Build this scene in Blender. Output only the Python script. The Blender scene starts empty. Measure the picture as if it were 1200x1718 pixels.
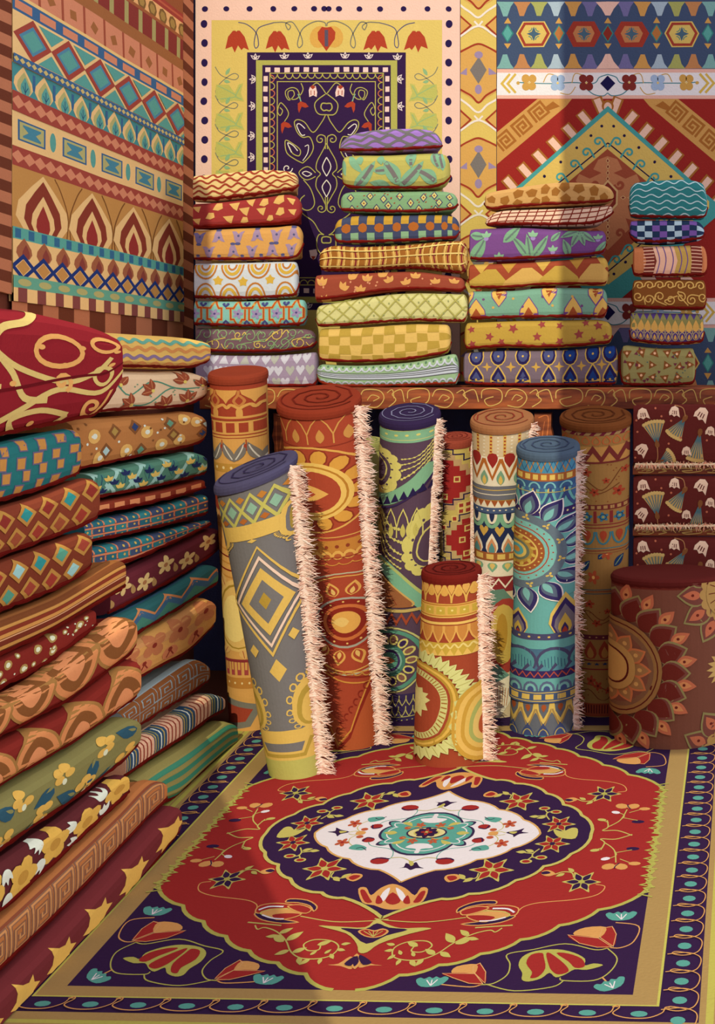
import bpy, math, random
import numpy as np
from contextlib import contextmanager
from mathutils import Vector, noise
from mathutils.geometry import tessellate_polygon

# ---------------------------------------------------------------- the place and its scale
F, CX, CY, CAMH = 2000.0, 1080.0, 600.0, 1.05     # focal length and level of the eye; metres elsewhere
YW, YT = 4.0, 3.66                                # back wall, front of the table
XL = -1.51                                        # left wall
PI = math.pi
R = random.Random(7)
scn = bpy.context.scene
COL = scn.collection


def front(x, y, Y):
    return Vector(((x - CX) * Y / F, Y, CAMH - (y - CY) * Y / F))


def on_floor(x, y, z=0.0):
    Y = F * (CAMH - z) / (y - CY)
    return Vector(((x - CX) * Y / F, Y, z))


def lin(h):
    h = h.lstrip('#')
    out = []
    for i in (0, 2, 4):
        c = int(h[i:i + 2], 16) / 255
        out.append(c / 12.92 if c <= .04045 else ((c + .055) / 1.055) ** 2.4)
    return out


# ---------------------------------------------------------------- drawing of woven patterns
def smooth_pts(pts, closed=False, n=5):
    pts = [tuple(p) for p in pts]
    m = len(pts)
    if m < 3:
        return pts
    out = []
    for i in range(m if closed else m - 1):
        if closed:
            p0, p1, p2, p3 = pts[i - 1], pts[i], pts[(i + 1) % m], pts[(i + 2) % m]
        else:
            p0, p1, p2, p3 = pts[max(i - 1, 0)], pts[i], pts[i + 1], pts[min(i + 2, m - 1)]
        for k in range(n):
            t = k / n
            t2, t3 = t * t, t * t * t
            out.append(tuple(.5 * (2 * p1[j] + (p2[j] - p0[j]) * t + (2 * p0[j] - 5 * p1[j] + 4 * p2[j] - p3[j]) * t2
                                   + (3 * p1[j] - p0[j] - 3 * p2[j] + p3[j]) * t3) for j in (0, 1)))
    if not closed:
        out.append(pts[-1])
    return out


class Pat:
    """A woven pattern: coloured shapes in the flat coordinates of one surface, later laid onto it as pile."""

    def __init__(s, gain=(1, 1, 1), wob=.5, cell=4.0, seed=1):
        s.ops, s.occ, s.cell, s.wob, s.gain = [], {}, cell, wob, gain
        s.T = [lambda x, y: (x, y)]
        s.M = (1, 0, 0, 0, 1, 0)
        s.r = random.Random(seed)
        s.off = R.random() * 50

    @contextmanager
    def at(s, x, y, rot=0, sx=1, sy=None):
        sy = sx if sy is None else sy
        c, n = math.cos(rot), math.sin(rot)
        a = (c * sx, -n * sy, x, n * sx, c * sy, y)
        o = s.M
        s.M = (o[0] * a[0] + o[1] * a[3], o[0] * a[1] + o[1] * a[4], o[0] * a[2] + o[1] * a[5] + o[2],
               o[3] * a[0] + o[4] * a[3], o[3] * a[1] + o[4] * a[4], o[3] * a[2] + o[4] * a[5] + o[5])
        yield s
        s.M = o

    def _emit(s, polys, col):
        m = s.M
        for T in s.T:
            res = []
            for P in polys:
                Q = []
                for (x, y) in P:
                    X, Y = T(m[0] * x + m[1] * y + m[2], m[3] * x + m[4] * y + m[5])
                    if s.wob:
                        k = .045
                        X += s.wob * 1.6 * noise.noise((X * k + s.off, Y * k, 3.1))
                        Y += s.wob * 1.6 * noise.noise((X * k, Y * k + s.off, 9.7))
                    Q.append((X, Y))
                res.append(Q)
            cells = set()
            c = s.cell
            for Q in res:
                xs = [q[0] for q in Q]; ys = [q[1] for q in Q]
                e = .3 * c
                xa, xb, ya, yb = min(xs), max(xs), min(ys), max(ys)
                if xb - xa > c: xa += e; xb -= e
                if yb - ya > c: ya += e; yb -= e
                for i in range(int(xa // c), int(xb // c) + 1):
                    for j in range(int(ya // c), int(yb // c) + 1):
                        cells.add((i, j))
            L = 1 + max((s.occ.get(k, 0) for k in cells), default=0)
            for k in cells:
                s.occ[k] = L
            s.ops.append((L, col, res))

    def poly(s, pts, col, sm=False, n=4):
        pts = smooth_pts(pts, True, n) if sm else list(pts)
        tris = tessellate_polygon([[Vector((p[0], p[1], 0)) for p in pts]])
        s._emit([[pts[i] for i in t] for t in tris], col)

    def line(s, pts, w, col, sm=True, closed=False, n=5, taper=False):
        pts = smooth_pts(pts, closed, n) if sm else list(pts)
        q = [pts[0]]
        for p in pts[1:]:
            if math.hypot(p[0] - q[-1][0], p[1] - q[-1][1]) > 1e-6:
                q.append(p)
        pts = q
        if closed:
            pts = pts + [pts[0]]
        m = len(pts)
        if m < 2:
            return
        side = []
        for i in range(m):
            a = pts[i - 1] if i else (pts[-2] if closed else pts[0])
            b = pts[i + 1] if i < m - 1 else (pts[1] if closed else pts[-1])
            p = pts[i]
            d1 = (p[0] - a[0], p[1] - a[1]); d2 = (b[0] - p[0], b[1] - p[1])
            l1, l2 = math.hypot(*d1) or 1, math.hypot(*d2) or 1
            if d1 == (0, 0): d1, l1 = d2, l2
            if d2 == (0, 0): d2, l2 = d1, l1
            n1 = (-d1[1] / l1, d1[0] / l1); n2 = (-d2[1] / l2, d2[0] / l2)
            nx, ny = n1[0] + n2[0], n1[1] + n2[1]
            ln = math.hypot(nx, ny)
            if ln < .25:
                nx, ny, ln = n1[0], n1[1], 1
            nx, ny = nx / ln, ny / ln
            cs = max(.5, nx * n1[0] + ny * n1[1])
            h = w / 2 / cs
            if taper:
                t = i / (m - 1)
                h *= max(.12, math.sin(PI * (.08 + .84 * t)) if taper == 2 else 1 - .85 * t)
            side.append(((p[0] + nx * h, p[1] + ny * h), (p[0] - nx * h, p[1] - ny * h)))
        s._emit([[side[i][0], side[i + 1][0], side[i + 1][1], side[i][1]] for i in range(m - 1)], col)

    def rect(s, x0, y0, x1, y1, col, nx=1):
        k = max(1, nx)
        s._emit([[(x0 + (x1 - x0) * i / k, y0), (x0 + (x1 - x0) * (i + 1) / k, y0), (x0 + (x1 - x0) * (i + 1) / k, y1), (x0 + (x1 - x0) * i / k, y1)] for i in range(k)], col)

    def ell(s, x, y, rx, ry=None, col='#000000', rot=0, n=14):
        ry = rx if ry is None else ry
        c, sn = math.cos(rot), math.sin(rot)
        s._emit([[(x + c * rx * math.cos(t) - sn * ry * math.sin(t), y + sn * rx * math.cos(t) + c * ry * math.sin(t))
                  for t in (2 * PI * i / n for i in range(n))]], col)

    def dot(s, x, y, r, col, n=8):
        s.ell(x, y, r, r, col, 0, n)

    def ring(s, x, y, rx, ry, w, col, a0=0, a1=360, n=20, rot=0):
        full = abs(a1 - a0) >= 360
        c, sn = math.cos(rot), math.sin(rot)
        P = []
        for i in range(n if full else n + 1):
            t = math.radians(a0 + (a1 - a0) * i / n)
            u, v = rx * math.cos(t), ry * math.sin(t)
            P.append((x + c * u - sn * v, y + sn * u + c * v))
        s.line(P, w, col, sm=False, closed=full)

    def dia(s, x, y, w, h, col):
        s._emit([[(x, y - h), (x + w, y), (x, y + h), (x - w, y)]], col)

    def dial(s, x, y, w, h, lw, col):
        s.line([(x, y - h), (x + w, y), (x, y + h), (x - w, y)], lw, col, sm=False, closed=True)

    def drop(s, x, y, w, h, col, rot=0):
        """teardrop, base at (x, y), tip h away along -y before rotation"""
        with s.at(x, y, rot):
            P = [(0, -h), (w * .22, -h * .78), (w * .45, -h * .52), (w * .5, -h * .28), (w * .33, -h * .06), (0, 0),
                 (-w * .33, -h * .06), (-w * .5, -h * .28), (-w * .45, -h * .52), (-w * .22, -h * .78)]
            s.poly(P, col)

    def dropl(s, x, y, w, h, lw, col, rot=0):
        with s.at(x, y, rot):
            s.line([(0, -h), (w * .22, -h * .78), (w * .45, -h * .52), (w * .5, -h * .28), (w * .33, -h * .06), (0, 0),
                    (-w * .33, -h * .06), (-w * .5, -h * .28), (-w * .45, -h * .52), (-w * .22, -h * .78)], lw, col, sm=False, closed=True)

    def leaf(s, x, y, l, w, rot, col, vein=None, bend=0.0, vw=None):
        """leaf from (x, y), length l towards rot (0 = +x)"""
        with s.at(x, y, rot):
            a, b = [], []
            for i in range(9):
                t = i / 8
                c = bend * l * math.sin(PI * t) * .5 + bend * l * t * t * .5
                h = w / 2 * math.sin(PI * min(1, t ** .8))
                a.append((l * t, c - h)); b.append((l * t, c + h))
            s._emit([[a[i], a[i + 1], b[i + 1], b[i]] for i in range(8)], col)
            if vein:
                s.line([(l * t, bend * l * math.sin(PI * t) * .5 + bend * l * t * t * .5) for t in (.12, .3, .5, .7, .86)], vw or w * .13, vein, sm=False)

    def flower(s, x, y, r, n, col, cen=None, rot=0, sq=1.0, pw=.9, cr=.25):
        for i in range(n):
            t = rot + 2 * PI * i / n
            s.ell(x + r * .55 * math.cos(t), y + sq * r * .55 * math.sin(t), r * .47, r * .33 * pw, col, t if sq == 1 else math.atan2(sq * math.sin(t), math.cos(t)), 9)
        if cen:
            s.dot(x, y, r * cr, cen)

    def star(s, x, y, r, col, n=5, inn=.45, rot=-PI / 2, sq=1.0):
        P = []
        for i in range(2 * n):
            t = rot + PI * i / n
            k = r if i % 2 == 0 else r * inn
            P.append((x + k * math.cos(t), y + sq * k * math.sin(t)))
        s.poly(P, col)

    def starl(s, x, y, r, lw, col, n=5, inn=.45, rot=-PI / 2, sq=1.0):
        P = []
        for i in range(2 * n):
            t = rot + PI * i / n
            k = r if i % 2 == 0 else r * inn
            P.append((x + k * math.cos(t), y + sq * k * math.sin(t)))
        s.line(P, lw, col, sm=False, closed=True)

    def wave(s, x0, x1, y, amp, per, w, col, ph=0.0, zig=False, slope=0.0, jit=0.0):
        P, x, i = [], x0, 0
        step = per / (2 if zig else 8)
        while x <= x1 + step:
            u = (x - x0) / per * 2 * PI + ph
            yy = (amp if i % 2 else -amp) if zig else amp * math.sin(u)
            P.append((x, y + yy * (1 + s.r.uniform(-jit, jit)) + slope * (x - x0)))
            x += step; i += 1
        s.line(P, w, col, sm=False)

    def spiral(s, x, y, r, turns, w, col, rot=0, flip=1, tail=None, r1=.12):
        P = [] if tail is None else [tuple(tail)]
        n = int(10 * turns) + 2
        for i in range(n):
            t = i / (n - 1)
            a = rot + flip * t * turns * 2 * PI
            k = r * (1 - t * (1 - r1))
            P.append((x + k * math.cos(a), y + k * math.sin(a)))
        s.line(P, w, col, sm=tail is not None, n=2)

    def heart(s, x, y, w, h, col):
        P = [(0, .5), (-.32, .12), (-.5, -.16), (-.42, -.42), (-.2, -.48), (0, -.25), (.2, -.48), (.42, -.42), (.5, -.16), (.32, .12)]
        s.poly([(x + a * w, y + b * h) for a, b in P], col)

    def tri_row(s, x0, x1, y0, y1, n, col):
        d = (x1 - x0) / n
        for i in range(n):
            s._emit([[(x0 + i * d, y0), (x0 + (i + .5) * d, y1), (x0 + (i + 1) * d, y0)]], col)

    def blob(s, x, y, r, col, n=6, j=.3, sq=1.0):
        o = s.r.random() * 6
        s.poly([(x + r * (1 + s.r.uniform(-j, j)) * math.cos(o + 2 * PI * i / n), y + sq * r * (1 + s.r.uniform(-j, j)) * math.sin(o + 2 * PI * i / n)) for i in range(n)], col)

    def key(s, x, y, w, h, lw, col, flip=1):
        """one squared meander spiral in a w x h cell whose upper corner is (x, y)"""
        P = [(0, 1), (0, 0), (1, 0), (1, .95), (.25, .95), (.25, .28), (.74, .28), (.74, .66), (.5, .66), (.5, .5)]
        if flip < 0:
            P = [(1 - a, b) for a, b in P]
        s.line([(x + a * w, y + b * h) for a, b in P], lw, col, sm=False)


def cut(P, axis, c, keep_ge):
    out, m = [], len(P)
    for i in range(m):
        a, b = P[i], P[(i + 1) % m]
        da, db = a[axis] - c, b[axis] - c
        if not keep_ge:
            da, db = -da, -db
        if da >= 0:
            out.append(a)
        if (da > 0 and db < 0) or (da < 0 and db > 0):
            t = da / (da - db)
            out.append((a[0] + (b[0] - a[0]) * t, a[1] + (b[1] - a[1]) * t))
    return out


def slices(P, axis, lines):
    """cut a convex polygon along the rising lines; what lies outside them is dropped"""
    lo = min(p[axis] for p in P); hi = max(p[axis] for p in P)
    import bisect
    i0 = max(0, bisect.bisect_right(lines, lo) - 1)
    i1 = min(len(lines) - 1, bisect.bisect_left(lines, hi))
    for i in range(i0, i1):
        Q = P
        if lo < lines[i]:
            Q = cut(Q, axis, lines[i], True)
        if len(Q) > 2 and hi > lines[i + 1]:
            Q = cut(Q, axis, lines[i + 1], False)
        if len(Q) > 2:
            yield Q


class MB:
    """collects faces, each with its colour, into one mesh object"""

    def __init__(s):
        s.v, s.f, s.c = [], [], []

    def face(s, pts, col):
        b = len(s.v)
        s.v.extend(pts)
        s.f.append(tuple(range(b, b + len(pts))))
        s.c.append(col)

    def quads(s, verts, faces, cols):
        b = len(s.v)
        s.v.extend(verts)
        for f, c in zip(faces, cols if isinstance(cols[0], (list, tuple)) else [cols] * len(faces)):
            s.f.append(tuple(b + i for i in f)); s.c.append(c)

    def box(s, lo, hi, col):
        x0, y0, z0 = lo; x1, y1, z1 = hi
        V = [(x0, y0, z0), (x1, y0, z0), (x1, y1, z0), (x0, y1, z0), (x0, y0, z1), (x1, y0, z1), (x1, y1, z1), (x0, y1, z1)]
        s.quads([Vector(v) for v in V], [(3, 2, 1, 0), (4, 5, 6, 7), (0, 1, 5, 4), (1, 2, 6, 5), (2, 3, 7, 6), (3, 0, 4, 7)], col)

    def tube(s, pts, rad, col, k=6, taper=None):
        V, Fs = [], []
        n = len(pts)
        for i, p in enumerate(pts):
            d = (pts[min(i + 1, n - 1)] - pts[max(i - 1, 0)]).normalized()
            a = d.cross(Vector((.13, .91, .4))).normalized(); b = d.cross(a)
            r = rad * (taper(i / (n - 1)) if taper else 1)
            for j in range(k):
                t = 2 * PI * j / k
                V.append(p + (a * math.cos(t) + b * math.sin(t)) * r)
        for i in range(n - 1):
            for j in range(k):
                Fs.append((i * k + j, i * k + (j + 1) % k, (i + 1) * k + (j + 1) % k, (i + 1) * k + j))
        Fs.append(tuple(range(k))[::-1]); Fs.append(tuple((n - 1) * k + j for j in range(k)))
        s.quads(V, Fs, col)

    def build(s, name, mat, parent=None, origin=None, smooth=False):
        me = bpy.data.meshes.new(name)
        o0 = Vector((0, 0, 0))
        if origin is not None:
            o0 = Vector(origin)
        elif parent is not None:
            o0 = Vector(parent['_o']) if '_o' in parent else Vector((0, 0, 0))
        vs = np.array([tuple(v) for v in s.v], dtype=np.float64) - np.array(o0)
        me.from_pydata(vs.tolist(), [], s.f)
        at = me.color_attributes.new('dye', 'FLOAT_COLOR', 'CORNER')
        n = np.array([len(f) for f in s.f])
        c = np.array(s.c, dtype=np.float32).reshape(-1, 3)
        c = np.concatenate([c, np.ones((len(c), 1), np.float32)], 1)
        at.data.foreach_set('color', np.repeat(c, n, axis=0).ravel())
        me.materials.append(mat)
        if smooth:
            me.polygons.foreach_set('use_smooth', [True] * len(me.polygons))
        ob = bpy.data.objects.new(name, me)
        COL.objects.link(ob)
        if parent is not None:
            ob.parent = parent
        else:
            ob.location = o0
        return ob


ALB = .80


def dye(col, gain):
    if isinstance(col, str):
        col = lin(col)
    return [min(.88, max(.004, col[i] * gain[i] * ALB)) for i in range(3)]


STEP = .00011


def lay(mb, pat, pos, us=None, vs=None, to=None, limit=None):
    """lay the shapes of a pattern onto the surface pos(u, v, lift); us, vs: lines to cut along"""
    for (L, col, polys) in pat.ops:
        c = dye(col, pat.gain)
        h = .0004 + L * STEP
        for P in polys:
            if to:
                P = [to(*p) for p in P]
            A = [P] if us is None else slices(P, 0, us)
            for Q in A:
                for S in ([Q] if vs is None else slices(Q, 1, vs)):
                    mb.face([pos(p[0], p[1], h) for p in S], c)


# ---------------------------------------------------------------- materials
def nd(nt, t, **k):
    n = nt.nodes.new(t)
    for a, b in k.items():
        setattr(n, a, b)
    return n


def cloth_mat(name, weave=900.0, bump=.25, rough=.95, mottle=.10, sheen=.0):
    m = bpy.data.materials.new(name); m.use_nodes = True
    nt = m.node_tree; nt.nodes.clear()
    out = nd(nt, 'ShaderNodeOutputMaterial'); bs = nd(nt, 'ShaderNodeBsdfPrincipled')
    at = nd(nt, 'ShaderNodeAttribute', attribute_name='dye')
    tc = nd(nt, 'ShaderNodeTexCoord')
    n1 = nd(nt, 'ShaderNodeTexNoise'); n1.inputs['Scale'].default_value = 14; n1.inputs['Detail'].default_value = 3
    n2 = nd(nt, 'ShaderNodeTexNoise'); n2.inputs['Scale'].default_value = 160; n2.inputs['Detail'].default_value = 2
    mr = nd(nt, 'ShaderNodeMapRange'); mr.inputs[3].default_value = 1 - mottle; mr.inputs[4].default_value = 1 + mottle
    ad = nd(nt, 'ShaderNodeMath', operation='ADD'); hf = nd(nt, 'ShaderNodeMath', operation='MULTIPLY'); hf.inputs[1].default_value = .5
    mx = nd(nt, 'ShaderNodeVectorMath', operation='SCALE')
    wv = nd(nt, 'ShaderNodeTexWave'); wv.inputs['Scale'].default_value = weave / 10; wv.inputs['Distortion'].default_value = 1.5
    bp = nd(nt, 'ShaderNodeBump'); bp.inputs['Strength'].default_value = bump; bp.inputs['Distance'].default_value = .002
    l = nt.links.new
    l(tc.outputs['Object'], n1.inputs['Vector']); l(tc.outputs['Object'], n2.inputs['Vector']); l(tc.outputs['Object'], wv.inputs['Vector'])
    l(n1.outputs['Fac'], ad.inputs[0]); l(n2.outputs['Fac'], ad.inputs[1]); l(ad.outputs[0], hf.inputs[0]); l(hf.outputs[0], mr.inputs[0])
    l(at.outputs['Color'], mx.inputs[0]); l(mr.outputs[0], mx.inputs['Scale']); l(mx.outputs[0], bs.inputs['Base Color'])
    l(n2.outputs['Fac'], bp.inputs['Height']); l(bp.outputs[0], bs.inputs['Normal'])
    bs.inputs['Roughness'].default_value = rough
    bs.inputs['Specular IOR Level'].default_value = .05
    l(bs.outputs[0], out.inputs['Surface'])
    return m


def wood_mat(name, c1, c2, gain=(1, 1, 1)):
    m = bpy.data.materials.new(name); m.use_nodes = True
    nt = m.node_tree; nt.nodes.clear()
    out = nd(nt, 'ShaderNodeOutputMaterial'); bs = nd(nt, 'ShaderNodeBsdfPrincipled')
    at = nd(nt, 'ShaderNodeAttribute', attribute_name='dye')
    tc = nd(nt, 'ShaderNodeTexCoord'); mp = nd(nt, 'ShaderNodeMapping'); mp.inputs['Scale'].default_value = (3, 3, 22)
    n1 = nd(nt, 'ShaderNodeTexNoise'); n1.inputs['Scale'].default_value = 2.2; n1.inputs['Detail'].default_value = 4
    cr = nd(nt, 'ShaderNodeValToRGB')
    cr.color_ramp.elements[0].position = .36; cr.color_ramp.elements[1].position = .66
    cr.color_ramp.elements[0].color = (*dye(c1, gain), 1); cr.color_ramp.elements[1].color = (*dye(c2, gain), 1)
    mx = nd(nt, 'ShaderNodeVectorMath', operation='MULTIPLY')
    l = nt.links.new
    l(tc.outputs['Object'], mp.inputs[0]); l(mp.outputs[0], n1.inputs['Vector']); l(n1.outputs['Fac'], cr.inputs[0])
    l(cr.outputs[0], mx.inputs[0]); l(at.outputs['Color'], mx.inputs[1]); l(mx.outputs[0], bs.inputs['Base Color'])
    bp = nd(nt, 'ShaderNodeBump'); bp.inputs['Strength'].default_value = .3; bp.inputs['Distance'].default_value = .003
    l(n1.outputs['Fac'], bp.inputs['Height']); l(bp.outputs[0], bs.inputs['Normal'])
    bs.inputs['Roughness'].default_value = .55; bs.inputs['Specular IOR Level'].default_value = .25
    l(bs.outputs[0], out.inputs['Surface'])
    return m


CLOTH = cloth_mat('woven_cloth')
PILE = cloth_mat('knotted_pile', mottle=.08, bump=.4)
THREAD = cloth_mat('fringe_thread', mottle=.12)
PLASTER = cloth_mat('wall_plaster', mottle=.12, bump=.5)


def tag(o, label=None, cat=None, group=None, kind=None):
    if label: o['label'] = label
    if cat: o['category'] = cat
    if group: o['group'] = group
    if kind: o['kind'] = kind
    return o


def empty(name, loc):
    o = bpy.data.objects.new(name, None)
    COL.objects.link(o)
    o.location = loc; o['_o'] = tuple(loc); o.empty_display_size = .05
    return o
# ---------------------------------------------------------------- forms: folded cloths, standing rolls, hung rugs
LIT = (1, 1, 1)
GSH = (1.9, 1.9, 1.5)
GDS = (1.5, 1.52, 1.28)       # what hangs or lies out of the sun: its own dye from the shaded colour seen


def curve_fn(pts):
    sp = smooth_pts(pts, False, 6)
    xs = [p[0] for p in sp]; ys = [p[1] for p in sp]
    return lambda x: float(np.interp(x, xs, ys))


def line_ext(pts, x0):
    """carry a traced edge on, straight, to x0 beyond the frame"""
    (xa, ya), (xb, yb) = pts[0], pts[1]
    if x0 >= xa:
        return pts
    return [(x0, ya + (x0 - xa) * (yb - ya) / (xb - xa))] + list(pts)


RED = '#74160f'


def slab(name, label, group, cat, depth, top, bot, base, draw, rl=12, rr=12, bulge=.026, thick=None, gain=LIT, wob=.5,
         side=False, ext=None, nv=10, binding=RED, sag=.0, plain_end=None, seed=1, xr=None, shrink=.25, foldlines=(), drop=.016):  # binding: colour of the outline strokes that stand for contact shade
    """One folded or rolled-flat textile. Its long rounded face is seen. side=False: the face looks out from the table
    (depth = its distance); side=True: it lies along the left wall (depth = how far left its face is)."""
    thick = thick or (.24 if side else .17)
    if ext is not None:
        top, bot = line_ext(top, ext), line_ext(bot, ext)
    x0, x1 = max(top[0][0], bot[0][0]) if xr is None else xr[0], min(top[-1][0], bot[-1][0]) if xr is None else xr[1]
    if xr is None:
        x0, x1 = min(top[0][0], bot[0][0]), max(top[-1][0], bot[-1][0])
    ft, fb = curve_fn(top), curve_fn(bot)
    if side:
        Yf, Yn = depth * F / (x1 - CX), depth * F / (x0 - CX)
        Ltot = (Yf - Yn) * 100
        a0, a1 = 0.0, Ltot
        xa = max(x0, 0)
        h = sum(fb(xa + (x1 - xa) * t) - ft(xa + (x1 - xa) * t) for t in (.25, .5, .75)) / 3 / 5
        du = 1.6
    else:
        a0, a1 = x0, x1
        h = sum(fb(x0 + (x1 - x0) * t) - ft(x0 + (x1 - x0) * t) for t in (.2, .5, .8)) / 3
        du = 9.0
    nu = max(8, int((a1 - a0) / du))
    rs, re = (rr, rl) if side else (rl, rr)      # rounding at the start and at the end of a
    us = [a0]
    for i in range(1, nu):
        us.append(a0 + (a1 - a0) * i / nu)
    for rad, s0, sg in ((rs, a0, 1), (re, a1, -1)):
        if rad > 0:
            for k in (.04, .12, .25, .45, .7):
                us.append(s0 + sg * rad * k)
    us.append(a1)
    us = sorted(set(round(u, 4) for u in us))
    vs = [(1 - math.cos(PI * i / nv)) / 2 for i in range(nv + 1)]
    ee = [min(.5, .9 / max(h, 1))]

    def endf(a):
        f = 1.0
        for rad, d in ((rs, a - a0), (re, a1 - a)):
            if rad > 0 and d < rad:
                f = min(f, math.sqrt(max(0, 1 - (1 - max(d, 0) / rad) ** 2)))
        return f

    shr = shrink

    def base_pos(a, v, back=0.0, lift=0.0):
        f = endf(a)
        g = (max(0, 1 - abs(2 * v - 1) ** 5.0)) ** (1 / 2.0)
        if side:
            Y = Yf - (a / 100)
            x = CX + depth * F / Y
        else:
            x, Y = a, depth
        yt, yb = ft(x), fb(x)
        k = min(shr, (yb - yt) * .1)
        yt, yb = yt + k, yb - k
        m, hh = (yt + yb) / 2, (yb - yt) / 2
        fv = .25 + .75 * f if (rs or re) else 1
        y = m + (2 * v - 1) * hh * fv * (1 - .06 * back)
        d = bulge * g * (.15 + .85 * f) + lift
        if side:
            p = Vector((depth, Y, CAMH - (y - CY) * Y / F))
            p.x += d - bulge * .5 - back * thick
            if back and v < .5:
                p.z -= min(drop, .3 * hh * 2 * Y / F)
            p.z = max(p.z, .0128)
        else:
            p = front(x, y, depth)
            p.y += bulge * .6 - d + back * thick
            if back:
                p.x += .055 * back * (math.exp(-(a - a0) / 14) - math.exp(-(a1 - a) / 14))
        return p

    def pos(u, v, lift):
        return base_pos(u, v, 0.0, lift)

    p = Pat(gain=gain, wob=wob if not side else wob * .12, cell=4 if not side else .8, seed=seed)
    if draw:
        draw(p, a0, (x1 - x0) / 5 if side else a1, h)
    mb = MB()
    bc = dye(base, gain)
    nU, nV = len(us), len(vs)
    V = [base_pos(u, v) for u in us for v in vs]
    Fc = []
    flip = side
    for i in range(nU - 1):
        for j in range(nV - 1):
            q = (i * nV + j, i * nV + j + 1, (i + 1) * nV + j + 1, (i + 1) * nV + j)
            Fc.append(q)
    b = len(V)
    V += [base_pos(u, v, .06) for u in us for v in (0.0, 1.0)]
    b2 = len(V)
    V += [base_pos(u, .12 if v == 0 else .88, 1.0) for u in us for v in (0, 1)]
    for i in range(nU - 1):
        for (A, B) in ((0, 0), (nV - 1, 1)):
            Fc.append((i * nV + A, (i + 1) * nV + A, b + (i + 1) * 2 + B, b + i * 2 + B))
            Fc.append((b + i * 2 + B, b + (i + 1) * 2 + B, b2 + (i + 1) * 2 + B, b2 + i * 2 + B))
        Fc.append((b2 + i * 2, b2 + (i + 1) * 2, b2 + (i + 1) * 2 + 1, b2 + i * 2 + 1))
    for i in (0, nU - 1):
        Fc.append(tuple(i * nV + j for j in range(nV)) + (b + i * 2 + 1, b2 + i * 2 + 1, b2 + i * 2, b + i * 2))
    mb.quads(V, Fc, bc)
    if side:
        lay(mb, p, pos, us, vs, to=lambda a, b: ((Yf - depth * F / (min(x1 - 5 * a, x1 + 30) - CX)) * 100, b / h))
    else:
        lay(mb, p, pos, us, vs, to=lambda x, y: (x, y / h))
    c = [sum(v[k] for v in V) / len(V) for k in range(3)]
    zmin = min(v[2] for v in V)
    root = empty(name, (c[0], c[1], zmin))
    tag(root, label, cat, group)
    mb.build('folded_cloth', CLOTH, root)
    if binding:  # dark red outline strokes modelled to stand for contact shade between cloths
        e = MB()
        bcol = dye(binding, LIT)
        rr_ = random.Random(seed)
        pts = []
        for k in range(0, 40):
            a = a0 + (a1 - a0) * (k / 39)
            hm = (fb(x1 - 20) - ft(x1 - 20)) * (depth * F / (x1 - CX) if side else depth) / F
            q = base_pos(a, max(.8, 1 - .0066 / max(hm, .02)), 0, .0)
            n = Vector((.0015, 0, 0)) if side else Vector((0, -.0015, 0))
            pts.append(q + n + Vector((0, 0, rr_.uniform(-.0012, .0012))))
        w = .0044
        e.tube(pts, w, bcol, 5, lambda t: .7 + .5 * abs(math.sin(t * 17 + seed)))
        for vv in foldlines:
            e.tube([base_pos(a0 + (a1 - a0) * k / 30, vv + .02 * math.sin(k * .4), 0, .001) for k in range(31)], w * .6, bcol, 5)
        e.build('shade_stroke', CLOTH, root)
    return root


def fringe(root, edge, out, n, length, gain=LIT, cols=('#fad6c2', '#ffe0d0', '#f2c6b2', '#e6ae9a'), wid=.0036, seed=3, both=.42, band=.013, dark='#5a2a22'):
    """edge(t) -> point and outward normal along a selvage; out: direction the threads lie in"""
    r = random.Random(seed)
    mb = MB()
    CC = [dye(c, gain) for c in cols]
    DK = dye(dark, gain)
    # the knotted band the threads grow from
    prev = None
    K = 60
    for i in range(K + 1):
        p, nrm, down = edge(i / K)
        o = out.normalized()
        w = band * (1 + .35 * math.sin(i * 2.3) * r.random())
        row = [p - o * w * .9 + nrm * .002, p - o * w * .4 + nrm * .006, p + o * w * .5 + nrm * .006, p + o * w + nrm * .001]
        if prev:
            for j in range(3):
                mb.face([prev[j], prev[j + 1], row[j + 1], row[j]], CC[(i + j) % 2])
        prev = row
    for i in range(n):
        t = (i + r.random()) / n
        p, nrm, down = edge(min(1, t))
        sgn = -1 if r.random() < both else 1
        L = length * r.uniform(.45, 1.15) * (1 if sgn > 0 else .6)
        d = (out * sgn * r.uniform(.6, 1) + down * r.uniform(-.45, .5) + nrm * r.uniform(.0, .35)).normalized()
        bend = (down * r.uniform(-.4, .5) + nrm * r.uniform(-.2, .1)) * L
        a = p + nrm * .004 + out * sgn * r.uniform(-.3, .6) * band
        pts = [a, a + d * L * .35 + bend * .08, a + d * L * .7 + bend * .3, a + d * L + bend * .6]
        w = wid * r.uniform(.6, 1.3)
        c = DK if r.random() < .05 else CC[int(r.random() * 4)]
        s = d.cross(nrm)
        if s.length < 1e-4:
            s = down.copy()
        s = s.normalized()
        ws = [w, w * .95, w * .6, w * .12]
        L1 = [q + s * k * .5 for q, k in zip(pts, ws)]
        L2 = [q - s * k * .5 for q, k in zip(pts, ws)]
        L3 = [q + nrm * k * .6 for q, k in zip(pts, ws)]
        for j in range(3):
            mb.face([L1[j], L1[j + 1], L3[j + 1], L3[j]], c)
            mb.face([L3[j], L3[j + 1], L2[j + 1], L2[j]], c)
            mb.face([L2[j], L2[j + 1], L1[j + 1], L1[j]], c)
    return mb.build('fringe', THREAD, root)


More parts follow.
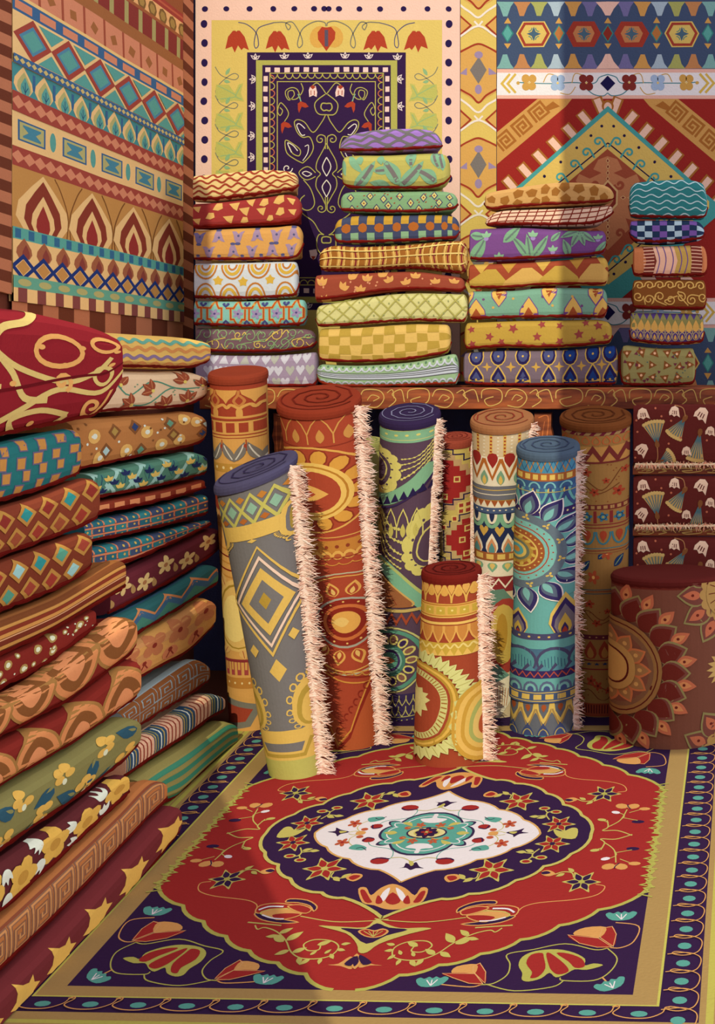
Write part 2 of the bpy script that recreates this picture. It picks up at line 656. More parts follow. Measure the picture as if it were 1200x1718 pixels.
def roll(name, label, group, top, bot, ht, hb, yfloor, base, draw, coil, coil_line, gain=LIT, ratio=.3, lean=.0, fr=None,
         bands=(), wob=.5, seed=1, rim=None, tiltx=0.0, cat='rolled rug', fr_t=(0.0, 1.0), fr_dx=0, fr_len=.030, ring_mul=1.04, bmap=None):
    """A rug rolled up and stood on end. top, bot: where its axis meets the two ends in the picture; ht, hb: half widths there;
    yfloor: height in the picture at which its front touches the floor; b in the pattern runs down from the top rim."""
    xt, yt = top; xb, yb = bot
    Yf = F * CAMH / (yfloor - CY)
    # radius at the floor in metres
    rb = hb * Yf / F / (1 - hb / F)
    Yb = Yf + rb
    Yt_ = Yb + lean
    H = yb - yt
    hn = (ht + hb) / 2

    def axis(t):       # t 0 at the top
        Y = Yt_ + (Yb - Yt_) * t
        x = xt + (xb - xt) * t
        return x, Y
    # front line of the roll: b px below the front of the top rim
    yf_t = yt + ratio * ht
    yf_b = yfloor
    HB = yf_b - yf_t

    def P(s, c, t, lift=0.0):
        """s across -1..1, c towards the viewer -1..1"""
        x, Y = axis(t)
        hw = ht + (hb - ht) * t
        rad = hw * Y / F
        yfr = yf_t + HB * t
        Yfr = Y - rad                       # depth of the front line
        zfr = CAMH - (yfr - CY) * Yfr / F
        # natural drop of a level ring from axis to front against the wanted one
        e = ratio * (1 - t) + ((CAMH) / Yb) * t
        nat = (CAMH - zfr) / Y
        # in the picture the ring point at c stands ratio*hw*(1-c) above the front
        want = e * hw * (1 - c)
        level = (CAMH - zfr) * F * (1 / Yfr - 1 / (Y - c * rad))
        dz = (want - level) * (Y - c * rad) / F
        z = zfr + (dz if t < 1 else 0) * (1 - t ** 6)
        X = (x - CX) * Y / F + s * (rad + lift)
        z += tiltx * s * rad * (1 - t)
        return Vector((X, Y - c * (rad + lift), max(z, .004)))

    def pos(a, b, lift):
        s = max(-1, min(1, a))
        # a is the angle here (fraction of a quarter turn)
        return P(math.sin(a * PI / 2), math.cos(a * PI / 2), b, lift)

    p = Pat(gain=gain, wob=wob, seed=seed)
    if bmap:
        bm = [q[0] for q in bmap]; bw = [q[1] for q in bmap]
        p.T = [lambda x, y: (x, y if y < 0 else float(np.interp(y, bm, bw)) + max(0, y - bm[-1]))]
    if draw:
        draw(p, hn, bmap[-1][0] if bmap else HB)
    NA = 26
    us = [-1 + 2 * i / NA for i in range(NA + 1)]
    nb = max(14, int(HB / 26))
    vs = sorted(set([round(i / nb, 5) for i in range(nb + 1)] + [round(b / HB, 5) for bb in bands for b in bb[:2] if 0 < b < HB]))
    mb = MB()

    def colour(t):
        for b0, b1, c in bands:
            if b0 - .01 <= t * HB <= b1 + .01:
                return dye(c, gain)
        return dye(base, gain)
    NB = 18
    ang = [u * PI / 2 for u in us] + [PI / 2 + PI * i / NB for i in range(1, NB)]
    nA = len(ang)
    V = [P(math.sin(A), math.cos(A), t) for t in vs for A in ang]
    Fc, Cc = [], []
    for j in range(len(vs) - 1):
        cc = colour((vs[j] + vs[j + 1]) / 2)
        for i in range(nA):
            k = (i + 1) % nA
            Fc.append((j * nA + i, (j + 1) * nA + i, (j + 1) * nA + k, j * nA + k)); Cc.append(cc)
    Fc.append(tuple((len(vs) - 1) * nA + i for i in range(nA))); Cc.append(dye(base, gain))
    Fc.append(tuple(range(nA))[::-1]); Cc.append(dye(base, gain))
    mb.quads(V, Fc, Cc)

    def to(a, b):
        s = max(-1.0, min(1.0, a / hn))
        return (math.asin(s) / (PI / 2), b / HB)

    # shapes are cut at the silhouette before they are bent round the roll
    p2 = []
    for (L, col, polys) in p.ops:
        q = []
        for Q in polys:
            for S in slices(Q, 0, [-hn * .999, -hn * .93, -hn * .8, -hn * .6, -hn * .4, -hn * .2, 0, hn * .2, hn * .4, hn * .6, hn * .8, hn * .93, hn * .999]):
                q.append(S)
        p2.append((L, col, q))
    p.ops = p2
    lay(mb, p, pos, us, vs, to=to)
    bx, bY = axis(1)
    root = empty(name, ((bx - CX) * bY / F, bY, 0))
    tag(root, label, cat, group)
    mb.build('rolled_body', CLOTH, root)
    # coiled end
    mc = MB()
    nR = 10
    cc = dye(coil, [g * .74 for g in gain])
    prof = [(ring_mul, -.012), (ring_mul + .015, -.004), (ring_mul + .01, .004), (ring_mul - .02, .010), (.9, .012), (.6, .011), (.3, .010), (.02, .009)]

    def CP(s, c, up):
        q = P(s, c, 0)
        q.z += up
        return q
    VV = [CP(k * math.sin(A), k * math.cos(A), z) for (k, z) in prof for A in (2 * PI * i / 36 for i in range(36))]
    # inside the rim the surface follows the plane of the rim
    VV = []
    cen = P(0, 1, 0) * .5 + P(0, -1, 0) * .5
    for (k, z) in prof:
        for i in range(36):
            A = 2 * PI * i / 36
            q = P(math.sin(A), math.cos(A), 0)
            VV.append(cen + (q - cen) * k + Vector((0, 0, z)))
    FF = [(j * 36 + i, j * 36 + (i + 1) % 36, (j + 1) * 36 + (i + 1) % 36, (j + 1) * 36 + i) for j in range(len(prof) - 1) for i in range(36)]
    FF.append(tuple((len(prof) - 1) * 36 + i for i in range(36))); FF.append(tuple(range(36))[::-1])
    mc.quads(VV, FF, cc)
    if coil_line:
        ax = (P(1, 0, 0) - P(-1, 0, 0)) * .5
        ay = (P(0, 1, 0) - P(0, -1, 0)) * .5
        pc = Pat(gain=[g * .8 for g in gain], wob=0, cell=.1)
        pc.spiral(0, 0, .86, 2.6, .045, coil_line, rot=R.random() * 6, r1=.1)
        pc.ring(0, 0, .93, .93, .03, coil_line, 20, 200)
        lay(mc, pc, lambda a, b, l: cen + ax * a + ay * b + Vector((0, 0, .0125 + l)))
    mc.build('coiled_end', CLOTH, root)
    if fr:
        def edge(t):
            tt = fr_t[0] + (fr_t[1] - fr_t[0]) * t
            A = PI / 2 * .80
            q = P(math.sin(A), math.cos(A), min(tt, .995))
            q2 = P(math.sin(A), math.cos(A), min(tt + .01, 1))
            nrm = Vector((math.sin(A) * .5, -1, 0)).normalized()
            dn = Vector((0, 0, -1))
            return q + Vector((fr_dx, 0, max(0, .014 - q.z))), nrm, dn
        fringe(root, edge, Vector((1, 0, 0)), fr, fr_len, gain=gain, seed=seed)
    return root


def flat_rug(name, label, cat, corners_px, to_world, pat, base, gain, thick=.006, part='rug', mat=None, kind=None, group=None, normal=Vector((0, -1, 0))):
    """a rug hung on a wall: outline in picture coordinates, carried onto its plane by to_world"""
    mb = MB()
    fr = [to_world(*c) for c in corners_px]
    n = len(fr)
    bk = [q - normal * thick for q in fr]
    fr2 = [q for q in fr]
    mb.quads(fr2 + bk, [tuple(range(n)), tuple(range(2 * n - 1, n - 1, -1))] + [(i, n + i, n + (i + 1) % n, (i + 1) % n) for i in range(n)], dye(base, gain))
    lay(mb, pat, lambda x, y, l: to_world(x, y) + normal * l, us=[min(c[0] for c in corners_px), max(c[0] for c in corners_px)],
        vs=[min(c[1] for c in corners_px), max(c[1] for c in corners_px)])
    return mb
# ---------------------------------------------------------------- the stall itself
def plain(name, lo, hi, col, mat=PLASTER, gain=LIT, kind='structure'):
    mb = MB(); mb.box(lo, hi, dye(col, gain))
    return tag(mb.build(name, mat), kind=kind)


plain('floor', (-2.0, -1.6, -.1), (1.6, YW + .3, 0), '#6a3a2a')
plain('wall_back', (XL - .3, YW, 0), (1.6, YW + .2, 2.45), '#50527a')
plain('wall_left', (XL - .2, -1.6, 0), (XL, YW, 2.45), '#7a4030')

# ---------------------------------------------------------------- table
TZ = CAMH - (650 - CY) * YT / F
tb = empty('display_table', ((820 - CX) * YT / F, YT + .2, 0))
tag(tb, 'long reddish wooden table with gold scroll carving that carries the stacks', 'table')
WOOD = wood_mat('carved_wood', '#6e2c18', '#b55a2a')


def carve(p, x0, x1, y0, y1, c='#d6a85c', dens=36):
    x = x0 + 6
    i = 0
    ym = (y0 + y1) / 2
    hh = (y1 - y0) / 2 - 4
    while x < x1 - 20:
        w = p.r.uniform(.8, 1.25) * dens
        k = i % 3
        if k == 0:
            p.line([(x, ym - hh * .2), (x + w * .2, ym - hh), (x + w * .8, ym - hh * .9), (x + w, ym), (x + w * .7, ym + hh), (x + w * .1, ym + hh * .8)], 1.7, c)
            p.line([(x + w * .3, ym + hh * .2), (x + w * .5, ym - hh * .4), (x + w * .8, ym - hh * .1), (x + w * .55, ym + hh * .3)], 1.5, c)
        elif k == 1:
            p.line([(x + w * .1, ym + hh), (x + w * .5, ym + hh * .2), (x + w * .3, ym - hh * .5), (x + w * .8, ym - hh), (x + w, ym + hh * .4)], 1.7, c)
            p.line([(x, ym - hh * .6), (x + w * .3, ym - hh), (x + w * .4, ym)], 1.5, c)
        else:
            p.line([(x, ym), (x + w * .1, ym - hh), (x + w * .9, ym - hh), (x + w * .95, ym + hh * .3), (x + w * .4, ym + hh * .9), (x + w * .15, ym + hh * .2), (x + w * .6, ym - hh * .2)], 1.7, c)
        x += w + 5
        i += 1


def board(name, x0, x1, y0, y1, Y, dep, parent, carved=True, dens=36, z_round=.006):
    a, b = front(x0, y1, Y), front(x1, y0, Y)
    mb = MB()
    # rounded front edge
    prof = []
    for k in range(7):
        t = -PI / 2 + PI * k / 6
        prof.append((Y + z_round * (1 - math.cos(t)), (a.z + b.z) / 2 + ((b.z - a.z) / 2 - z_round) * (1 if t > 0 else -1 if t < 0 else 0) + z_round * math.sin(t)))
    prof = [(Y + dep, a.z)] + prof + [(Y + dep, b.z)]
    V = [Vector((X, y, z)) for X in (a.x, b.x) for (y, z) in prof]
    m = len(prof)
    mb.quads(V, [(i, m + i, m + (i + 1) % m, (i + 1) % m) for i in range(m)] + [tuple(range(m)), tuple(range(2 * m - 1, m - 1, -1))], [1, 1, 1])
    if carved:
        gs = MB()
        p = Pat(gain=LIT, seed=int(x0)); carve(p, x0, x1, y0, y1, dens=dens)
        for (L, col, polys) in p.ops:
            c = dye(col, LIT)
            for Q in polys: gs.face([front(x, y, Y) + Vector((0, -.0006 - L * STEP, 0)) for x, y in Q], c)
    o = mb.build(name, WOOD, parent)
    if carved:
        g = gs.build('scroll_inlay', CLOTH, o, origin=(0, 0, 0) if parent is None else parent['_o'])
        g.location = (0, 0, 0)
    return o


board('table_top', 335, 1390, 650, 687, YT, .33, tb)


def leg(x0, x1, y0, Y, parent):
    mb = MB()
    a, b = front(x0, y0, Y), front(x1, y0, Y)
    w = (b.x - a.x)
    cx = (a.x + b.x) / 2
    prof = [(0, .95), (.05, .9), (.08, 1.1), (.11, .85), (.45, .72), (.8, .62), (.84, .9), (.88, .6), (.96, .8), (1, .85)]
    V = []
    for t, k in prof:
        z = a.z * (1 - t); h = w / 2 * k
        V += [Vector((cx - h, Y, z)), Vector((cx + h, Y, z)), Vector((cx + h, Y + 2 * h, z)), Vector((cx - h, Y + 2 * h, z))]
    n = len(prof)
    mb.quads(V, [(i * 4 + j, i * 4 + (j + 1) % 4, (i + 1) * 4 + (j + 1) % 4, (i + 1) * 4 + j) for i in range(n - 1) for j in range(4)] + [(3, 2, 1, 0), tuple((n - 1) * 4 + j for j in range(4))], [1, 1, 1])
    p = Pat(gain=LIT)
    p.line([(x0 + 8, y0 + 8), (x1 - 6, y0 + 6), (x1 - 10, y0 + 50), (x0 + 8, y0 + 70), (x0 + 6, y0 + 14)], 1.6, '#cf9a50')
    p.line([(x0 + 12, y0 + 60), (x0 + 16, y0 + 26), (x1 - 12, y0 + 14)], 1.4, '#cf9a50')
    for (L, col, polys) in p.ops:
        for Q in polys: mb.face([front(x, y, Y) + Vector((0, -.0008 - L * STEP, 0)) for x, y in Q], [2.2, 2.6, 2.6])
    mb.build('leg', WOOD, parent)


for (x0, x1, Y) in ((458, 490, YT + .03), (896, 926, YT + .03), (1350, 1380, YT + .03), (470, 496, YT + .27), (1340, 1366, YT + .27)):
    leg(x0, x1, 693, Y, tb)

# shelf under the right end of the table with three floral cloths
sh = empty('cloth_shelf', ((1190 - CX) * 3.515 / F, 3.58, 0))
tag(sh, 'low carved dark wood shelf rack holding the three maroon floral cloths', 'shelf')
YS = 3.515
board('shelf_board', 1062, 1330, 782, 797, YS, .128, sh, dens=34)
board('shelf_board', 1062, 1330, 885, 900, YS, .128, sh, dens=34)
board('shelf_board', 1062, 1330, 984, 998, YS, .128, sh, carved=False)
mb = MB(); z1 = CAMH - (782 - CY) * YS / F
for x in (1064, 1316):
    q = front(x, 700, YS); mb = MB(); mb.box((q.x - .0, YS + .129, 0), (q.x + .025, YS + .142, z1 - .001), [.7, .7, .7]); mb.build('side_post', WOOD, sh)


def lotus(p, x0, x1, h):
    w, tn, bl = '#eab8a4', '#b5905c', '#4c6670'

    def bell(x, y, s, rot=0):
        with p.at(x, y, rot, s):
            p.poly([(-8, 8), (-9, 2), (-6, -6), (0, -9), (6, -6), (8, 2), (10, 9), (4, 6), (0, 9), (-4, 6)], w)
            for k in (-1, 0, 1): p.line([(k * 3, -1), (k * 3.4, 5)], 1.3, '#5c2020', sm=False)

    def fan(x, y, r, a, sp=.95):
        with p.at(x, y, a):
            P = [(0, 0)] + [(r * math.cos(t), r * math.sin(t)) for t in [(-sp / 2 + sp * i / 9) for i in range(10)]]
            p.poly(P, tn)
            for i in range(6):
                t = -sp / 2 + sp * (i + .5) / 6
                p.line([(r * .15 * math.cos(t), r * .15 * math.sin(t)), (r * .92 * math.cos(t), r * .92 * math.sin(t))], 1.6, bl, sm=False)
            for i in range(8):
                t = -sp / 2 + sp * (i + .5) / 8
                p.dot(r * math.cos(t), r * math.sin(t), 3.2, '#c9a368', 7)
            p.drop(-5, 0, 8, 16, '#7c4a2c', PI / 2)
    fan(1103, 68, 40, -1.75); fan(1150, 22, 38, 2.15, .8); fan(1175, 45, 50, 1.75, .6); fan(1106, 98, 26, -.55, 1.0) if h > 95 else None
    p.line([(1103, 72), (1104, 90), (1098, 104)], 1.6, '#a06a48'); p.line([(1150, 20), (1146, 6), (1132, 2)], 1.6, '#a06a48')
    bell(1079, 15, 1.1, -.1); bell(1132, 12, 1.0, .1); bell(1178, 16, 1.3, .5); bell(1078, h * .74, 1.2, .7); bell(1152, h * .76, .9); bell(1192, 44, .9, .2)
    for i in range(5): bell(1216 + 26 * i, 20 + 26 * (i % 3), 1.0, i)
    for (x, y) in ((1100, 6), (1110, 20), (1142, 56), (1070, 46), (1068, 26), (1122, 66), (1186, 60), (1066, 90), (1126, 28)): p.dot(x, y, 2, '#b5644c', 6)


GM = 'three alike maroon floral cloths on the shelf under the table'
for lab, y0, y1 in (('maroon floral cloth with bellflowers, just below the table top', 679, 780), ('maroon floral cloth on the middle shelf with a pale fringe above it', 799, 883), ('maroon floral cloth on the lowest shelf behind the thick brown roll', 902, 982)):
    o = slab('floral_cloth', lab, GM, 'folded textile', YS - .012, [(1062, y0), (1120, y0 - 1), (1325, y0)], [(1062, y1), (1200, y1 + 1), (1325, y1)], '#5c2220', lotus, rl=2, rr=2, bulge=.018, thick=.118, gain=GDS, binding=None, seed=y0)
    if y0 < 900:
        e0, e1 = front(1066, y1 - 1, YS - .014), front(1325, y1 - 1, YS - .014)

        def edge(t, e0=e0, e1=e1):
            return e0.lerp(e1, t), Vector((0, -1, 0)), Vector((1, 0, 0))
        fringe(o, edge, Vector((0, 0, -1)), 330, .016, gain=GSH, wid=.003, both=.45, band=.004, cols=('#d8a08c', '#e0b09c', '#c88e7c', '#b87c6c'))


# ---------------------------------------------------------------- hangings on the back wall
ZT = -12           # the hangings run on to just above the frame


def wall(x, y):
    return front(x, y, YW - .012)


# pink bordered rug, mirrored about x = 548
p = Pat(gain=LIT, wob=.6)
px0, px1 = 328, 772
p.rect(355, 34, 742, 620, '#dcbb66')
p.rect(415, 88, 681, 520, '#371f45'); p.rect(430, 101, 667, 508, '#b3a955'); p.rect(440, 109, 656, 498, '#371f45')
Mx = lambda x, y: (2 * 548 - x, y)
idt = lambda x, y: (x, y)
for y in (15,):
    for x in (344, 380, 419, 459, 494, 527, 544, 552, 569, 603, 638, 677, 717, 753): p.ell(x, y, 5, 4.6, '#2c1c48')
for i in range(18):
    for x in (343, 753): p.ell(x + p.r.uniform(-1, 1), 40 + i * 32.5, 5.6, 6.6, '#2c1c48')
p.T = [idt, Mx]
for (x, s) in ((397, 1), (465, 1)):
    p.poly([(x - 6, 52), (x + 6, 52), (x + 14, 62), (x + 21, 84), (x + 12, 80), (x + 8, 84), (x + 2, 76), (x - 3, 88), (x - 8, 78), (x - 19, 82), (x - 14, 62)], '#b0402a')
    p.poly([(x - 8, 52), (x - 2, 40), (x + 4, 44), (x + 8, 53), (x + 3, 50), (x, 54), (x - 4, 50)], '#e0be68')
p.ell(536, 62, 16, 19, '#d9a24e', .3); p.poly([(548, 46), (540, 45), (533, 54), (534, 66), (548, 86)], '#b0402a'); p.rect(545, 50, 548.2, 78, '#5c5060')
p.line([(400, 38), (415, 42), (430, 56), (434, 74), (429, 80), (427, 70), (434, 48), (460, 38)], 1.6, '#5a5470')
p.line([(460, 38), (478, 38), (488, 44), (484, 50), (480, 40), (492, 38), (504, 58), (508, 74), (502, 80), (500, 70), (508, 48), (530, 36), (545, 38), (547, 44)], 1.6, '#7a7468')
for k in range(5):
    y = 112 + k * 48
    p.line([(361, y), (370, y + 14), (392, y + 22), (400, y + 16), (392, y + 12), (374, y + 24), (362, y + 40), (366, y + 56)], 1.4, '#7c7a68')
    p.leaf(379, y + 14, 14, 6, -1.0, '#8fae7a'); p.leaf(376, y + 24, 11, 6, .2, '#8fae7a')
    p.poly([(363, y + 30), (384, y + 30), (394, y + 44), (400, y + 30), (408, y + 28), (404, y + 44), (410, y + 58), (394, y + 56), (372, y + 60), (361, y + 50)], '#bdb45e')
    p.line([(366, y + 32), (386, y + 42), (396, y + 50), (370, y + 54)], 1.8, '#9cb070'); p.line([(404, y + 32), (398, y + 44), (396, y + 50), (406, y + 54)], 1.8, '#9cb070')
for (x, y, r) in ((429, 95, 0), (477, 94, 0), (517, 93, 0), (424, 133, -PI / 2), (423, 178, -PI / 2), (422, 228, -PI / 2), (422, 264, -PI / 2), (422, 310, -PI / 2), (517, 512, 0)):
    with p.at(x, y, r):
        for k in (-1, 0, 1): p.dropl(0, 4, 4.2, 9, 1.3, '#e8cfc8', k * .9)
for i in range(6): p.rect(445 + i * 16.2, 113, 454 + i * 16.2, 121, '#efc8bc')
for i in range(22): p.rect(442.5, 128 + i * 17, 449.5, 137 + i * 17, '#efc8bc')
p.T = [idt]
for i in range(13): p.rect(445 + i * 16.2, 484, 454 + i * 16.2, 492, '#efc8bc')
c = '#b5a552'
p.line([(453, 123), (643, 123), (643, 478), (453, 478)], 1.6, c, sm=False, closed=True); p.line([(466, 137), (630, 137), (630, 466), (466, 466)], 1.6, c, sm=False, closed=True)
for i in range(15):
    p.ring(460 + i * 12.6, 124, 6.2, 8, 1.5, c, 0, 180, 8); p.ring(460 + i * 12.6, 477, 6.2, 7, 1.5, c, 180, 360, 8)
p.T = [idt, Mx]
for i in range(28): p.ring(454, 132 + i * 12.4, 7, 6, 1.5, ('#c86a4c', c)[i % 2], -90, 90, 8)
# drooping bells, curls and the tree in the dark field
g = '#b5a855'
p.line([(505, 140), (508, 152), (498, 166), (486, 165), (484, 154), (492, 152), (494, 160), (486, 168), (480, 160), (480, 152), (490, 147), (500, 152), (505, 172)], 1.5, g)
p.line([(500, 158), (506, 172)], 1.6, '#7fa88c')
p.line([(470, 180), (474, 186), (470, 194), (466, 186), (472, 172), (484, 190), (478, 204)], 1.5, g)
p.poly([(520, 146), (530, 144), (533, 155), (532, 163), (526, 160), (519, 163), (518, 152)], '#efc8bc'); p.poly([(520, 146), (525, 142), (530, 146), (525, 150)], '#a8402c')
p.line([(525, 143), (534, 140), (548, 158)], 1.5, g)
for k in (-1, 1): p.line([(525 + k * 3, 152), (525 + k * 3, 160)], 1.3, '#a8402c', sm=False)
for (x, y) in ((508, 178), (480, 212)): p.poly([(x - 8, y - 4), (x - 3, y - 8), (x + 5, y - 5), (x + 10, y + 1), (x + 4, y + 3), (x - 2, y + 1), (x - 6, y + 12), (x - 8, y + 6)], '#b0402a')
p.line([(546, 158), (530, 172), (530, 184), (536, 192), (548, 193)], 1.7, g); p.line([(548, 174), (541, 174), (539, 181), (543, 186), (548, 185)], 2, g)
p.line([(546, 194), (540, 206), (526, 222), (512, 206), (500, 201), (494, 206), (498, 220), (508, 230), (520, 230), (526, 246), (520, 262), (508, 274)], 1.6, g)
p.line([(512, 216), (502, 208), (498, 212), (506, 226), (512, 226)], 1.5, '#ecdccc')
p.line([(508, 274), (496, 268), (482, 256), (479, 236), (490, 240), (504, 252), (502, 262), (492, 258), (486, 246)], 1.6, g); p.line([(490, 256), (483, 240), (492, 244), (500, 254)], 1.5, '#ecdccc')
p.line([(508, 270), (516, 258), (518, 244), (512, 246)], 1.3, '#ecdccc')
p.spiral(538, 234, 9, 1.3, 1.6, g, -.3, -1, (546, 250)); p.line([(548, 240), (540, 256), (532, 272), (531, 284), (538, 292), (532, 300), (531, 314), (540, 330), (547, 344)], 1.6, g)
p.spiral(539, 350, 8, 1.3, 1.6, g, 0, 1, (546, 330))
p.line([(548, 264), (541, 280), (548, 296)], 1.6, '#ecdccc'); p.line([(548, 302), (541, 314), (548, 330)], 1.6, '#ecdccc')
p.line([(530, 290), (516, 280), (502, 290), (514, 302), (530, 296)], 1.5, g); p.line([(524, 292), (514, 288), (508, 291), (516, 296), (524, 292)], 1.4, '#ecdccc')
p.spiral(482, 282, 9, 1.2, 1.5, '#ecdccc', 0, 1); p.line([(510, 302), (522, 318), (528, 340), (520, 352), (508, 350), (504, 336), (512, 328)], 1.6, g)
p.line([(500, 318), (496, 336), (508, 358), (526, 372), (536, 388), (544, 394)], 1.6, g)
p.line([(544, 394), (536, 394), (532, 404), (534, 420), (546, 430)], 1.7, g); p.line([(548, 397), (541, 399), (541, 407), (548, 408)], 2, g)
p.poly([(519, 420), (531, 418), (533, 426), (530, 434), (526, 436), (521, 432)], '#efc8bc'); p.poly([(522, 430), (530, 430), (526, 437)], '#a8402c')
mb = flat_rug('', '', '', [(328, ZT), (772, ZT), (772, 640), (328, 640)], wall, p, '#efc0ac', LIT)
h1 = empty('wall_rug', wall(550, 640)); tag(h1, 'pink bordered wall rug with a yellow field and dark violet floral centre', 'rug', 'rugs hung on the back wall')
mb.build('rug', PILE, h1)

# narrow zigzag hanging
p = Pat(gain=LIT, wob=.6)
for k in range(-1, 5):
    y = 100 + k * 158
    for yy in (y,):
        w, rd, og, gy = '#ecd8c8', '#a23c28', '#d69e54', '#7c706a'
        p.poly([(773, yy - 16), (803, yy - 66 + 42), (834, yy - 16), (834, yy + 54), (820, yy + 62), (803, yy + 72), (786, yy + 62), (773, yy + 54)], og)
        p.line([(772, yy - 12), (786, yy - 20), (803, yy - 26), (820, yy - 20), (834, yy - 12)], 3.2, rd)
        p.line([(772, yy + 50), (790, yy + 60), (803, yy + 72), (816, yy + 60), (834, yy + 50)], 3.2, rd)
        p.line([(772, yy + 66), (788, yy + 78), (803, yy + 88), (818, yy + 76), (834, yy + 66)], 3.4, w)
        p.line([(772, yy - 38), (803, yy - 56), (834, yy - 38)], 3.4, w)
        p.poly([(771, yy + 80), (788, yy + 101), (771, yy + 122)], og); p.poly([(835, yy + 80), (818, yy + 101), (835, yy + 122)], og)
        p.line([(771, yy + 84), (790, yy + 101), (771, yy + 118)], 3, rd, sm=False); p.line([(835, yy + 84), (816, yy + 101), (835, yy + 118)], 3, rd, sm=False)
        p.line([(796, yy + 94), (803, yy + 102), (810, yy + 94)], 3, w, sm=False)
        p.dia(803, yy + 18, 14, 23, gy)
        p.ell(803, yy - 8, 7, 6, '#9c82a0'); p.ell(803, yy + 50, 6, 8, '#9c82a0'); p.poly([(772, yy + 24), (784, yy + 14), (784, yy + 26)], '#9c82a0'); p.poly([(834, yy + 24), (820, yy + 14), (820, yy + 26)], '#9c82a0')
mb = flat_rug('', '', '', [(773, ZT), (833, ZT), (833, 640), (773, 640)], wall, p, '#dcb860', LIT)
h2 = empty('wall_hanging', wall(803, 640)); tag(h2, 'narrow yellow wall hanging with red and white zigzags between two rugs', 'hanging', None)
mb.build('woven_strip', PILE, h2)

# red rug with the great diamond, mirrored about x = 1020
p = Pat(gain=LIT, wob=.6)
M2 = lambda x, y: (2 * 1020 - x, y)
nv = '#44506a'
pk = '#eab8a4'


def head(y0, f):
    """the dark band: teeth above and below, hexagons between; f turns it over"""
    Y = (lambda y: y0 + y) if f > 0 else (lambda y: y0 + 112 - y)
    cols = ['#7fa8a0', '#c08050', '#a8a45c', '#a8b4bc', '#cf9550', '#746a94']
    p.T = [lambda x, y: (x, Y(y)), lambda x, y: (2 * 1020 - x, Y(y))]
    for i, c in enumerate(cols):
        x = 848 + i * 28.5
        for s, yb in ((1, 0), (-1, 112)):
            p.poly([(x - 15, yb), (x - 9, yb + s * 8), (x - 4, yb + s * 24), (x + 3, yb + s * 24), (x + 9, yb + s * 8), (x + 15, yb)], c)
    p.poly([(1000, 0), (1010, 12), (1016, 23), (1020, 23), (1020, 0)], pk); p.poly([(1000, 112), (1010, 100), (1016, 88), (1020, 88), (1020, 112)], pk)
    for x, fc, rc in ((896, '#d9b560', '#a24030'), (980, '#a03a2c', '#a03a2c')):
        p.poly([(x - 30, 53), (x - 18, 33), (x + 18, 33), (x + 29, 53), (x + 17, 76), (x - 18, 76)], fc)
        p.line([(x - 25, 53), (x - 15, 37), (x + 15, 37), (x + 24, 53), (x + 14, 72), (x - 15, 72)], 4.4, rc, sm=False, closed=True)
        p.poly([(x - 19, 53), (x - 12, 41), (x + 12, 41), (x + 18, 53), (x + 11, 68), (x - 12, 68)], fc if fc[1] == 'd' else '#c07a4c')
        p.star(x, 54, 12, '#4a6272', 4, .4); p.ring(x - 9, 44, 6, 6, 1.4, '#3c8078', 0, 90, 6); p.ring(x + 9, 64, 6, 6, 1.4, '#3c8078', 180, 270, 6); p.ring(x + 9, 44, 6, 6, 1.4, '#3c8078', 90, 180, 6); p.ring(x - 9, 64, 6, 6, 1.4, '#3c8078', 270, 360, 6)
    for x, c in ((852, '#5ca094'), (938, '#b5703c'), (1020, '#8c3026')):
        p.dia(x, 53, 10, 16, '#3c8078'); p.dia(x, 53, 7.5, 13, c); p.poly([(x - 6, 36), (x, 26), (x + 6, 36)], '#d0984e'); p.poly([(x - 6, 70), (x, 79), (x + 6, 70)], '#d0984e')
    p.T = [idt, M2]


p.rect(834, ZT, 1206, 116, nv); p.T = [idt, M2]
head(3, 1)


def frieze(y0):
    p.T = [idt]
    p.rect(834, y0, 1206, y0 + 6, '#eab09c'); p.rect(834, y0 + 6, 1206, y0 + 44, '#ece0dc'); p.rect(834, y0 + 44, 1206, y0 + 50, '#eab09c')
    p.T = [idt, M2]
    p.line([(1020, y0 + 9), (1006, y0 + 14), (996, y0 + 24), (960, y0 + 23), (900, y0 + 24), (872, y0 + 22)], 1.6, '#3c8088'); p.line([(1020, y0 + 40), (1012, y0 + 45), (996, y0 + 42), (984, y0 + 32)], 1.6, '#3c8088')
    p.line([(960, y0 + 24), (966, y0 + 8), (982, y0 + 12)], 1.5, '#d0a050'); p.line([(912, y0 + 22), (920, y0 + 8), (936, y0 + 12)], 1.5, '#d0a050'); p.line([(940, y0 + 40), (956, y0 + 42), (966, y0 + 30)], 1.5, '#d0a050')
    for x, c in ((888, '#d09a4c'), (936, '#a4b4cc'), (984, '#84302a')):
        for dx, dy in ((-7, -8), (7, -8), (-6, 7), (6, 7)): p.ell(x + dx * .8, y0 + 23 + dy * .85, 6.6, 7, c)
        p.dot(x, y0 + 23, 2, '#e8c070', 6)
    p.dia(1020, y0 + 24, 13, 13, '#221c48'); p.dot(870, y0 + 23, 3, '#d0a050')
    for x in (848, 858): p.line([(x + 8, y0 + 8), (x - 6, y0 + 24), (x + 8, y0 + 40)], 4, '#d9b050', sm=False)


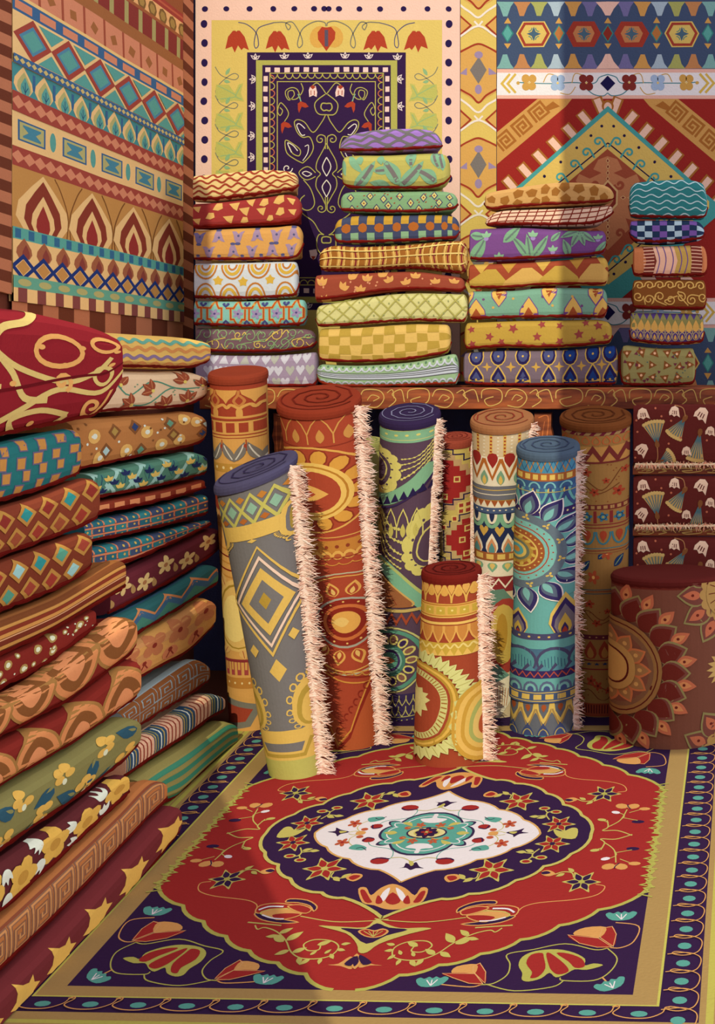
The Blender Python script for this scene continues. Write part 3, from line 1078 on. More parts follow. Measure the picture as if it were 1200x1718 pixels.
frieze(116)
p.T = [idt, M2]
p.rect(834, 166, 1020, 500, '#9c2a24')
og, br = '#cf9550', '#a8652c'
p.poly([(834, 222), (902, 166), (960, 166), (950, 178), (834, 276)], og)
for (x, y) in ((848, 236), (876, 212), (904, 188)):
    with p.at(x, y, -.70):
        p.key(-13, -12, 26, 24, 4, br, 1)
p.poly([(912, 182), (928, 170), (940, 178), (918, 186)], br)
for i in range(8):
    x, y = 1006 - i * 25, 176 + i * 22
    with p.at(x, y, -.72 if i else -.4):
        p.rect(-9, -13, 9, 13, '#a8652c'); p.rect(-5.5, -11, 5.5, 14, '#eebca4')
p.ell(1020, 178, 10, 10, '#a8652c'); p.ell(1020, 180, 6.5, 8, '#eebca4')
p.poly([(1020, 178), (834, 344), (834, 360), (1020, 520)], '#4c9a94')
p.poly([(1020, 188), (850, 338), (850, 350), (1020, 478)], '#dcb45e')
p.line([(1020, 240), (890, 346), (1020, 456)], 2.2, '#2a1c40', sm=False)
p.poly([(1020, 250), (906, 346), (1020, 444)], '#a04c34'); p.poly([(1020, 262), (1004, 268), (996, 284), (1010, 290), (990, 300), (972, 292), (966, 304), (980, 318), (960, 330), (944, 330), (940, 346), (972, 372), (990, 366), (984, 384), (1004, 404), (1020, 420)], '#c07850')
p.spiral(1000, 310, 9, 1.1, 5, '#a04c34', 0, 1); p.spiral(972, 350, 9, 1.1, 5, '#a04c34', 1, -1); p.spiral(1000, 392, 9, 1.1, 5, '#a04c34', 2, 1)
for (x, y) in ((1010, 212), (992, 228), (968, 248), (941, 272), (914, 296), (890, 318), (900, 366), (930, 392), (962, 416), (990, 440), (1010, 460)): p.dot(x, y, 2.6, '#2a1c40', 8)
for (x, y) in ((1004, 238), (984, 256), (964, 276), (940, 298), (916, 320), (930, 372), (956, 396), (984, 418), (1006, 436)):
    p.spiral(x, y, 7.5, 1.0, 3.2, '#4c9a94', -.4, -1, (x + 14, y + 9), .3)
p.T = [idt, M2]
for i in range(14): p.dia(1020, 270 + i * 10, 3.2, 5, '#d8a870'); p.dia(1020, 270 + i * 10, 1.8, 3, '#843026')
p.poly([(1020, 302), (1003, 320), (1003, 344), (1020, 362)], '#d8a870'); p.poly([(1020, 306), (1006, 322), (1006, 342), (1020, 358)], '#843026'); p.poly([(1020, 314), (1011, 326), (1011, 338), (1020, 350)], '#c07850')
for i in range(6): p.dia(994 - i * 12, 332, 5, 3.4, '#d8a870'); p.dia(994 - i * 12, 332, 3, 2, '#843026')
for (x, y) in ((950, 470), (910, 440), (880, 480)):
    p.ell(x, y, 10, 26, '#eebca4', .7)
frieze(500)
p.T = [idt]
p.rect(834, 550, 1206, 664, nv); p.T = [idt, M2]
head(550, -1)
p.T = [idt]
mb = flat_rug('', '', '', [(834, ZT), (1206, ZT), (1206, 664), (834, 664)], wall, p, '#9c2a24', LIT)
h3 = empty('wall_rug', wall(1020, 664)); tag(h3, 'red wall rug with a great turquoise-edged diamond between dark toothed bands', 'rug', 'rugs hung on the back wall')
mb.build('rug', PILE, h3)


# ---------------------------------------------------------------- the rug on the left wall
XR = XL + .012


def side(x, y):
    Y = XR * F / (x - CX)
    return Vector((XR, Y, CAMH - (y - CY) * Y / F))


# drawn in its own flat coordinates: q 0..100 along from the viewer's end to the far end, r 0..100 down
import itertools
TL_, TR_, BR_, BL_ = (20, -10), (306, 161), (308, 541), (22, 505)


def bil(q, r):
    """picture point of the rug point, the edges traced"""
    Ya, Yb_ = XR * F / (20 - CX), XR * F / (307 - CX)
    Y = Ya + (Yb_ - Ya) * q / 100
    x = CX + XR * F / Y
    t = (x - 20) / 287
    yt = TL_[1] + (TR_[1] - TL_[1]) * t
    yb = BL_[1] + (BR_[1] - BL_[1]) * t
    return x, yt + (yb - yt) * r / 100


def sidep(q, r):
    x, y = bil(q, r)
    return side(x, y)


GW = (2.05, 2.1, 2.0)
p = Pat(gain=GW, wob=.15, cell=2)
cr, rb, tl, bu, tr = '#cf9a66', '#74342c', '#4c7e74', '#34506e', '#ae6c50'
rr = lambda y: float(np.interp(y, RY, RV))
RY = [-400, -24, 4, 20, 76, 90, 138, 172, 232, 268, 372, 388, 462, 480, 516]
RV = [-60, -5, 0, 4.6, 19, 22, 31, 37.5, 49, 55.5, 76, 79.5, 91.5, 95.5, 100]


def sband(y0, y1, c): p.rect(0, rr(y0), 100, rr(y1), c, 14)


def rb_(a, b, c): p.rect(0, a, 100, b, c, 14)


rb_(-70, -36, '#7c4428'); rb_(-52, -49, '#8c3426'); rb_(-36, -32, '#84342a'); rb_(-34.6, -33.6, '#9c4a34'); rb_(-32, -25, '#c08a58')
for i in range(14):
    p.ell(3 + i * 7.4, -28.5, 3.0, 3.2, '#6a4a28', 0, 8); p.ell(3 + i * 7.4, -28.5, 2.0, 2.1, '#8c6a38', 0, 6)
rb_(-26, -24.4, '#844a2c'); rb_(-24.6, -15.4, '#702c26')
for i in range(11): p.rect(3 + i * 9.2, -24.4, 5.6 + i * 9.2, -15.6, '#8c7c4c')
rb_(-15.6, -11, '#84502e'); rb_(-11, 0, tr)
for i in range(9):
    p.blob(6 + i * 11.4, -5.5, 2.4, '#84502e', 4, .12); p.poly([(11 + i * 11.4, -11), (12.2 + i * 11.4, -11), (12.8 + i * 11.4, 0), (11.6 + i * 11.4, 0)], '#84402e')
rb_(-1.2, 0, '#c89a60')
sband(4, 20, bu)
for i in range(9): p.rect(1 + i * 11.2, .9, 8.6 + i * 11.2, 3.7, tr)
sband(20, 78, cr)
for i in range(6):
    x = 9 + i * 17.2
    p.dia(x, rr(49), 8.7, 7.2, '#84382e'); p.dia(x, rr(49), 6.2, 5.0, '#446a7c'); p.dia(x, rr(49), 4.8, 3.8, tl)
    for s in (1, -1):
        p.poly([(x + 8.6 - 6.2, rr(49) - s * 6.6), (x + 8.6 + 6.2, rr(49) - s * 6.6), (x + 8.6, rr(49) - s * 1.6)], tl)
sband(76, 90, bu)
for i in range(38): p.dia(1.3 + i * 2.65, rr(83), 1.2, .95, '#a89058')
sband(90, 138, '#3c7070')
for i in range(11):
    x = 5 + i * 9.4
    p.drop(x, rr(139), 8.6, 9.2, cr); p.drop(x + .4, rr(139), 6.4, 7.6, '#948a58'); p.drop(x + .8, rr(139), 4.2, 6.0, tl); p.line([(x + .8, rr(138)), (x + .8, rr(116))], .3, '#24405a', sm=False)
    for s in (-1, 1): p.line([(x + .8, rr(134)), (x + .8 + s * 1.2, rr(124))], .25, '#24405a', sm=False)
    p.rect(x + 4.2, rr(96), x + 5.4, rr(124), bu)
sband(138, 172, '#84382e')
for i in range(21): p.dia(2.5 + i * 5, rr(155), 2.9, 2.2, tr)
sband(172, 232, cr)
for i in range(5):
    x = 4 + i * 21
    p.rect(x - 1.6, rr(184), x + 11, rr(220), bu); p.rect(x - .8, rr(187), x + 10.2, rr(217), '#948a58'); p.rect(x + .6, rr(191), x + 8.8, rr(213), '#3c6a78')
    p.poly([(x + .6, rr(194)), (x + 3, rr(202)), (x + .6, rr(210))], '#948a58'); p.poly([(x + 8.8, rr(194)), (x + 6.4, rr(202)), (x + 8.8, rr(210))], '#948a58')
    p.ell(x + 14.6, rr(202), 1.5, 3.4, tl)
sband(232, 268, '#84382e')
for i in range(21): p.dia(2.5 + i * 5, rr(250), 2.9, 2.2, tr)
sband(268, 372, '#a0703c')
for i in range(4):
    x = 14 + i * 25
    for w, hh, c in ((25, 21.5, cr), (17.5, 19.5, '#702e22'), (11, 14, cr), (6.5, 10.5, '#7c2a26')):
        p.drop(x, rr(372) + 1.6 * hh / 20, w, hh, c)
    for s in (-1, 1): p.line([(x + 12.5 + s * 1, rr(372)), (x + 12.5 + s * .5, rr(330)), (x + 12.5 + s * 4, rr(290)), (x + 12.5 + s * 7, rr(270))], .5, '#6a4020')
sband(370, 388, '#4c8478')
for i in range(17): p.rect(1 + i * 6, rr(372), 3.6 + i * 6, rr(386), '#2e5470')
sband(388, 462, cr)
for i in range(11): p.drop(5 + i * 9.2, rr(428), 7.2, 7.2, '#844c34'); p.drop(5.8 + i * 9.2, rr(427), 3.4, 5.0, '#70342c')
for i in range(11):
    x = 4.6 + i * 9.2
    p.dia(x, rr(444), 3, 2.6, '#a0703c')
    p.dial(x, rr(444), 4.6, 3.7, 1.3, '#1e2c5c')
sband(462, 480, '#548470')
for i in range(11): p.ell(5 + i * 9.3, rr(471), 3, 1.2, '#948a58')
sband(480, 516, cr)
for i in range(12): p.rect(2 + i * 8.6, 95.4, 6.0 + i * 8.6, 100, '#6c3834')
mb = MB()
nq = 24
Q = [[sidep(i * 100 / nq, j) for j in (-70, 100)] for i in range(nq + 1)]
bc = dye(cr, GW)
for i in range(nq): mb.face([Q[i][0], Q[i + 1][0], Q[i + 1][1], Q[i][1]], bc)
for i in range(nq): mb.face([q + Vector((-.007, 0, 0)) for q in (Q[i][1], Q[i + 1][1], Q[i + 1][0], Q[i][0])], bc)
lay(mb, p, lambda q, r, l: sidep(q, r) + Vector((l, 0, 0)), us=[0] + [100 * i / 12 for i in range(1, 12)] + [100], vs=[-70, -30, 0, 25, 50, 75, 100])
# striped outer border
p = Pat(gain=GW, wob=.1, cell=2)
h4 = empty('wall_rug', (XR, 3.2, sidep(50, 100).z))
tag(h4, 'big geometric wall rug in teal, rust and sand bands hung on the side wall', 'rug')
mb.build('rug', PILE, h4)
mb = MB()
t1, t2 = dye('#b8704e', (1.35, 1.4, 1.4)), dye('#6c3624', (1.35, 1.4, 1.4))
zt, zb = 2.35, 1.0


def zline(Y, k):
    """edges of the border fan a little, like the rug's own rows"""
    return zb + (zt - zb) * k


def strip(x0, x1, n, y0s, y1s):
    for i in range(n):
        a, b = i / n, (i + 1) / n
        pts = []
        for x, (ya, yb) in ((x0, y0s), (x1, y1s)):
            pts.append((side(x, ya + (yb - ya) * a), side(x, ya + (yb - ya) * b)))
        c = t1 if i % 2 else t2
        mb.face([pts[0][0], pts[1][0], pts[1][1], pts[0][1]], c)
        mb.face([q - Vector((.007, 0, 0)) for q in (pts[0][1], pts[1][1], pts[1][0], pts[0][0])], c)


strip(-40, 19.6, 30, (-100, 478), (-70, 494))
strip(307.5, 324.6, 38, (-60, 545), (-40, 552))
for i in range(11):
    xa, xb = 20 + (307 - 20) * i / 11, 20 + (307 - 20) * (i + 1) / 11
    f = lambda x: 490.5 + (541.5 - 490.5) * (x - 21) / 287
    c = t2 if i % 2 else t1
    mb.face([side(xa, f(xa)), side(xb, f(xb)), side(xb, f(xb) + 52), side(xa, f(xa) + 60)], c)
mb.face([side(307.5, 545), side(324.6, 552), side(324.6, 600), side(307.5, 596)], t2)
mb.build('striped_border', PILE, h4)
# ---------------------------------------------------------------- the great carpet on the floor
def homog(src, dst):
    A, b = [], []
    for (x, y), (u, v) in zip(src, dst):
        A.append([x, y, 1, 0, 0, 0, -u * x, -u * y]); b.append(u)
        A.append([0, 0, 0, x, y, 1, -v * x, -v * y]); b.append(v)
    h = np.linalg.solve(np.array(A, float), np.array(b, float))
    return lambda x, y: ((h[0] * x + h[1] * y + h[2]) / (h[6] * x + h[7] * y + 1), (h[3] * x + h[4] * y + h[5]) / (h[6] * x + h[7] * y + 1))


quad = [(112, 1655), (1062, 1670), (1130, 1226), (495, 1228)]
unit = [(-100, 100), (100, 100), (100, -100), (-100, -100)]
to_uv, to_px = homog(quad, unit), homog(unit, quad)
CT = .010        # pile height


def cpos(u, v, l):
    return on_floor(*to_px(u, v), CT) + Vector((0, 0, l))


def crop(ox, oy, s):
    return lambda pts: [to_uv(x / s + ox, y / s + oy) for x, y in pts]


A_, B_, C_, L_ = crop(240, 1220, 2.5), crop(700, 1220, 2.4), crop(500, 1280, 2.667), crop(0, 1280, 2.857)
q4 = [lambda x, y: (x, y), lambda x, y: (-x, y), lambda x, y: (x, -y), lambda x, y: (-x, -y)]
q2v = [lambda x, y: (x, y), lambda x, y: (x, -y)]
q2h = [lambda x, y: (x, y), lambda x, y: (-x, y)]
one = [lambda x, y: (x, y)]
RD, NV, GR_, TN, OG, TE, WH, YG = '#a52d2a', '#371e42', '#b9ae54', '#b28c54', '#dd9c58', '#5ea090', '#ecdcdc', '#c8b660'
p = Pat(gain=LIT, wob=.12, cell=2.0)


def mir(Q, both=True):
    """half outlines traced in the lower left quarter made whole: down the left, mirrored up, mirrored right"""
    up = [(x, -y) for x, y in reversed(Q)]
    lefts = Q + up
    right = [(-x, y) for x, y in reversed(lefts)]
    return lefts + right


def scallop(cusps, k=.13, m=5, k0=None):
    out = []
    kk = k
    for n_, ((x0, y0), (x1, y1)) in enumerate(zip(cusps, cusps[1:])):
        k = k0 if k0 is not None and n_ == 0 else kk
        L = math.hypot(x1 - x0, y1 - y0)
        nx, ny = (y1 - y0) / L, -(x1 - x0) / L
        if nx * (x0 + x1) + ny * (y0 + y1) < 0: nx, ny = -nx, -ny
        for i in range(m):
            t = i / m
            b = math.sin(PI * t) ** .7 * k * L
            out.append((x0 + (x1 - x0) * t + nx * b, y0 + (y1 - y0) * t + ny * b))
    return out + [cusps[-1]]


# border bands, from the edge in
E = 134
p.rect(-E, -E, E, E, '#b9a05e'); p.rect(-E + 2.5, -E + 2.5, E - 2.5, E - 2.5, '#c3b454'); p.rect(-E + 5.5, -E + 5.5, E - 5.5, E - 4.2, TN)
XB, YB = 122.8, 112.9
p.rect(-127.6, -121, 127.6, 118.4, '#c3b454'); p.rect(-125.0, -120, 125.0, 116.6, TN)
p.rect(-XB, -118, XB, YB, NV)
p.rect(-108.5, -106, 108.5, 105.0, TN)
p.rect(-109.4, -106.8, -108.5, 105.6, '#c9bc58'); p.rect(108.5, -106.8, 109.4, 105.6, '#c9bc58'); p.rect(-109.4, 105.0, 109.4, 105.6, '#c9bc58')
p.rect(-100, -100, 100, 100, NV)
n = 24
for i in range(n):
    v = -108 + i * 220 / (n - 1)
    for s in (-1, 1):
        p.ell(s * 116, v, 2.5, 1.8, TE, 0, 12)
        p.line([(s * 110.2, v - 4.2), (s * 117, v - 5.2), (s * 121.4, v - 3.4), (s * 122.2, v), (s * 120.6, v + 4.0), (s * 116, v + 5.8), (s * 112, v + 5.0), (s * 113.4, v + 3.8), (s * 119, v + 5.0)], .42, OG)
for i in range(13):
    u = -103 + i * 206 / 12
    p.ell(u, 109.2, 2.9, 1.4, TE, 0, 12)
    p.line([(u - 9.2, 107.2), (u - 7.4, 106.4), (u - 6.8, 107.6), (u - 8.6, 110.4), (u - 4, 112.3), (u + 3, 112.2), (u + 7.6, 109.8), (u + 8.6, 107.2), (u + 10, 107.1)], .42, OG)

# red field with its scalloped edge
Q = A_([(795, 1109), (682, 1038), (565, 992), (446, 942), (348, 880), (254, 818), (168, 752), (66, 662)])
Q[0] = (Q[0][0], 100)
Q = scallop(Q, .11)
NQ = len(Q) - 1
u0 = Q[-1][0]
n = 15
for i in range(n):
    v = Q[NQ][1] * (1 - (i + .6) / n)
    Q.append((u0 - .6 + (1.2 if i % 2 else -.4), max(v, .6)))
red = mir(Q)
p.poly(red, RD)
sc = p
p.T = q4
p.line(Q, 1.5, GR_, sm=False)
for i in range(7):
    v = 4 + i * 6.2
    p.line([(u0 - 2.6, v - 3.4), (u0 + 1.5, v - 2.4), (u0 - .5, v), (u0 + 3.2, v + 1.6), (u0 - 2.2, v + 3.2)], .8, GR_, sm=False)

p.poly = lambda pts, c, sm=True, n=3: Pat.poly(p, pts, c, sm, n)
# corner pieces: fans, small tulips and the big bell
def shell(P, ang=0, s=1.0):
    x, y = P
    with p.at(x, y, ang, s):
        p.poly([(-6, -2), (-4.4, -3.4), (-2.8, -2.6), (-1.2, -3.6), (0, -2.7), (1.4, -3.6), (3, -2.6), (4.6, -3.4), (6, -2), (3.4, 1.6), (-3.0, 1.6)], TE)
        for k in (-1, 0, 1): p.line([(0, 1.4), (k * 2, -1.8)], .45, WH, sm=False)


def tulip(pts_red, pts_or, pts_red2):
    p.poly(pts_red, RD); p.poly(pts_or, OG); p.poly(pts_red2, RD)
    for P in (pts_red, pts_red2): p.line(P, .35, '#e0a468', closed=True, sm=False)


p.line(L_([(740, 745), (620, 760), (570, 830), (600, 860), (660, 858)]), .5, OG)
p.line(L_([(650, 865), (560, 910), (530, 970), (560, 1012), (690, 1018), (720, 1005)]), .5, GR_)
p.line(L_([(650, 862), (700, 872), (860, 848), (980, 880), (1070, 905), (1010, 950), (970, 1000), (990, 1040), (1040, 1048)]), .5, GR_)
p.line(L_([(690, 1018), (710, 1050), (860, 1072), (1020, 1045)]), .5, GR_)
p.line(L_([(1040, 1048), (1080, 1060), (1230, 1052), (1290, 1040)]), .5, OG)
p.line(L_([(500, 1015), (540, 995)]), .6, OG)
shell(L_([(740, 720)])[0], .1); shell(L_([(455, 1035)])[0], .5, .95)
shell(A_([(515, 1068)])[0], .1, .95)
tulip(L_([(635, 856), (680, 800), (735, 765), (770, 775), (740, 815)]), L_([(735, 815), (760, 768), (850, 772), (875, 800), (800, 825)]), L_([(640, 858), (740, 820), (890, 808), (800, 845), (700, 862)]))
tulip(L_([(1028, 1042), (1080, 990), (1150, 950), (1165, 965), (1140, 990)]), L_([(1120, 1000), (1160, 955), (1240, 968), (1230, 1000), (1150, 1010)]), L_([(1035, 1045), (1120, 1000), (1270, 1003), (1200, 1022), (1100, 1045)]))
p.poly(L_([(590, 942), (640, 935), (670, 945), (700, 915), (780, 888), (870, 875), (960, 886), (990, 915), (965, 955), (910, 990), (880, 1020), (840, 1028), (800, 1012), (790, 985), (740, 1005), (712, 990), (695, 965), (640, 965)]), GR_)
p.poly(L_([(665, 950), (715, 915), (800, 893), (855, 893), (760, 930), (700, 958)]), RD)
p.poly(L_([(712, 975), (770, 940), (880, 895), (895, 900), (830, 950), (790, 975), (742, 992)]), RD)
p.poly(L_([(820, 1005), (830, 965), (890, 915), (920, 895), (960, 905), (940, 945), (870, 985), (850, 1012)]), RD)

# sprays of berries in the red field
p.line(A_([(355, 445), (400, 465), (460, 465), (430, 480), (415, 510)]), .6, YG)
p.line(A_([(430, 480), (360, 510), (300, 560)]), .55, YG); p.line(A_([(360, 510), (330, 530), (345, 545)]), .4, YG); p.line(A_([(340, 520), (290, 508)]), .4, YG); p.line(A_([(300, 545), (235, 562)]), .4, YG); p.line(A_([(415, 500), (440, 512)]), .5, YG)
for (x, y, a, b, c, r) in ((292, 503, 3.6, 1.5, NV, 0), (357, 546, 2.5, 1.3, WH, .3), (222, 563, 3.2, 1.5, OG, 0), (436, 512, 2.6, 1.2, YG, .2), (262, 576, 3.6, 2.4, OG, -.3), (312, 577, 3.6, 2.4, OG, .3)): p.ell(*A_([(x, y)])[0], a * .8, b * .9, c, r, 10)
p.line(A_([(280, 585), (286, 575), (283, 562)]), .5, NV)
# star flower, its bud and long stem
p.line(A_([(285, 650), (240, 658), (236, 690), (300, 712), (430, 728), (475, 745), (478, 765)]), .45, OG)


def starf(P, r, edge, fill, cen, sq=1.0, rot=.0):
    p.star(P[0], P[1], r, edge, 6, .5, rot, sq)
    for k in range(6):
        t = rot + k * PI / 3
        p.leaf(P[0] + r * .12 * math.cos(t), P[1] + r * .12 * math.sin(t), r * .66, r * .32, t, fill)
    p.dot(P[0], P[1], r * .16, cen)


starf(A_([(352, 641)])[0], 8.0, YG, NV, GR_)
p.line(A_([(400, 625), (430, 605), (470, 602), (500, 615), (540, 608)]), .6, YG)
for q, r in (((425, 602), -.8), ((455, 608), .6)): p.leaf(*A_([q])[0], 4, 2, r, YG)
p.poly(A_([(490, 610), (530, 596), (552, 600), (545, 612), (520, 620), (500, 620)]), OG); p.poly(A_([(512, 608), (535, 600), (552, 606), (535, 614)]), NV)
# the large lotus in profile
def petal(pts, c, o=OG, w=.55):
    q = A_(pts)
    p.poly(q, c); p.line(q, w, o, closed=True, n=3)


petal([(468, 788), (500, 812), (580, 826), (650, 822), (600, 812), (530, 800), (490, 780)], NV)
petal([(472, 778), (492, 752), (560, 742), (640, 752), (600, 764), (530, 768), (494, 784)], RD)
petal([(492, 784), (540, 768), (620, 768), (664, 784), (610, 800), (540, 800)], OG, YG)
petal([(540, 792), (600, 784), (664, 788), (620, 806), (560, 812)], RD)
petal([(600, 738), (618, 724), (690, 730), (730, 756), (716, 776), (700, 754), (650, 740)], NV)
petal([(608, 756), (660, 750), (706, 768), (684, 786), (644, 778)], RD)
p.line(A_([(486, 772), (530, 758), (590, 758)]), .9, WH); p.line(A_([(500, 792), (540, 806), (590, 810)]), .7, WH)
p.line(A_([(440, 822), (500, 828), (580, 836)]), .7, YG)
p.line(A_([(660, 796), (800, 818), (940, 816), (1030, 808)]), .5, YG)
# leafy spiral
p.line(A_([(470, 835), (480, 852), (510, 845), (560, 862), (600, 900), (620, 945), (660, 972), (730, 975), (790, 960), (820, 925), (790, 900), (720, 895), (675, 915), (690, 940), (735, 938), (745, 918)]), .55, YG)
for (x, y, r, l) in ((590, 905, -2.5, 8), (600, 900, -.9, 8), (570, 870, -.7, 6), (565, 880, 3.0, 5), (625, 950, -.6, 6), (615, 940, 2.6, 6), (655, 968, 1.2, 5), (700, 975, 2.2, 5), (745, 972, 1.4, 4), (785, 955, .9, 4), (812, 935, .2, 4), (830, 915, -.2, 4), (730, 918, -.5, 6), (700, 960, -1, 3.5), (760, 955, -1, 3.5)): p.leaf(*A_([(x, y)])[0], l * .9, l * .42, r, YG)

# violet medallion
Q = A_([(1030, 806), (862, 722), (768, 700), (632, 641), (576, 582), (516, 531), (500, 470)])
cxm = Q[0][0]
Q = [(min(0, x - cxm * (1 - i / 6)), y) for i, (x, y) in enumerate(Q)]
Q[-1] = (Q[-1][0], 0)
Q = scallop(Q, .13, k0=-.05)
med = mir(Q)
p.T = one
Pat.poly(p, med, NV)
p.T = q4
p.line(Q + [(Q[-1][0], -.4)], 1.5, YG, sm=False)
# star flowers and sprigs within it
starf(A_([(629, 490)])[0], 7.6, YG, RD, NV)
starf(A_([(762, 600)])[0], 9.4, YG, RD, YG)
p.line(A_([(660, 510), (665, 530), (650, 545), (618, 546)]), .6, YG); p.line(A_([(665, 530), (710, 526)]), .6, YG); p.line(A_([(655, 540), (662, 562)]), .6, YG)
for q in ((616, 546), (660, 563)): p.ell(*A_([q])[0], 2.6, 1.6, YG); p.ell(*A_([q])[0], 1.7, 1.0, RD)
for q, r in (((700, 524), 0), ((668, 524), -.4)): p.leaf(*A_([q])[0], 4.4, 2.2, r, YG)
p.line(A_([(800, 615), (790, 635), (830, 640), (870, 632)]), .6, YG)
for q, r in (((800, 635), .7), ((830, 640), -.8)): p.leaf(*A_([q])[0], 4.6, 2.4, r, YG)
p.poly(A_([(850, 640), (880, 622), (918, 625), (915, 640), (880, 655)]), OG); p.poly(A_([(862, 639), (885, 628), (912, 632), (880, 649)]), RD)
p.T = q2h
p.poly([(x, y) for x, y in A_([(560, 468), (590, 430), (620, 425), (640, 440), (685, 432), (650, 456), (610, 468)])], YG)
# lotus above and below the white heart, diamond and lotus at the tips
p.T = q2v
cxu = A_([(1072, 720)])[0][0]


def cen(pts):
    return [(x - cxu, y) for x, y in A_(pts)]


p.poly(cen([(926, 686), (960, 680), (980, 712), (1020, 682), (1072, 664), (1124, 682), (1164, 712), (1190, 680), (1220, 686), (1200, 736), (1150, 754), (1110, 768), (1072, 772), (1034, 768), (994, 754), (944, 742)]), OG)
p.poly(cen([(934, 695), (952, 690), (975, 725), (985, 742), (955, 740)]), RD); p.poly(cen([(1210, 697), (1190, 697), (1168, 725), (1158, 742), (1188, 738)]), RD)
p.poly(cen([(1030, 700), (1060, 680), (1050, 715), (1035, 735), (1012, 740)]), WH); p.poly(cen([(1115, 700), (1085, 680), (1095, 715), (1110, 735), (1133, 740)]), WH)
p.poly(cen([(1072, 700), (1105, 735), (1072, 752), (1040, 735)]), RD); p.poly(cen([(1010, 712), (1030, 735), (1020, 748), (1000, 744)]), RD); p.poly(cen([(1135, 712), (1115, 735), (1125, 748), (1145, 744)]), RD)
cxd = A_([(1000, 865)])[0][0]
D = lambda pts: [(x - cxd + (0), y) for x, y in A_(pts)]
p.poly(D([(765, 838), (860, 842), (960, 845), (1000, 815), (1020, 812), (1050, 830), (1110, 848), (1200, 846), (1240, 850), (1190, 862), (1120, 880), (1020, 915), (970, 950), (935, 950), (925, 915), (880, 870)]), YG)
p.poly(D([(860, 848), (960, 852), (1010, 828), (1060, 846), (1140, 855), (1050, 880), (966, 915), (900, 868)]), NV)
p.poly(D([(930, 862), (965, 852), (1000, 858), (1035, 850), (1060, 862), (1035, 882), (995, 890), (955, 882)]), OG); p.poly(D([(940, 863), (968, 856), (1000, 864), (1035, 856), (1050, 862), (1030, 879), (995, 886), (960, 879)]), RD)
for k in (-2, -1, 0, 1, 2): p.line(D([(995, 886), (995 + k * 20, 862)]), .3, YG, sm=False)
for pts, c in (([(805, 1000), (850, 995), (900, 965), (920, 985), (905, 1018), (860, 1005)], OG), ([(1035, 1003), (985, 995), (955, 965), (925, 985), (940, 1012), (985, 1003)], OG), ([(928, 955), (900, 990), (912, 1015), (925, 1018), (945, 990)], OG), ([(875, 998), (915, 968), (925, 975), (905, 1006)], NV), ([(990, 992), (945, 962), (935, 975), (955, 1003)], NV), ([(928, 965), (912, 990), (918, 1010), (936, 990)], NV)): p.poly(D(pts), c)

# white heart of the carpet
Q = C_([(480, 541), (376, 488), (236, 442), (128, 392), (68, 330)])
c0 = Q[0][0]
vq = Q[-1][1]
Q = [(min(0, x - c0 * (1 - i / 4)), y - vq * i / 4) for i, (x, y) in enumerate(Q)]
Q = scallop(Q, .11, k0=-.04)
p.T = one
Pat.poly(p, mir(Q), WH)
p.T = q4
p.line(Q, .9, '#dca45e', sm=False)
ctr = to_uv(722, 1403)


def W(pts):
    return [(x - ctr[0], y - ctr[1]) for x, y in C_(pts)]


p.line(W([(330, 365), (345, 385), (430, 400), (440, 425), (425, 445)]), .4, TE)
p.ell(*W([(380, 452)])[0], 4.0, 2.6, RD, 0, 12); p.line(W([(345, 448), (375, 440), (425, 444)]), .8, NV)
p.ell(*W([(330, 358)])[0], 2.8, 2.0, RD, 0, 12); p.line(W([(304, 365), (325, 348), (355, 352)]), .7, NV)
p.line(W([(240, 330), (265, 335), (290, 330), (250, 350), (245, 372), (270, 392)]), .4, YG); p.line(W([(430, 440), (480, 438), (520, 455)]), .4, YG)
p.flower(*W([(213, 370)])[0], 3.2, 5, '#c0583a', RD); p.ell(*W([(295, 328)])[0], 2.2, 1.5, OG); p.ell(*W([(292, 344)])[0], 1.6, 1.2, '#c0583a')
p.poly(W([(242, 398), (275, 378), (322, 392), (300, 405)]), TE); p.line(W([(275, 398), (300, 392), (320, 405)]), .4, NV)
p.T = q2h
p.poly(W([(145, 322), (180, 318), (185, 303), (205, 312), (245, 322), (205, 332), (190, 342), (180, 328)]), NV); p.poly(W([(200, 318), (235, 320), (205, 328)]), YG)
p.T = q2v
p.poly([(x - 0, y) for x, y in W([(468, 485), (490, 480), (500, 462), (522, 470), (545, 458), (560, 478), (580, 486), (545, 486), (520, 494), (500, 484)])], NV)
p.poly(W([(512, 455), (530, 455), (534, 470), (520, 476)]), YG)
# turquoise centre
T0 = W([(560, 422), (480, 412), (440, 395), (430, 375), (375, 377), (408, 358), (392, 345), (392, 327)])
s0 = T0[0][0]
T0 = [(x - s0 * (1 - i / 7) * .0, y) for i, (x, y) in enumerate(T0)]
T0 = [(0, T0[0][1])] + T0[1:-1] + [(T0[-1][0], 0)]
p.T = one
T1 = scallop([(0, T0[0][1]), T0[3], T0[4], (T0[5][0], T0[5][1]), (T0[7][0], 0)], .16)
T1 = [(min(0, x), max(0, y)) for x, y in T1]
p.poly(mir([(x * 1.06, y * 1.07) for x, y in T1]), '#3a2a4c', False); p.poly(mir(T1), TE, False)
p.T = q4
p.line([(x * .88, y * .86) for x, y in T1], .55, WH, sm=False)
p.T = one
p.T = q2v
p.poly([(-6, 11.5), (-3, 8.5), (3, 8.5), (6, 11.5), (1.2, 12.5), (1, 15.5), (-1, 15.5), (-1.2, 12.5)], WH)
p.T = q4
p.leaf(-13, 8.5, 6, 2.4, -.7, YG, None, .3); p.ell(-9.5, 4, 1.5, 1.2, '#c0583a'); p.flower(-4.5, 6.2, 2.4, 5, '#c0583a'); p.line([(-9.5, 4), (-6, 5), (-3, 4)], .4, YG)
p.T = q2h
p.leaf(-13, 0, -6, 3, 0, YG)
p.T = one
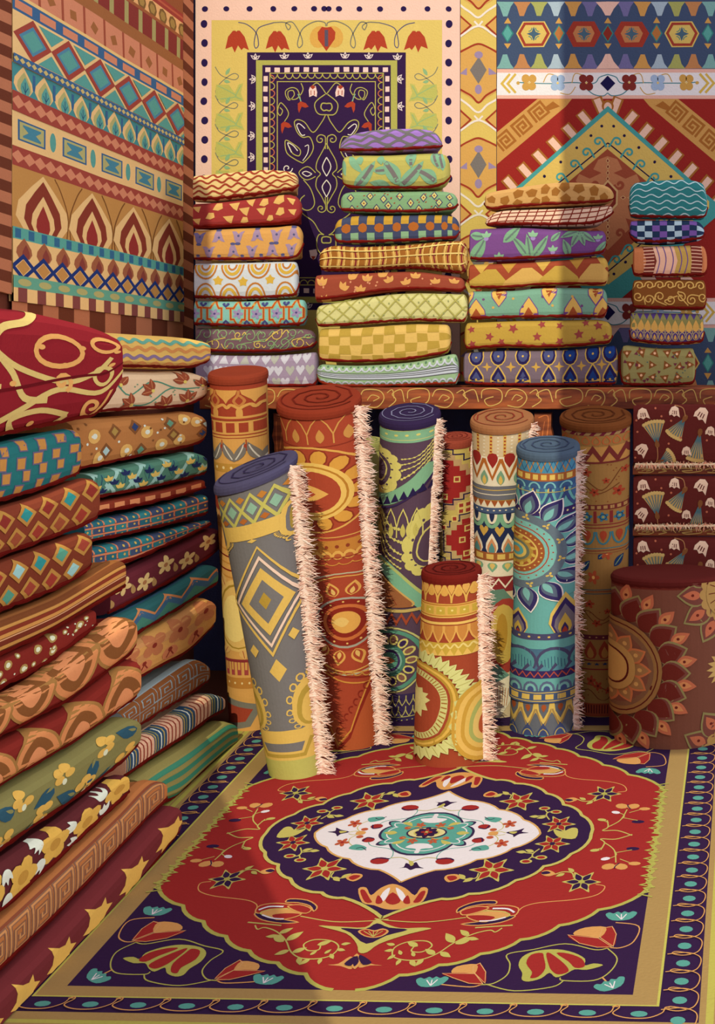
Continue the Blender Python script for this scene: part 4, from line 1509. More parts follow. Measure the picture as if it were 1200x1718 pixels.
p.ell(0, 0, 9, 4.6, '#3a2a4c', 0, 20); p.ell(0, 0, 8.2, 4.0, '#e0cc8c', 0, 20); p.ell(0, 0, 5.8, 3.0, YG, 0, 16); p.flower(0, 0, 5, 8, NV, YG, sq=.7); p.flower(0, 0, 2.6, 4, RD, YG)

mb = MB()
oc = [(-E, -E), (E, -E), (E, E), (-E, E)]
top = [cpos(u, v, 0) for u, v in oc]
bot_ = [Vector((q.x, q.y, .0005)) for q in top]
mb.quads(top + bot_, [(0, 1, 2, 3), (7, 6, 5, 4), (0, 4, 5, 1), (1, 5, 6, 2), (2, 6, 7, 3), (3, 7, 4, 0)], dye('#b9a05e', LIT))
lay(mb, p, cpos, us=[-E, -60, 0, 60, E], vs=[-E, -60, 0, 60, E])
cr_ = empty('floor_carpet', (sum(q.x for q in top) / 4, sum(q.y for q in top) / 4, 0))
tag(cr_, 'large red and violet floor carpet with a white flowered heart medallion', 'carpet')
mb.build('carpet_pile', PILE, cr_)
# ---------------------------------------------------------------- the four stacks on the table
def d_wavy(col, rows, amp, per, w, zig=False, skip=0):
    def f(p, x0, x1, h):
        for i in range(rows):
            p.wave(x0 - 4, x1 + 4, h * (i + .5) / rows, amp, per * p.r.uniform(.9, 1.1), w, col, ph=i * .35, jit=.12)
    return f


def A2(p, x0, x1, h):
    for (x, y, r) in [(332, 12, 7), (332, 34, 7), (355, 26, 8), (368, 10, 9), (385, 34, 9), (395, 12, 9), (412, 22, 9), (412, 37, 7), (422, 8, 8), (440, 24, 8), (445, 10, 8), (455, 36, 6), (470, 8, 10), (472, 27, 8), (490, 11, 7), (492, 29, 7)]:
        p.poly([(x - r, y + r * .5), (x - r * .3, y - r * .8), (x + r * .7, y - r * .7), (x + r * .9, y + r * .4), (x, y + r * .8)] if p.r.random() < .6 else
               [(x - r, y - r * .6), (x + r, y - r * .7), (x + r * .5, y + r * .9), (x - r * .2, y + r * .4)], '#e8b368')


def bellflower(p, x, y, s, col, dark, up=1):
    with p.at(x, y, 0, s, s * up):
        p.poly([(-3, -9), (3, -9), (5, -4), (7, 3), (10, 8), (5, 7), (1, 4), (-3, 8), (-9, 8), (-6, 2), (-5, -4)], col)
        p.ell(0, -11, 4, 2.2, dark)
        p.dot(1, 1, 1.8, dark)


def A3(p, x0, x1, h):
    for i, x in enumerate((336, 368, 401, 433, 465, 494)):
        bellflower(p, x, 15, 1.15, '#a98aa6' if i else '#7d70a0', '#5c5a86', 1 if i % 2 else -1)
    for i, x in enumerate((352, 393, 424, 458, 490)):
        bellflower(p, x, 40, 1.1, '#a98aa6', '#5c5a86', 1 if i % 2 else -1)
    for x in (334, 369, 408, 440, 476):
        bellflower(p, x, 56, .8, '#8f7fa2', '#5c5a86', 1)


def A4(p, x0, x1, h):
    o, g = '#c47a3a', '#dcae48'
    for x in (347, 392, 436, 482):
        for r, c, w in ((19, o, 3), (13, g, 5), (7, o, 3)):
            p.ring(x, 4, r * .95, r * 1.25, w, c, 0, 180, 12)
    for x in (347, 387, 430, 480):
        for r, c, w in ((17, o, 3), (11.5, g, 5), (5, o, 3)):
            p.ring(x, h + 1, r * .95, r * 1.6, w, c, 180, 360, 12)
    for x, y in ((368, 31), (410, 33), (455, 31)):
        p.star(x, y, 9, g, 5, .62)


def A5(p, x0, x1, h):
    for i, x in enumerate((328, 362, 401, 432, 466, 499)):
        s = 20
        P = [(x - s, h * .28), (x - 7, h * .28), (x, -1), (x + 7, h * .28), (x + s * .6, h * .28), (x + s * .6, h * .72), (x + 7, h * .72), (x, h + 1), (x - 7, h * .72), (x - s * .6, h * .72), (x - s * .6, h * .28)]
        p.line(P, 4.2, '#d69a4c', sm=False); p.line(P, 2.2, '#bb4a28', sm=False)
        p.flower(x, h / 2, 9, 5, '#a58fb4', '#5c4a86', cr=.22)
    for x in (343, 381, 416, 446, 482):
        p.heart(x, 7, 12, 9, '#4a4a80'); p.heart(x, h - 8, 11, -9, '#4a4a80')
        p.dot(x, 5, 1.6, '#8db5a8'); p.dot(x, h - 6, 1.6, '#8db5a8')


def scrollwork(cols, r=(6, 12), n=26, w=1.6, seed=4):
    def f(p, x0, x1, h):
        rr = random.Random(seed)
        x = x0 + 6
        i = 0
        while x < x1 - 3:
            r0 = rr.uniform(*r)
            y = h * (.3 if i % 2 else .68) + rr.uniform(-3, 3)
            c = cols[i % len(cols)]
            fl = 1 if i % 2 else -1
            p.spiral(x, y, r0, 1.15, w, c, rot=rr.uniform(0, 6), flip=fl, tail=(x - fl * r0 * 1.6, y + fl * r0 * .9), r1=.25)
            p.line([(x + r0, y), (x + r0 * 1.5, y - fl * r0 * .7), (x + r0 * 2.0, y - fl * r0 * .2)], w, c)
            x += r0 * 1.25
            i += 1
    return f


def A7(p, x0, x1, h):
    for j, y in enumerate((8, 27, 46)):
        for i in range(13):
            x = 345 + i * 17 + (j % 2) * 7 + p.r.uniform(-2, 2)
            if x > x1 - 6: continue
            c = '#d5cbd6' if p.r.random() < .8 else '#b9b3a8'
            if p.r.random() < .25: p.poly([(x, y - 10), (x + 8, y + 7), (x - 8, y + 7)], c)
            else: p.heart(x, y, 15, 17, c)


GA = 'tall stack beside the corner of the shop'
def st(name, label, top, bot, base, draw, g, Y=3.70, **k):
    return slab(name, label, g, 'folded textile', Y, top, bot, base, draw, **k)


G1, G2, G3, G4 = ['textiles in the %s stack on the table' % w for w in ('first', 'tallest', 'third', 'last')]
st('folded_textile', 'cream folded textile with wavy red lines, topmost of the stack beside the wall corner', [(326, 294), (360, 291), (400, 287), (440, 284), (480, 286), (499, 292)], [(326, 338), (360, 338), (400, 334), (450, 328), (480, 322), (499, 321)], '#f0cb88', d_wavy('#a8432f', 5, 2.8, 22, 3), G1, rl=0, rr=9, seed=1)
st('folded_textile', 'red folded textile with tan pebble shapes under the cream wavy one', [(326, 341), (360, 339), (400, 335), (450, 329), (485, 325), (505, 334)], [(326, 384), (400, 380), (450, 378), (490, 375), (505, 368)], '#a83b38', A2, G1, rl=0, rr=12, seed=2)
st('folded_textile', 'orange folded textile with lavender bell flowers', [(327, 386), (400, 382), (460, 380), (490, 377), (507, 382)], [(327, 437), (400, 438), (440, 437), (490, 436), (507, 424)], '#e0a25a', A3, G1, rl=0, rr=9, seed=3)
st('folded_textile', 'white folded textile with orange rainbow arches and yellow stars', [(328, 441), (400, 440), (490, 438), (500, 446)], [(328, 501), (400, 503), (460, 501), (500, 498)], '#d6d6dc', A4, G1, rl=0, rr=7, seed=4)
st('folded_textile', 'turquoise folded textile with orange six-pointed stars and blue hearts', [(328, 504), (400, 505), (500, 502), (514, 508)], [(328, 547), (400, 549), (450, 550), (514, 546)], '#8cc0b4', A5, G1, rl=0, rr=8, seed=5)
st('folded_textile', 'mauve folded textile with green and yellow curled tendrils', [(331, 550), (400, 552), (500, 551), (529, 558)], [(331, 591), (400, 593), (470, 592), (529, 584)], '#7c5a62', scrollwork(['#8aa070', '#8aa070', '#d8b45c'], seed=9), G1, rl=0, rr=9, seed=6)
st('folded_textile', 'lavender folded textile with white hearts, lowest of its stack', [(331, 594), (400, 596), (470, 595), (533, 590)], [(331, 648), (420, 648), (470, 650), (533, 649)], '#a88fa6', A7, G1, rl=0, rr=6, seed=7)


def B2(p, x0, x1, h):
    g, v = '#86b08c', '#7d7370'
    for (x, y, l, w, a, vein) in [(595, 62, 62, 20, -1.0, 1), (628, 30, 36, 15, -.2, 1), (672, 54, 52, 24, -2.2, 1), (672, 56, 58, 22, -.85, 1), (735, 52, 40, 22, -2.6, 1), (576, 8, 34, 12, 1.3, 0), (588, 2, 40, 13, .9, 0), (692, -4, 30, 18, 1.5, 1), (745, 34, 44, 14, -1.9, 1), (728, -2, 34, 14, 1.2, 1), (606, 4, 16, 12, 1.4, 0), (640, 2, 18, 12, 1.4, 0), (660, 62, 40, 18, 3.4, 0)]:
        p.leaf(x, y, l, w, a, g, v if vein else None, .12, w * .3)


def B3(p, x0, x1, h):
    for (x, y) in [(590, 12), (622, 9), (645, 14), (672, 9), (712, 12), (730, 9), (755, 11), (612, 22), (592, 32), (633, 30), (653, 25), (672, 30), (690, 20), (704, 30), (738, 21), (732, 33), (756, 27)]:
        s = 5.4
        p.dia(x, y, s, s + 1.2, '#d6c878'); p.dial(x, y, s, s + 1.2, 1.5, '#4c4c6a'); p.dot(x, y, 1.6, '#a04030' if p.r.random() < .6 else '#8aa878', 5)
    for i in range(22):
        x, y = p.r.uniform(x0 + 8, x1 - 8), p.r.uniform(3, h - 4)
        p.line([(x, y), (x + 2.6, y - 1.4)], 1.5, '#a8452e', sm=False)


def B4(p, x0, x1, h):
    X = [560, 575, 590, 603, 617, 630, 645, 660, 674, 687, 703, 716, 730, 742, 752, 760, 772]
    for i in range(len(X) - 1):
        a, b = X[i], X[i + 1]
        if i % 2 == 0:
            p.rect(a, 0, b, h * .34, '#c99838'); p.rect(a, h * .34, b, h * .62, '#474a66'); p.rect(a, h * .62, b, h, '#8fb087')
        else:
            p.rect(a, 0, b, h, '#474a66')
            p.ell((a + b) / 2, h * .45, (b - a) * .56, h * .17, '#b5652c', 0, 8)


def B5(p, x0, x1, h):
    x = x0 + 2
    k = 0
    while x < x1:
        bend = lambda y: 4 * math.sin(PI * y / h) * (1 if x < 690 else -1)
        for w, c, dx in ((9, '#a4642a', 0), (2.2, '#e8bc68', 8), (2.6, '#8c3030', 13), (2.2, '#e8bc68', 18)):
            p.line([(x + dx + bend(0), 0), (x + dx + bend(h / 2), h / 2), (x + dx + bend(h), h)], w, c)
        x += 23; k += 1
    for y in (9, 22, 37):
        p.line([(x0, y), ((x0 + x1) / 2, y + 1), (x1, y - 5)], 1.9, '#f0cc7c')


def B6(p, x0, x1, h):
    for (x, y, a) in [(542, 10, 0), (576, 18, .5), (593, 5, 0), (605, 26, .2), (617, 9, .1), (643, 4, 0), (656, 14, -.4), (684, 20, -.3), (698, 8, 0), (733, 16, -.2), (763, 12, 0), (546, 34, .3)]:
        for k in (-1, 0, 1):
            p.leaf(x, y + 5, 13, 7, -PI / 2 + k * .75 + a, '#e4a45c')
    for i in range(16):
        p.dot(p.r.uniform(x0 + 10, x1 - 10), p.r.uniform(5, h - 5), 1.8, '#e0946c', 6)


def B7(p, x0, x1, h):
    c = '#b9ac5c'
    for i in range(-3, 12):
        x = x0 + i * 25
        p.line([(x, 0), (x + h * .95, h)], 2.4, c, sm=False); p.line([(x + h, 0), (x, h)], 2.4, c, sm=False)
    for i in range(30):
        p.dot(x0 + 8 + i * 8.3, h * (.25 + .5 * (i % 2)) + p.r.uniform(-5, 5), 1.5, '#a2a468', 5)


def B8(p, x0, x1, h):
    n = 12
    w = (x1 - x0) / n
    for j in range(4):
        for i in range(n):
            if (i + j) % 2 == 0:
                y = h * (j + .0) / 4 + p.r.uniform(-1, 2)
                p.poly([(x0 + i * w + p.r.uniform(-2, 2), y), (x0 + (i + 1) * w + p.r.uniform(-2, 2), y + p.r.uniform(-1, 2)), (x0 + (i + 1) * w + p.r.uniform(-2, 2), y + h / 4), (x0 + i * w + p.r.uniform(-2, 2), y + h / 4)], '#c09a42')


def B9(p, x0, x1, h):
    w = '#c9c8d2'
    p.poly([(x0, h * .40), ((x0 + x1) / 2, h * .46), (x1, h * .36), (x1, h * .60), ((x0 + x1) / 2, h * .68), (x0, h * .60)], w)
    for y in (.37, .45, .52, .63): p.line([(x0, h * y), ((x0 + x1) / 2, h * (y + .05)), (x1, h * (y - .03))], 1.2, '#5e5a5e')
    for i in range(19):
        x = x0 + 8 + i * 12.6
        p.ring(x, 5, 6, 7, 2.6, w, 0, 180, 8); p.dot(x, 4, 2, '#5f7f60', 6)
        p.ring(x + 4, h - 2, 6, 7, 2.6, w, 180, 360, 8); p.dot(x + 4, h - 2, 2, '#5f7f60', 6)


Yb = 3.672
st('folded_textile', 'purple folded textile with grey wavy stripes on top of the tallest stack', [(570, 244), (580, 231), (600, 222), (640, 216), (690, 215), (725, 219), (741, 234)], [(570, 254), (600, 256), (640, 256), (700, 253), (741, 250)], '#a578c4', d_wavy('#77706f', 4, 3.4, 36, 4.2), G2, Y=Yb, rl=6, rr=9, seed=11)
st('folded_textile', 'yellow folded textile with big green leaves under the purple one', [(573, 262), (600, 259), (650, 259), (740, 256), (754, 272)], [(573, 312), (600, 318), (650, 318), (720, 318), (754, 308)], '#c2b35e', B2, G2, Y=Yb, rl=8, rr=12, bulge=.045, seed=12)
st('folded_textile', 'green folded textile with small outlined diamonds and red flecks', [(571, 328), (590, 321), (650, 321), (740, 320), (767, 327)], [(571, 356), (640, 358), (700, 359), (767, 353)], '#86a87a', B3, G2, Y=Yb, rl=8, rr=9, seed=13)
st('folded_textile', 'checked folded textile in ochre, mint, slate and rust', [(561, 370), (590, 362), (640, 361), (740, 360), (770, 366)], [(561, 409), (600, 410), (680, 407), (770, 402)], '#8fb087', B4, G2, Y=Yb, rl=10, rr=10, seed=14)
st('folded_textile', 'brown and yellow plaid folded textile bulging out of the tallest stack', [(535, 420), (560, 411), (600, 413), (680, 410), (740, 404), (784, 403)], [(535, 455), (600, 455), (690, 451), (740, 456), (784, 461)], '#d69a50', B5, G2, Y=Yb, rl=10, rr=12, bulge=.045, seed=15)
st('folded_textile', 'terracotta folded textile with pale orange blossoms', [(528, 461), (600, 458), (690, 455), (740, 460), (779, 466)], [(528, 508), (560, 505), (640, 492), (700, 488), (779, 491)], '#a14a36', B6, G2, Y=Yb, rl=4, rr=10, seed=16)
st('folded_textile', 'pale cream folded textile with an olive lattice', [(530, 513), (560, 508), (640, 495), (700, 491), (784, 493)], [(540, 549), (600, 546), (690, 540), (740, 541), (780, 542)], '#dccf8c', B7, G2, Y=Yb, rl=8, rr=8, seed=17, xr=(530, 784))
st('folded_textile', 'yellow folded textile with ochre checks', [(540, 551), (600, 549), (690, 543), (756, 544)], [(534, 606), (600, 610), (690, 605), (756, 592)], '#e6b866', B8, G2, Y=Yb, rl=6, rr=8, seed=18)
st('folded_textile', 'mint folded textile with white lace edges at the foot of the tallest stack', [(531, 610), (600, 613), (690, 607), (756, 594), (769, 597)], [(531, 640), (560, 648), (640, 649), (769, 646)], '#9db58a', B9, G2, Y=Yb, rl=12, rr=7, seed=19, binding='#8a2a18')  # binding: colour of the contact-shade strokes


def C1(p, x0, x1, h):
    for (x, y, r) in [(826, 17, 8), (832, 36, 8), (848, 22, 9), (870, 12, 9), (870, 30, 8), (893, 14, 9), (900, 30, 8), (915, 10, 8), (917, 28, 8), (932, 16, 8), (948, 8, 9), (950, 28, 9), (972, 11, 9), (975, 29, 8), (994, 30, 6), (998, 14, 10), (1014, 27, 9)]:
        p.blob(x, y, r, '#a4682e', 5, .25)


def C2(p, x0, x1, h):
    for i in range(15):
        x = x0 + 6 + i * 15
        p.line([(x + 8, 0), (x + 2, h / 2), (x - 5, h)], 1.8, '#8c3226')
    for y in (5, 12, 20, 27):
        p.line([(x0, y + 3), ((x0 + x1) / 2, y), (x1, y - 3)], 1.7, '#8c3226')


def C3(p, x0, x1, h):
    g, v = '#82aa84', '#6c7a72'
    for (x, y, l, w, a) in [(790, 52, 46, 20, -1.0), (845, 24, 40, 16, -.8), (890, 52, 50, 14, -2.3), (890, 52, 42, 13, -1.75), (892, 52, 50, 14, -1.0), (925, 22, 24, 10, -.9), (955, 50, 34, 14, -1.9), (975, 2, 36, 12, 2.0), (975, 2, 30, 12, 1.3), (975, 2, 34, 12, .7), (998, 52, 44, 16, -.9), (790, 10, 26, 14, .1), (972, 2, 34, 12, 2.7)]:
        p.leaf(x, y, l, w, a, g, v, .08, 3)
    for (x, y) in ((817, 10), (895, 10), (838, 44), (928, 34), (1004, 14)):
        p.ell(x, y + 7, 4, 4, '#a98ac0')
        for k in (-1, 0, 1): p.leaf(x, y + 5, 11, 6, -PI / 2 + k * .9, '#93b892')


def C4(p, x0, x1, h):
    for i, x in enumerate((808, 854, 912, 968, 1014)):
        p.tri_row(x - 14, x + 14, -1, h * .42, 1, '#d5a64e' if i % 2 == 0 else '#c8923e')
    for i, (a, m, b) in enumerate(((780, 825, 850), (840, 885, 915), (900, 940, 970), (966, 1000, 1030))):
        p.poly([(a, h + 1), (a + 8, h * .7), (m - 8, h * .24), (m + 8, h * .24), (b, h * .7), (b + 6, h + 1)], '#c9a047' if i % 2 == 0 else '#dba95a')


def C5(p, x0, x1, h):
    for x in (800, 888, 962, 1012):
        for w, hh, c in ((33, 44, '#7a4a8c'), (30, 42, '#e6b45c'), (17, 26, '#a9522e')):
            p.drop(x, h + 7, w, hh, c)
    for x in (783, 838, 922, 1000):
        for w, hh, c in ((27, 36, '#7a4a8c'), (24, 34, '#e6b45c'), (11, 22, '#a9522e')):
            p.drop(x, -6, w, hh, c, PI)
    for i in range(13):
        p.dot(812 + i * 16.5, h * (.2 + .3 * (i * 7 % 3)) + 5, 2.4, ('#7a4a7a', '#d8aa5a')[i % 2], 6)


def C6(p, x0, x1, h):
    for (x, y, r) in [(792, 12, 7), (838, 8, 6), (862, 13, 9), (910, 7, 7), (940, 9, 7), (983, 6, 7), (1004, 11, 9), (822, 26, 8), (793, 37, 7), (842, 36, 7), (872, 38, 7), (902, 27, 8), (913, 40, 5), (940, 36, 8), (972, 25, 9), (995, 37, 7), (1018, 31, 7)]:
        p.star(x, y, r, '#a04640', 5, .48, p.r.random())


def C7(p, x0, x1, h):
    for i, x in enumerate((800, 837, 878, 921, 957, 995, 1024)):
        c = '#4d4e78' if i < 4 else '#24407e'
        p.ell(x, 9, 13.5, 18, '#d8ac52', 0, 12); p.ell(x, 9, 11.5, 16, '#2c2250', 0, 12); p.ell(x, 8, 8.5, 12, c, 0, 10); p.dot(x, 10, 2, '#d8ac52', 6)
        p.drop(x, h + 4, 27, 41, '#d8ac52'); p.drop(x, h + 4, 23, 37, '#2c2250'); p.drop(x, h + 3, 16, 28, c); p.dot(x, h - 10, 2, '#d8ac52', 6)
    for x in (818, 858, 900, 939, 976, 1010):
        p.star(x, h * .46, 9, '#d2a04c', 4, .35)


Yc = 3.69
st('folded_textile', 'tan folded textile with brown pebbles, topmost beside the zigzag hanging', [(813, 326), (830, 320), (860, 315), (900, 309), (940, 305), (990, 306), (1015, 310), (1030, 320)], [(813, 350), (830, 354), (860, 350), (940, 346), (1000, 343), (1030, 338)], '#d6a060', C1, G3, Y=Yc, rl=5, rr=8, seed=21)
st('folded_textile', 'pale pink folded textile with a dark red grid', [(815, 368), (836, 354), (880, 351), (940, 349), (1000, 345), (1028, 343)], [(815, 379), (880, 379), (940, 380), (1000, 377), (1028, 362)], '#f2c6a8', C2, G3, Y=Yc, rl=3, rr=8, seed=22)
st('folded_textile', 'violet folded textile with green leaves and sprigs', [(787, 384), (830, 382), (880, 381), (960, 386), (1017, 386)], [(787, 439), (860, 438), (930, 434), (990, 430), (1017, 424)], '#7e4c88', C3, G3, Y=Yc, rl=4, rr=8, seed=23)
st('folded_textile', 'rust folded textile with ochre mountain zigzags', [(786, 443), (860, 441), (930, 437), (990, 431), (1021, 432)], [(786, 485), (860, 484), (900, 480), (960, 479), (1021, 480)], '#a54a30', C4, G3, Y=Yc, rl=4, rr=9, seed=24)
st('folded_textile', 'turquoise folded textile with orange flames, third from the bottom of its stack', [(786, 488), (860, 487), (900, 483), (960, 482), (1019, 484)], [(786, 537), (860, 535), (940, 534), (1019, 534)], '#7fa88e', C5, G3, Y=Yc, rl=5, rr=9, seed=25)
st('folded_textile', 'ochre folded textile scattered with dark red stars', [(786, 541), (860, 538), (940, 537), (1000, 536), (1027, 542)], [(779, 588), (840, 584), (900, 585), (960, 583), (1027, 577)], '#c39a42', C6, G3, Y=Yc, rl=7, rr=9, seed=26, xr=(779, 1027))
st('folded_textile', 'grey-violet folded textile with navy drops and gold stars', [(777, 592), (840, 588), (900, 588), (960, 586), (1000, 582), (1037, 579)], [(780, 645), (840, 648), (940, 648), (1036, 647)], '#7c6670', C7, G3, Y=Yc, rl=5, rr=7, seed=27, xr=(777, 1037))


def D2(p, x0, x1, h):
    n = 10
    w = (x1 - x0) / n
    for j in range(4):
        for i in range(n):
            c = '#22304e' if (i + j) % 2 else ('#9fb0c4' if (i // 2 + j) % 2 else '#6e4c96')
            p.rect(x0 + i * w, h * j / 4, x0 + (i + 1) * w, h * (j + 1) / 4, c)


def D3(p, x0, x1, h):
    def band(a, b, c, k=7):
        p.poly([(a, 0), (b, 0), (b + k, h * .5), (b, h), (a, h), (a + k, h * .5)], c)
    band(1078, 1095, '#74302a'); band(1095, 1130, '#e0a894'); band(1130, 1158, '#b8904e'); band(1158, 1176, '#74302a', 3)
    for i in range(9):
        y = 3 + i * (h - 6) / 8
        p.line([(1080, y), (1098, y - 1)], 1.7, '#e0a894', sm=False); p.line([(1160, y), (1178, y + 1)], 1.5, '#e0a894', sm=False)
    for x in (1101, 1112, 1124, 1138, 1148):
        p.line([(x, 0), (x + 6, h * .5), (x - 1, h)], 1.7, '#6c4a86')


def D4(p, x0, x1, h):
    c = '#c89a58'
    for i in range(7):
        x = x0 + 12 + i * 17
        p.spiral(x, 11, 8, 1.2, 2, c, 3.0, 1, (x - 14, 14), .25)
    for i in range(7):
        x = x0 + 10 + i * 18
        p.spiral(x, 30 + (i % 2) * 5, 9, 1.3, 2, c, i, -1 if i % 2 else 1, (x + 12, 44 - (i % 2) * 16), .25)


def D5(p, x0, x1, h):
    p.rect(x0, 0, x1, h * .5, '#7e7448', 20)
    p.tri_row(x0, x1, -1, h * .22, 11, '#4c3470')
    for i in range(11):
        x = x0 + 7 + i * 11.5
        p.drop(x, h * .60, 11, h * .38, '#c69350')
        p.ell(x, h * .74, 5.6, 7.6, '#b49a6a', 0, 10); p.ell(x, h * .74, 4.4, 6.4, '#4c3470', 0, 10); p.drop(x, h * .84, 4.6, 9, '#c69350')
        p.line([(x - 5.7, h * .5), (x - 5.7, h * .66)], 1.4, '#b49a6a', sm=False)
    p.rect(x0, h * .90, x1, h * .99, '#c69350', 20)


def D6(p, x0, x1, h):
    for i in range(17):
        x, y = x0 + 12 + (i % 6) * 21 + p.r.uniform(-4, 4), 10 + (i // 6) * 20 + p.r.uniform(-3, 3)
        p.blob(x, y, 9, '#7c4826', 3, .1); p.dot(x, y, 2.4, '#d8a080', 6)
    for i in range(16):
        p.blob(p.r.uniform(x0 + 6, x1 - 6), p.r.uniform(4, h - 4), 3.6, '#6a2a3c', 3, .1)
    for i in range(18):
        p.dot(p.r.uniform(x0 + 6, x1 - 6), p.r.uniform(4, h - 4), 1.2, '#3c5a60', 5)


Yd = 3.685
gd = dict(Y=Yd, gain=GDS)
st('folded_textile', 'teal folded textile with thin pale wavy lines, on top of the stack in shade', [(1060, 312), (1066, 306), (1100, 302), (1150, 300), (1178, 306), (1187, 318)], [(1053, 360), (1060, 365), (1100, 367), (1180, 368), (1187, 362)], '#2c6c74', d_wavy('#a9bcc8', 6, 2.8, 27, 1.8), G4, rl=4, rr=9, seed=31, xr=(1056, 1187), **gd)
st('folded_textile', 'navy, violet and pale blue checked folded textile', [(1055, 370), (1100, 369), (1160, 369), (1182, 375)], [(1062, 402), (1070, 408), (1120, 409), (1182, 403)], '#22304e', D2, G4, rl=4, rr=12, seed=32, xr=(1057, 1182), **gd)
st('folded_textile', 'pink and sand folded textile with upright stripes', [(1065, 413), (1120, 412), (1175, 411), (1187, 418)], [(1060, 464), (1120, 465), (1187, 464)], '#b86c48', D3, G4, rl=4, rr=8, seed=33, xr=(1062, 1187), **gd)
st('folded_textile', 'brown folded textile with gold curling scrolls', [(1062, 469), (1120, 468), (1185, 469)], [(1061, 518), (1120, 520), (1185, 521)], '#7a4622', D4, G4, rl=5, rr=6, seed=34, **gd)
st('folded_textile', 'purple and olive folded textile with rows of drops', [(1058, 524), (1120, 525), (1182, 526)], [(1056, 573), (1110, 579), (1150, 579), (1178, 576)], '#4c3470', D5, G4, rl=4, rr=6, seed=35, xr=(1057, 1181), **gd)
st('folded_textile', 'olive folded textile with brown triangles, lowest in the shaded stack', [(1054, 579), (1110, 584), (1168, 583)], [(1040, 642), (1050, 648), (1120, 649), (1161, 646)], '#8c7e52', D6, G4, rl=6, rr=6, seed=36, xr=(1042, 1167), **gd)
# ---------------------------------------------------------------- two columns of textiles along the left wall
# a runs in centimetres from the far end towards the viewer, b in centimetres down the face
GN, GF = 'textiles piled against the wall nearest the viewer', 'textiles piled against the wall beside the standing rolls'


PILE_SPECS = []


def sd(label, X, top, bot, base, draw, g, rr=3.0, ext=None, rl=0, **k):
    PILE_SPECS.append((label, X, top, bot, base, draw, g, rr, ext, rl, k))


def build_piles():
    """a pile leans a little: where a cloth juts out beyond the one on it, the upper one rests clear of its top"""
    for i, (label, X, top, bot, base, draw, g, rr, ext, rl, k) in enumerate(PILE_SPECS):
        nx = PILE_SPECS[i + 1] if i + 1 < len(PILE_SPECS) and PILE_SPECS[i + 1][6] == g else None
        if nx:
            r = max(0, nx[1] - X) / abs(X)
            bot = [(x, y - max(0, y - CY) * r - (3.2 if r else .4)) for x, y in bot]
        k.setdefault('gain', GSH); k.setdefault('name', 'folded_textile')
        nm = k.pop('name')
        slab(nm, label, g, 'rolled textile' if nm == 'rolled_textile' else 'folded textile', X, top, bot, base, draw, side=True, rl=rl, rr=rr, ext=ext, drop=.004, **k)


def N1(p, a0, L, h):
    c1, c2 = '#bfa268', '#cf9058'
    # h spans the drop of the cloth
    p.line([(28, 0), (34, h * .10), (43, h * .16), (46, h * .30), (40, h * .50), (36, h * .70), (28, h * .74)], 2.0, c1)
    p.line([(60, h * .20), (48, h * .30), (38, h * .46), (22, h * .60), (12, h * .52), (6, h * .36)], 1.7, c1)
    p.ring(24, h * .33, 8, h * .13, 1.6, c2); p.ring(8, h * .22, 4.5, h * .07, 1.4, c2)
    p.ring(9, h * .55, 3, h * .09, 1.4, c1)
    p.line([(2, h * .64), (12, h * .72), (24, h * .66), (38, h * .8), (50, h * .9), (70, h * .98)], 1.8, c1)
    p.line([(70, h * .66), (56, h * .58), (44, h * .60)], 1.7, c1)
    p.line([(20, h * .9), (30, h * .82), (40, h * .86), (36, h * .98), (26, h * 1.0), (20, h * .9)], 1.7, c1)
    p.spiral(56, h * .38, 6, 1.3, 1.6, c2, 0, 1, (50, h * .2)); p.spiral(23, h * .60, 3.4, 1.2, 1.4, c2, 2, 1)
    p.spiral(12, h * .86, 3.6, 1.2, 1.4, c2, 2, -1, (6, h * .76)); p.spiral(60, h * .78, 5, 1.2, 1.5, c2, 1, 1)
    for a, b in ((4, .3), (16, .28), (30, .30), (52, .12), (40, .58), (50, .66), (32, .92), (54, .95), (22, .45), (6, .45)):
        p.ell(a, h * b, 1.2, .8, c2)
    p.line([(2, h * .50), (20, h * .56), (40, h * .62), (80, h * .66)], .9, '#5a1018')


def N2(p, a0, L, h):
    for i in range(9):
        for j in range(4):
            a, b = 2.2 + i * 6.2 + (j % 2) * 1.6 + p.r.uniform(-.5, .5), h * (.12 + .25 * j) + p.r.uniform(-.8, .8)
            w, g = p.r.uniform(1.1, 1.6), p.r.uniform(1.5, 2.1)
            for k, c in ((1.28, '#5a5270'), (1, '#a87440')):
                p.poly([(a - w * k, b - g * k * .8), (a + w * k * .9, b - g * k), (a + w * k, b + g * k * .8), (a - w * k * .7, b + g * k)], c)


def diamonds(fill):
    def f(p, a0, L, h):
        for i in range(12):
            for j in (0, 1):
                a, b = 4.5 + i * 7.4 + j * 3.6, h * (.27 + .44 * j)
                p.dia(a, b, 3.4, h * .25, '#a4743c')
                p.dia(a, b, 2.1, h * .155, fill[(i * 2 + j) % len(fill)])
    return f


def N5(p, a0, L, h):
    for k, (y, c, w) in enumerate(((.10, '#6a3a22', 1.3), (.22, '#b07c44', .9), (.33, '#7a3224', 1.3), (.44, '#b98048', 1.1), (.53, '#d09070', .35), (.62, '#6a2c20', 1.4), (.74, '#b07c44', 1.1), (.86, '#6a3422', 1.1))):
        p.line([(a0, h * y), (L * .5, h * (y + .02)), (L, h * y)], w, c)


def N6(p, a0, L, h):
    for i in range(40):
        a, b = p.r.uniform(1, L), p.r.uniform(1, h - 1)
        r = p.r.choice((.45, .55, .8, 1.1, 1.4))
        if r > .6: p.dot(a, b, r, '#9a7a4a', 10)
        p.dot(a, b, r * .55, '#f0c8b4', 8)


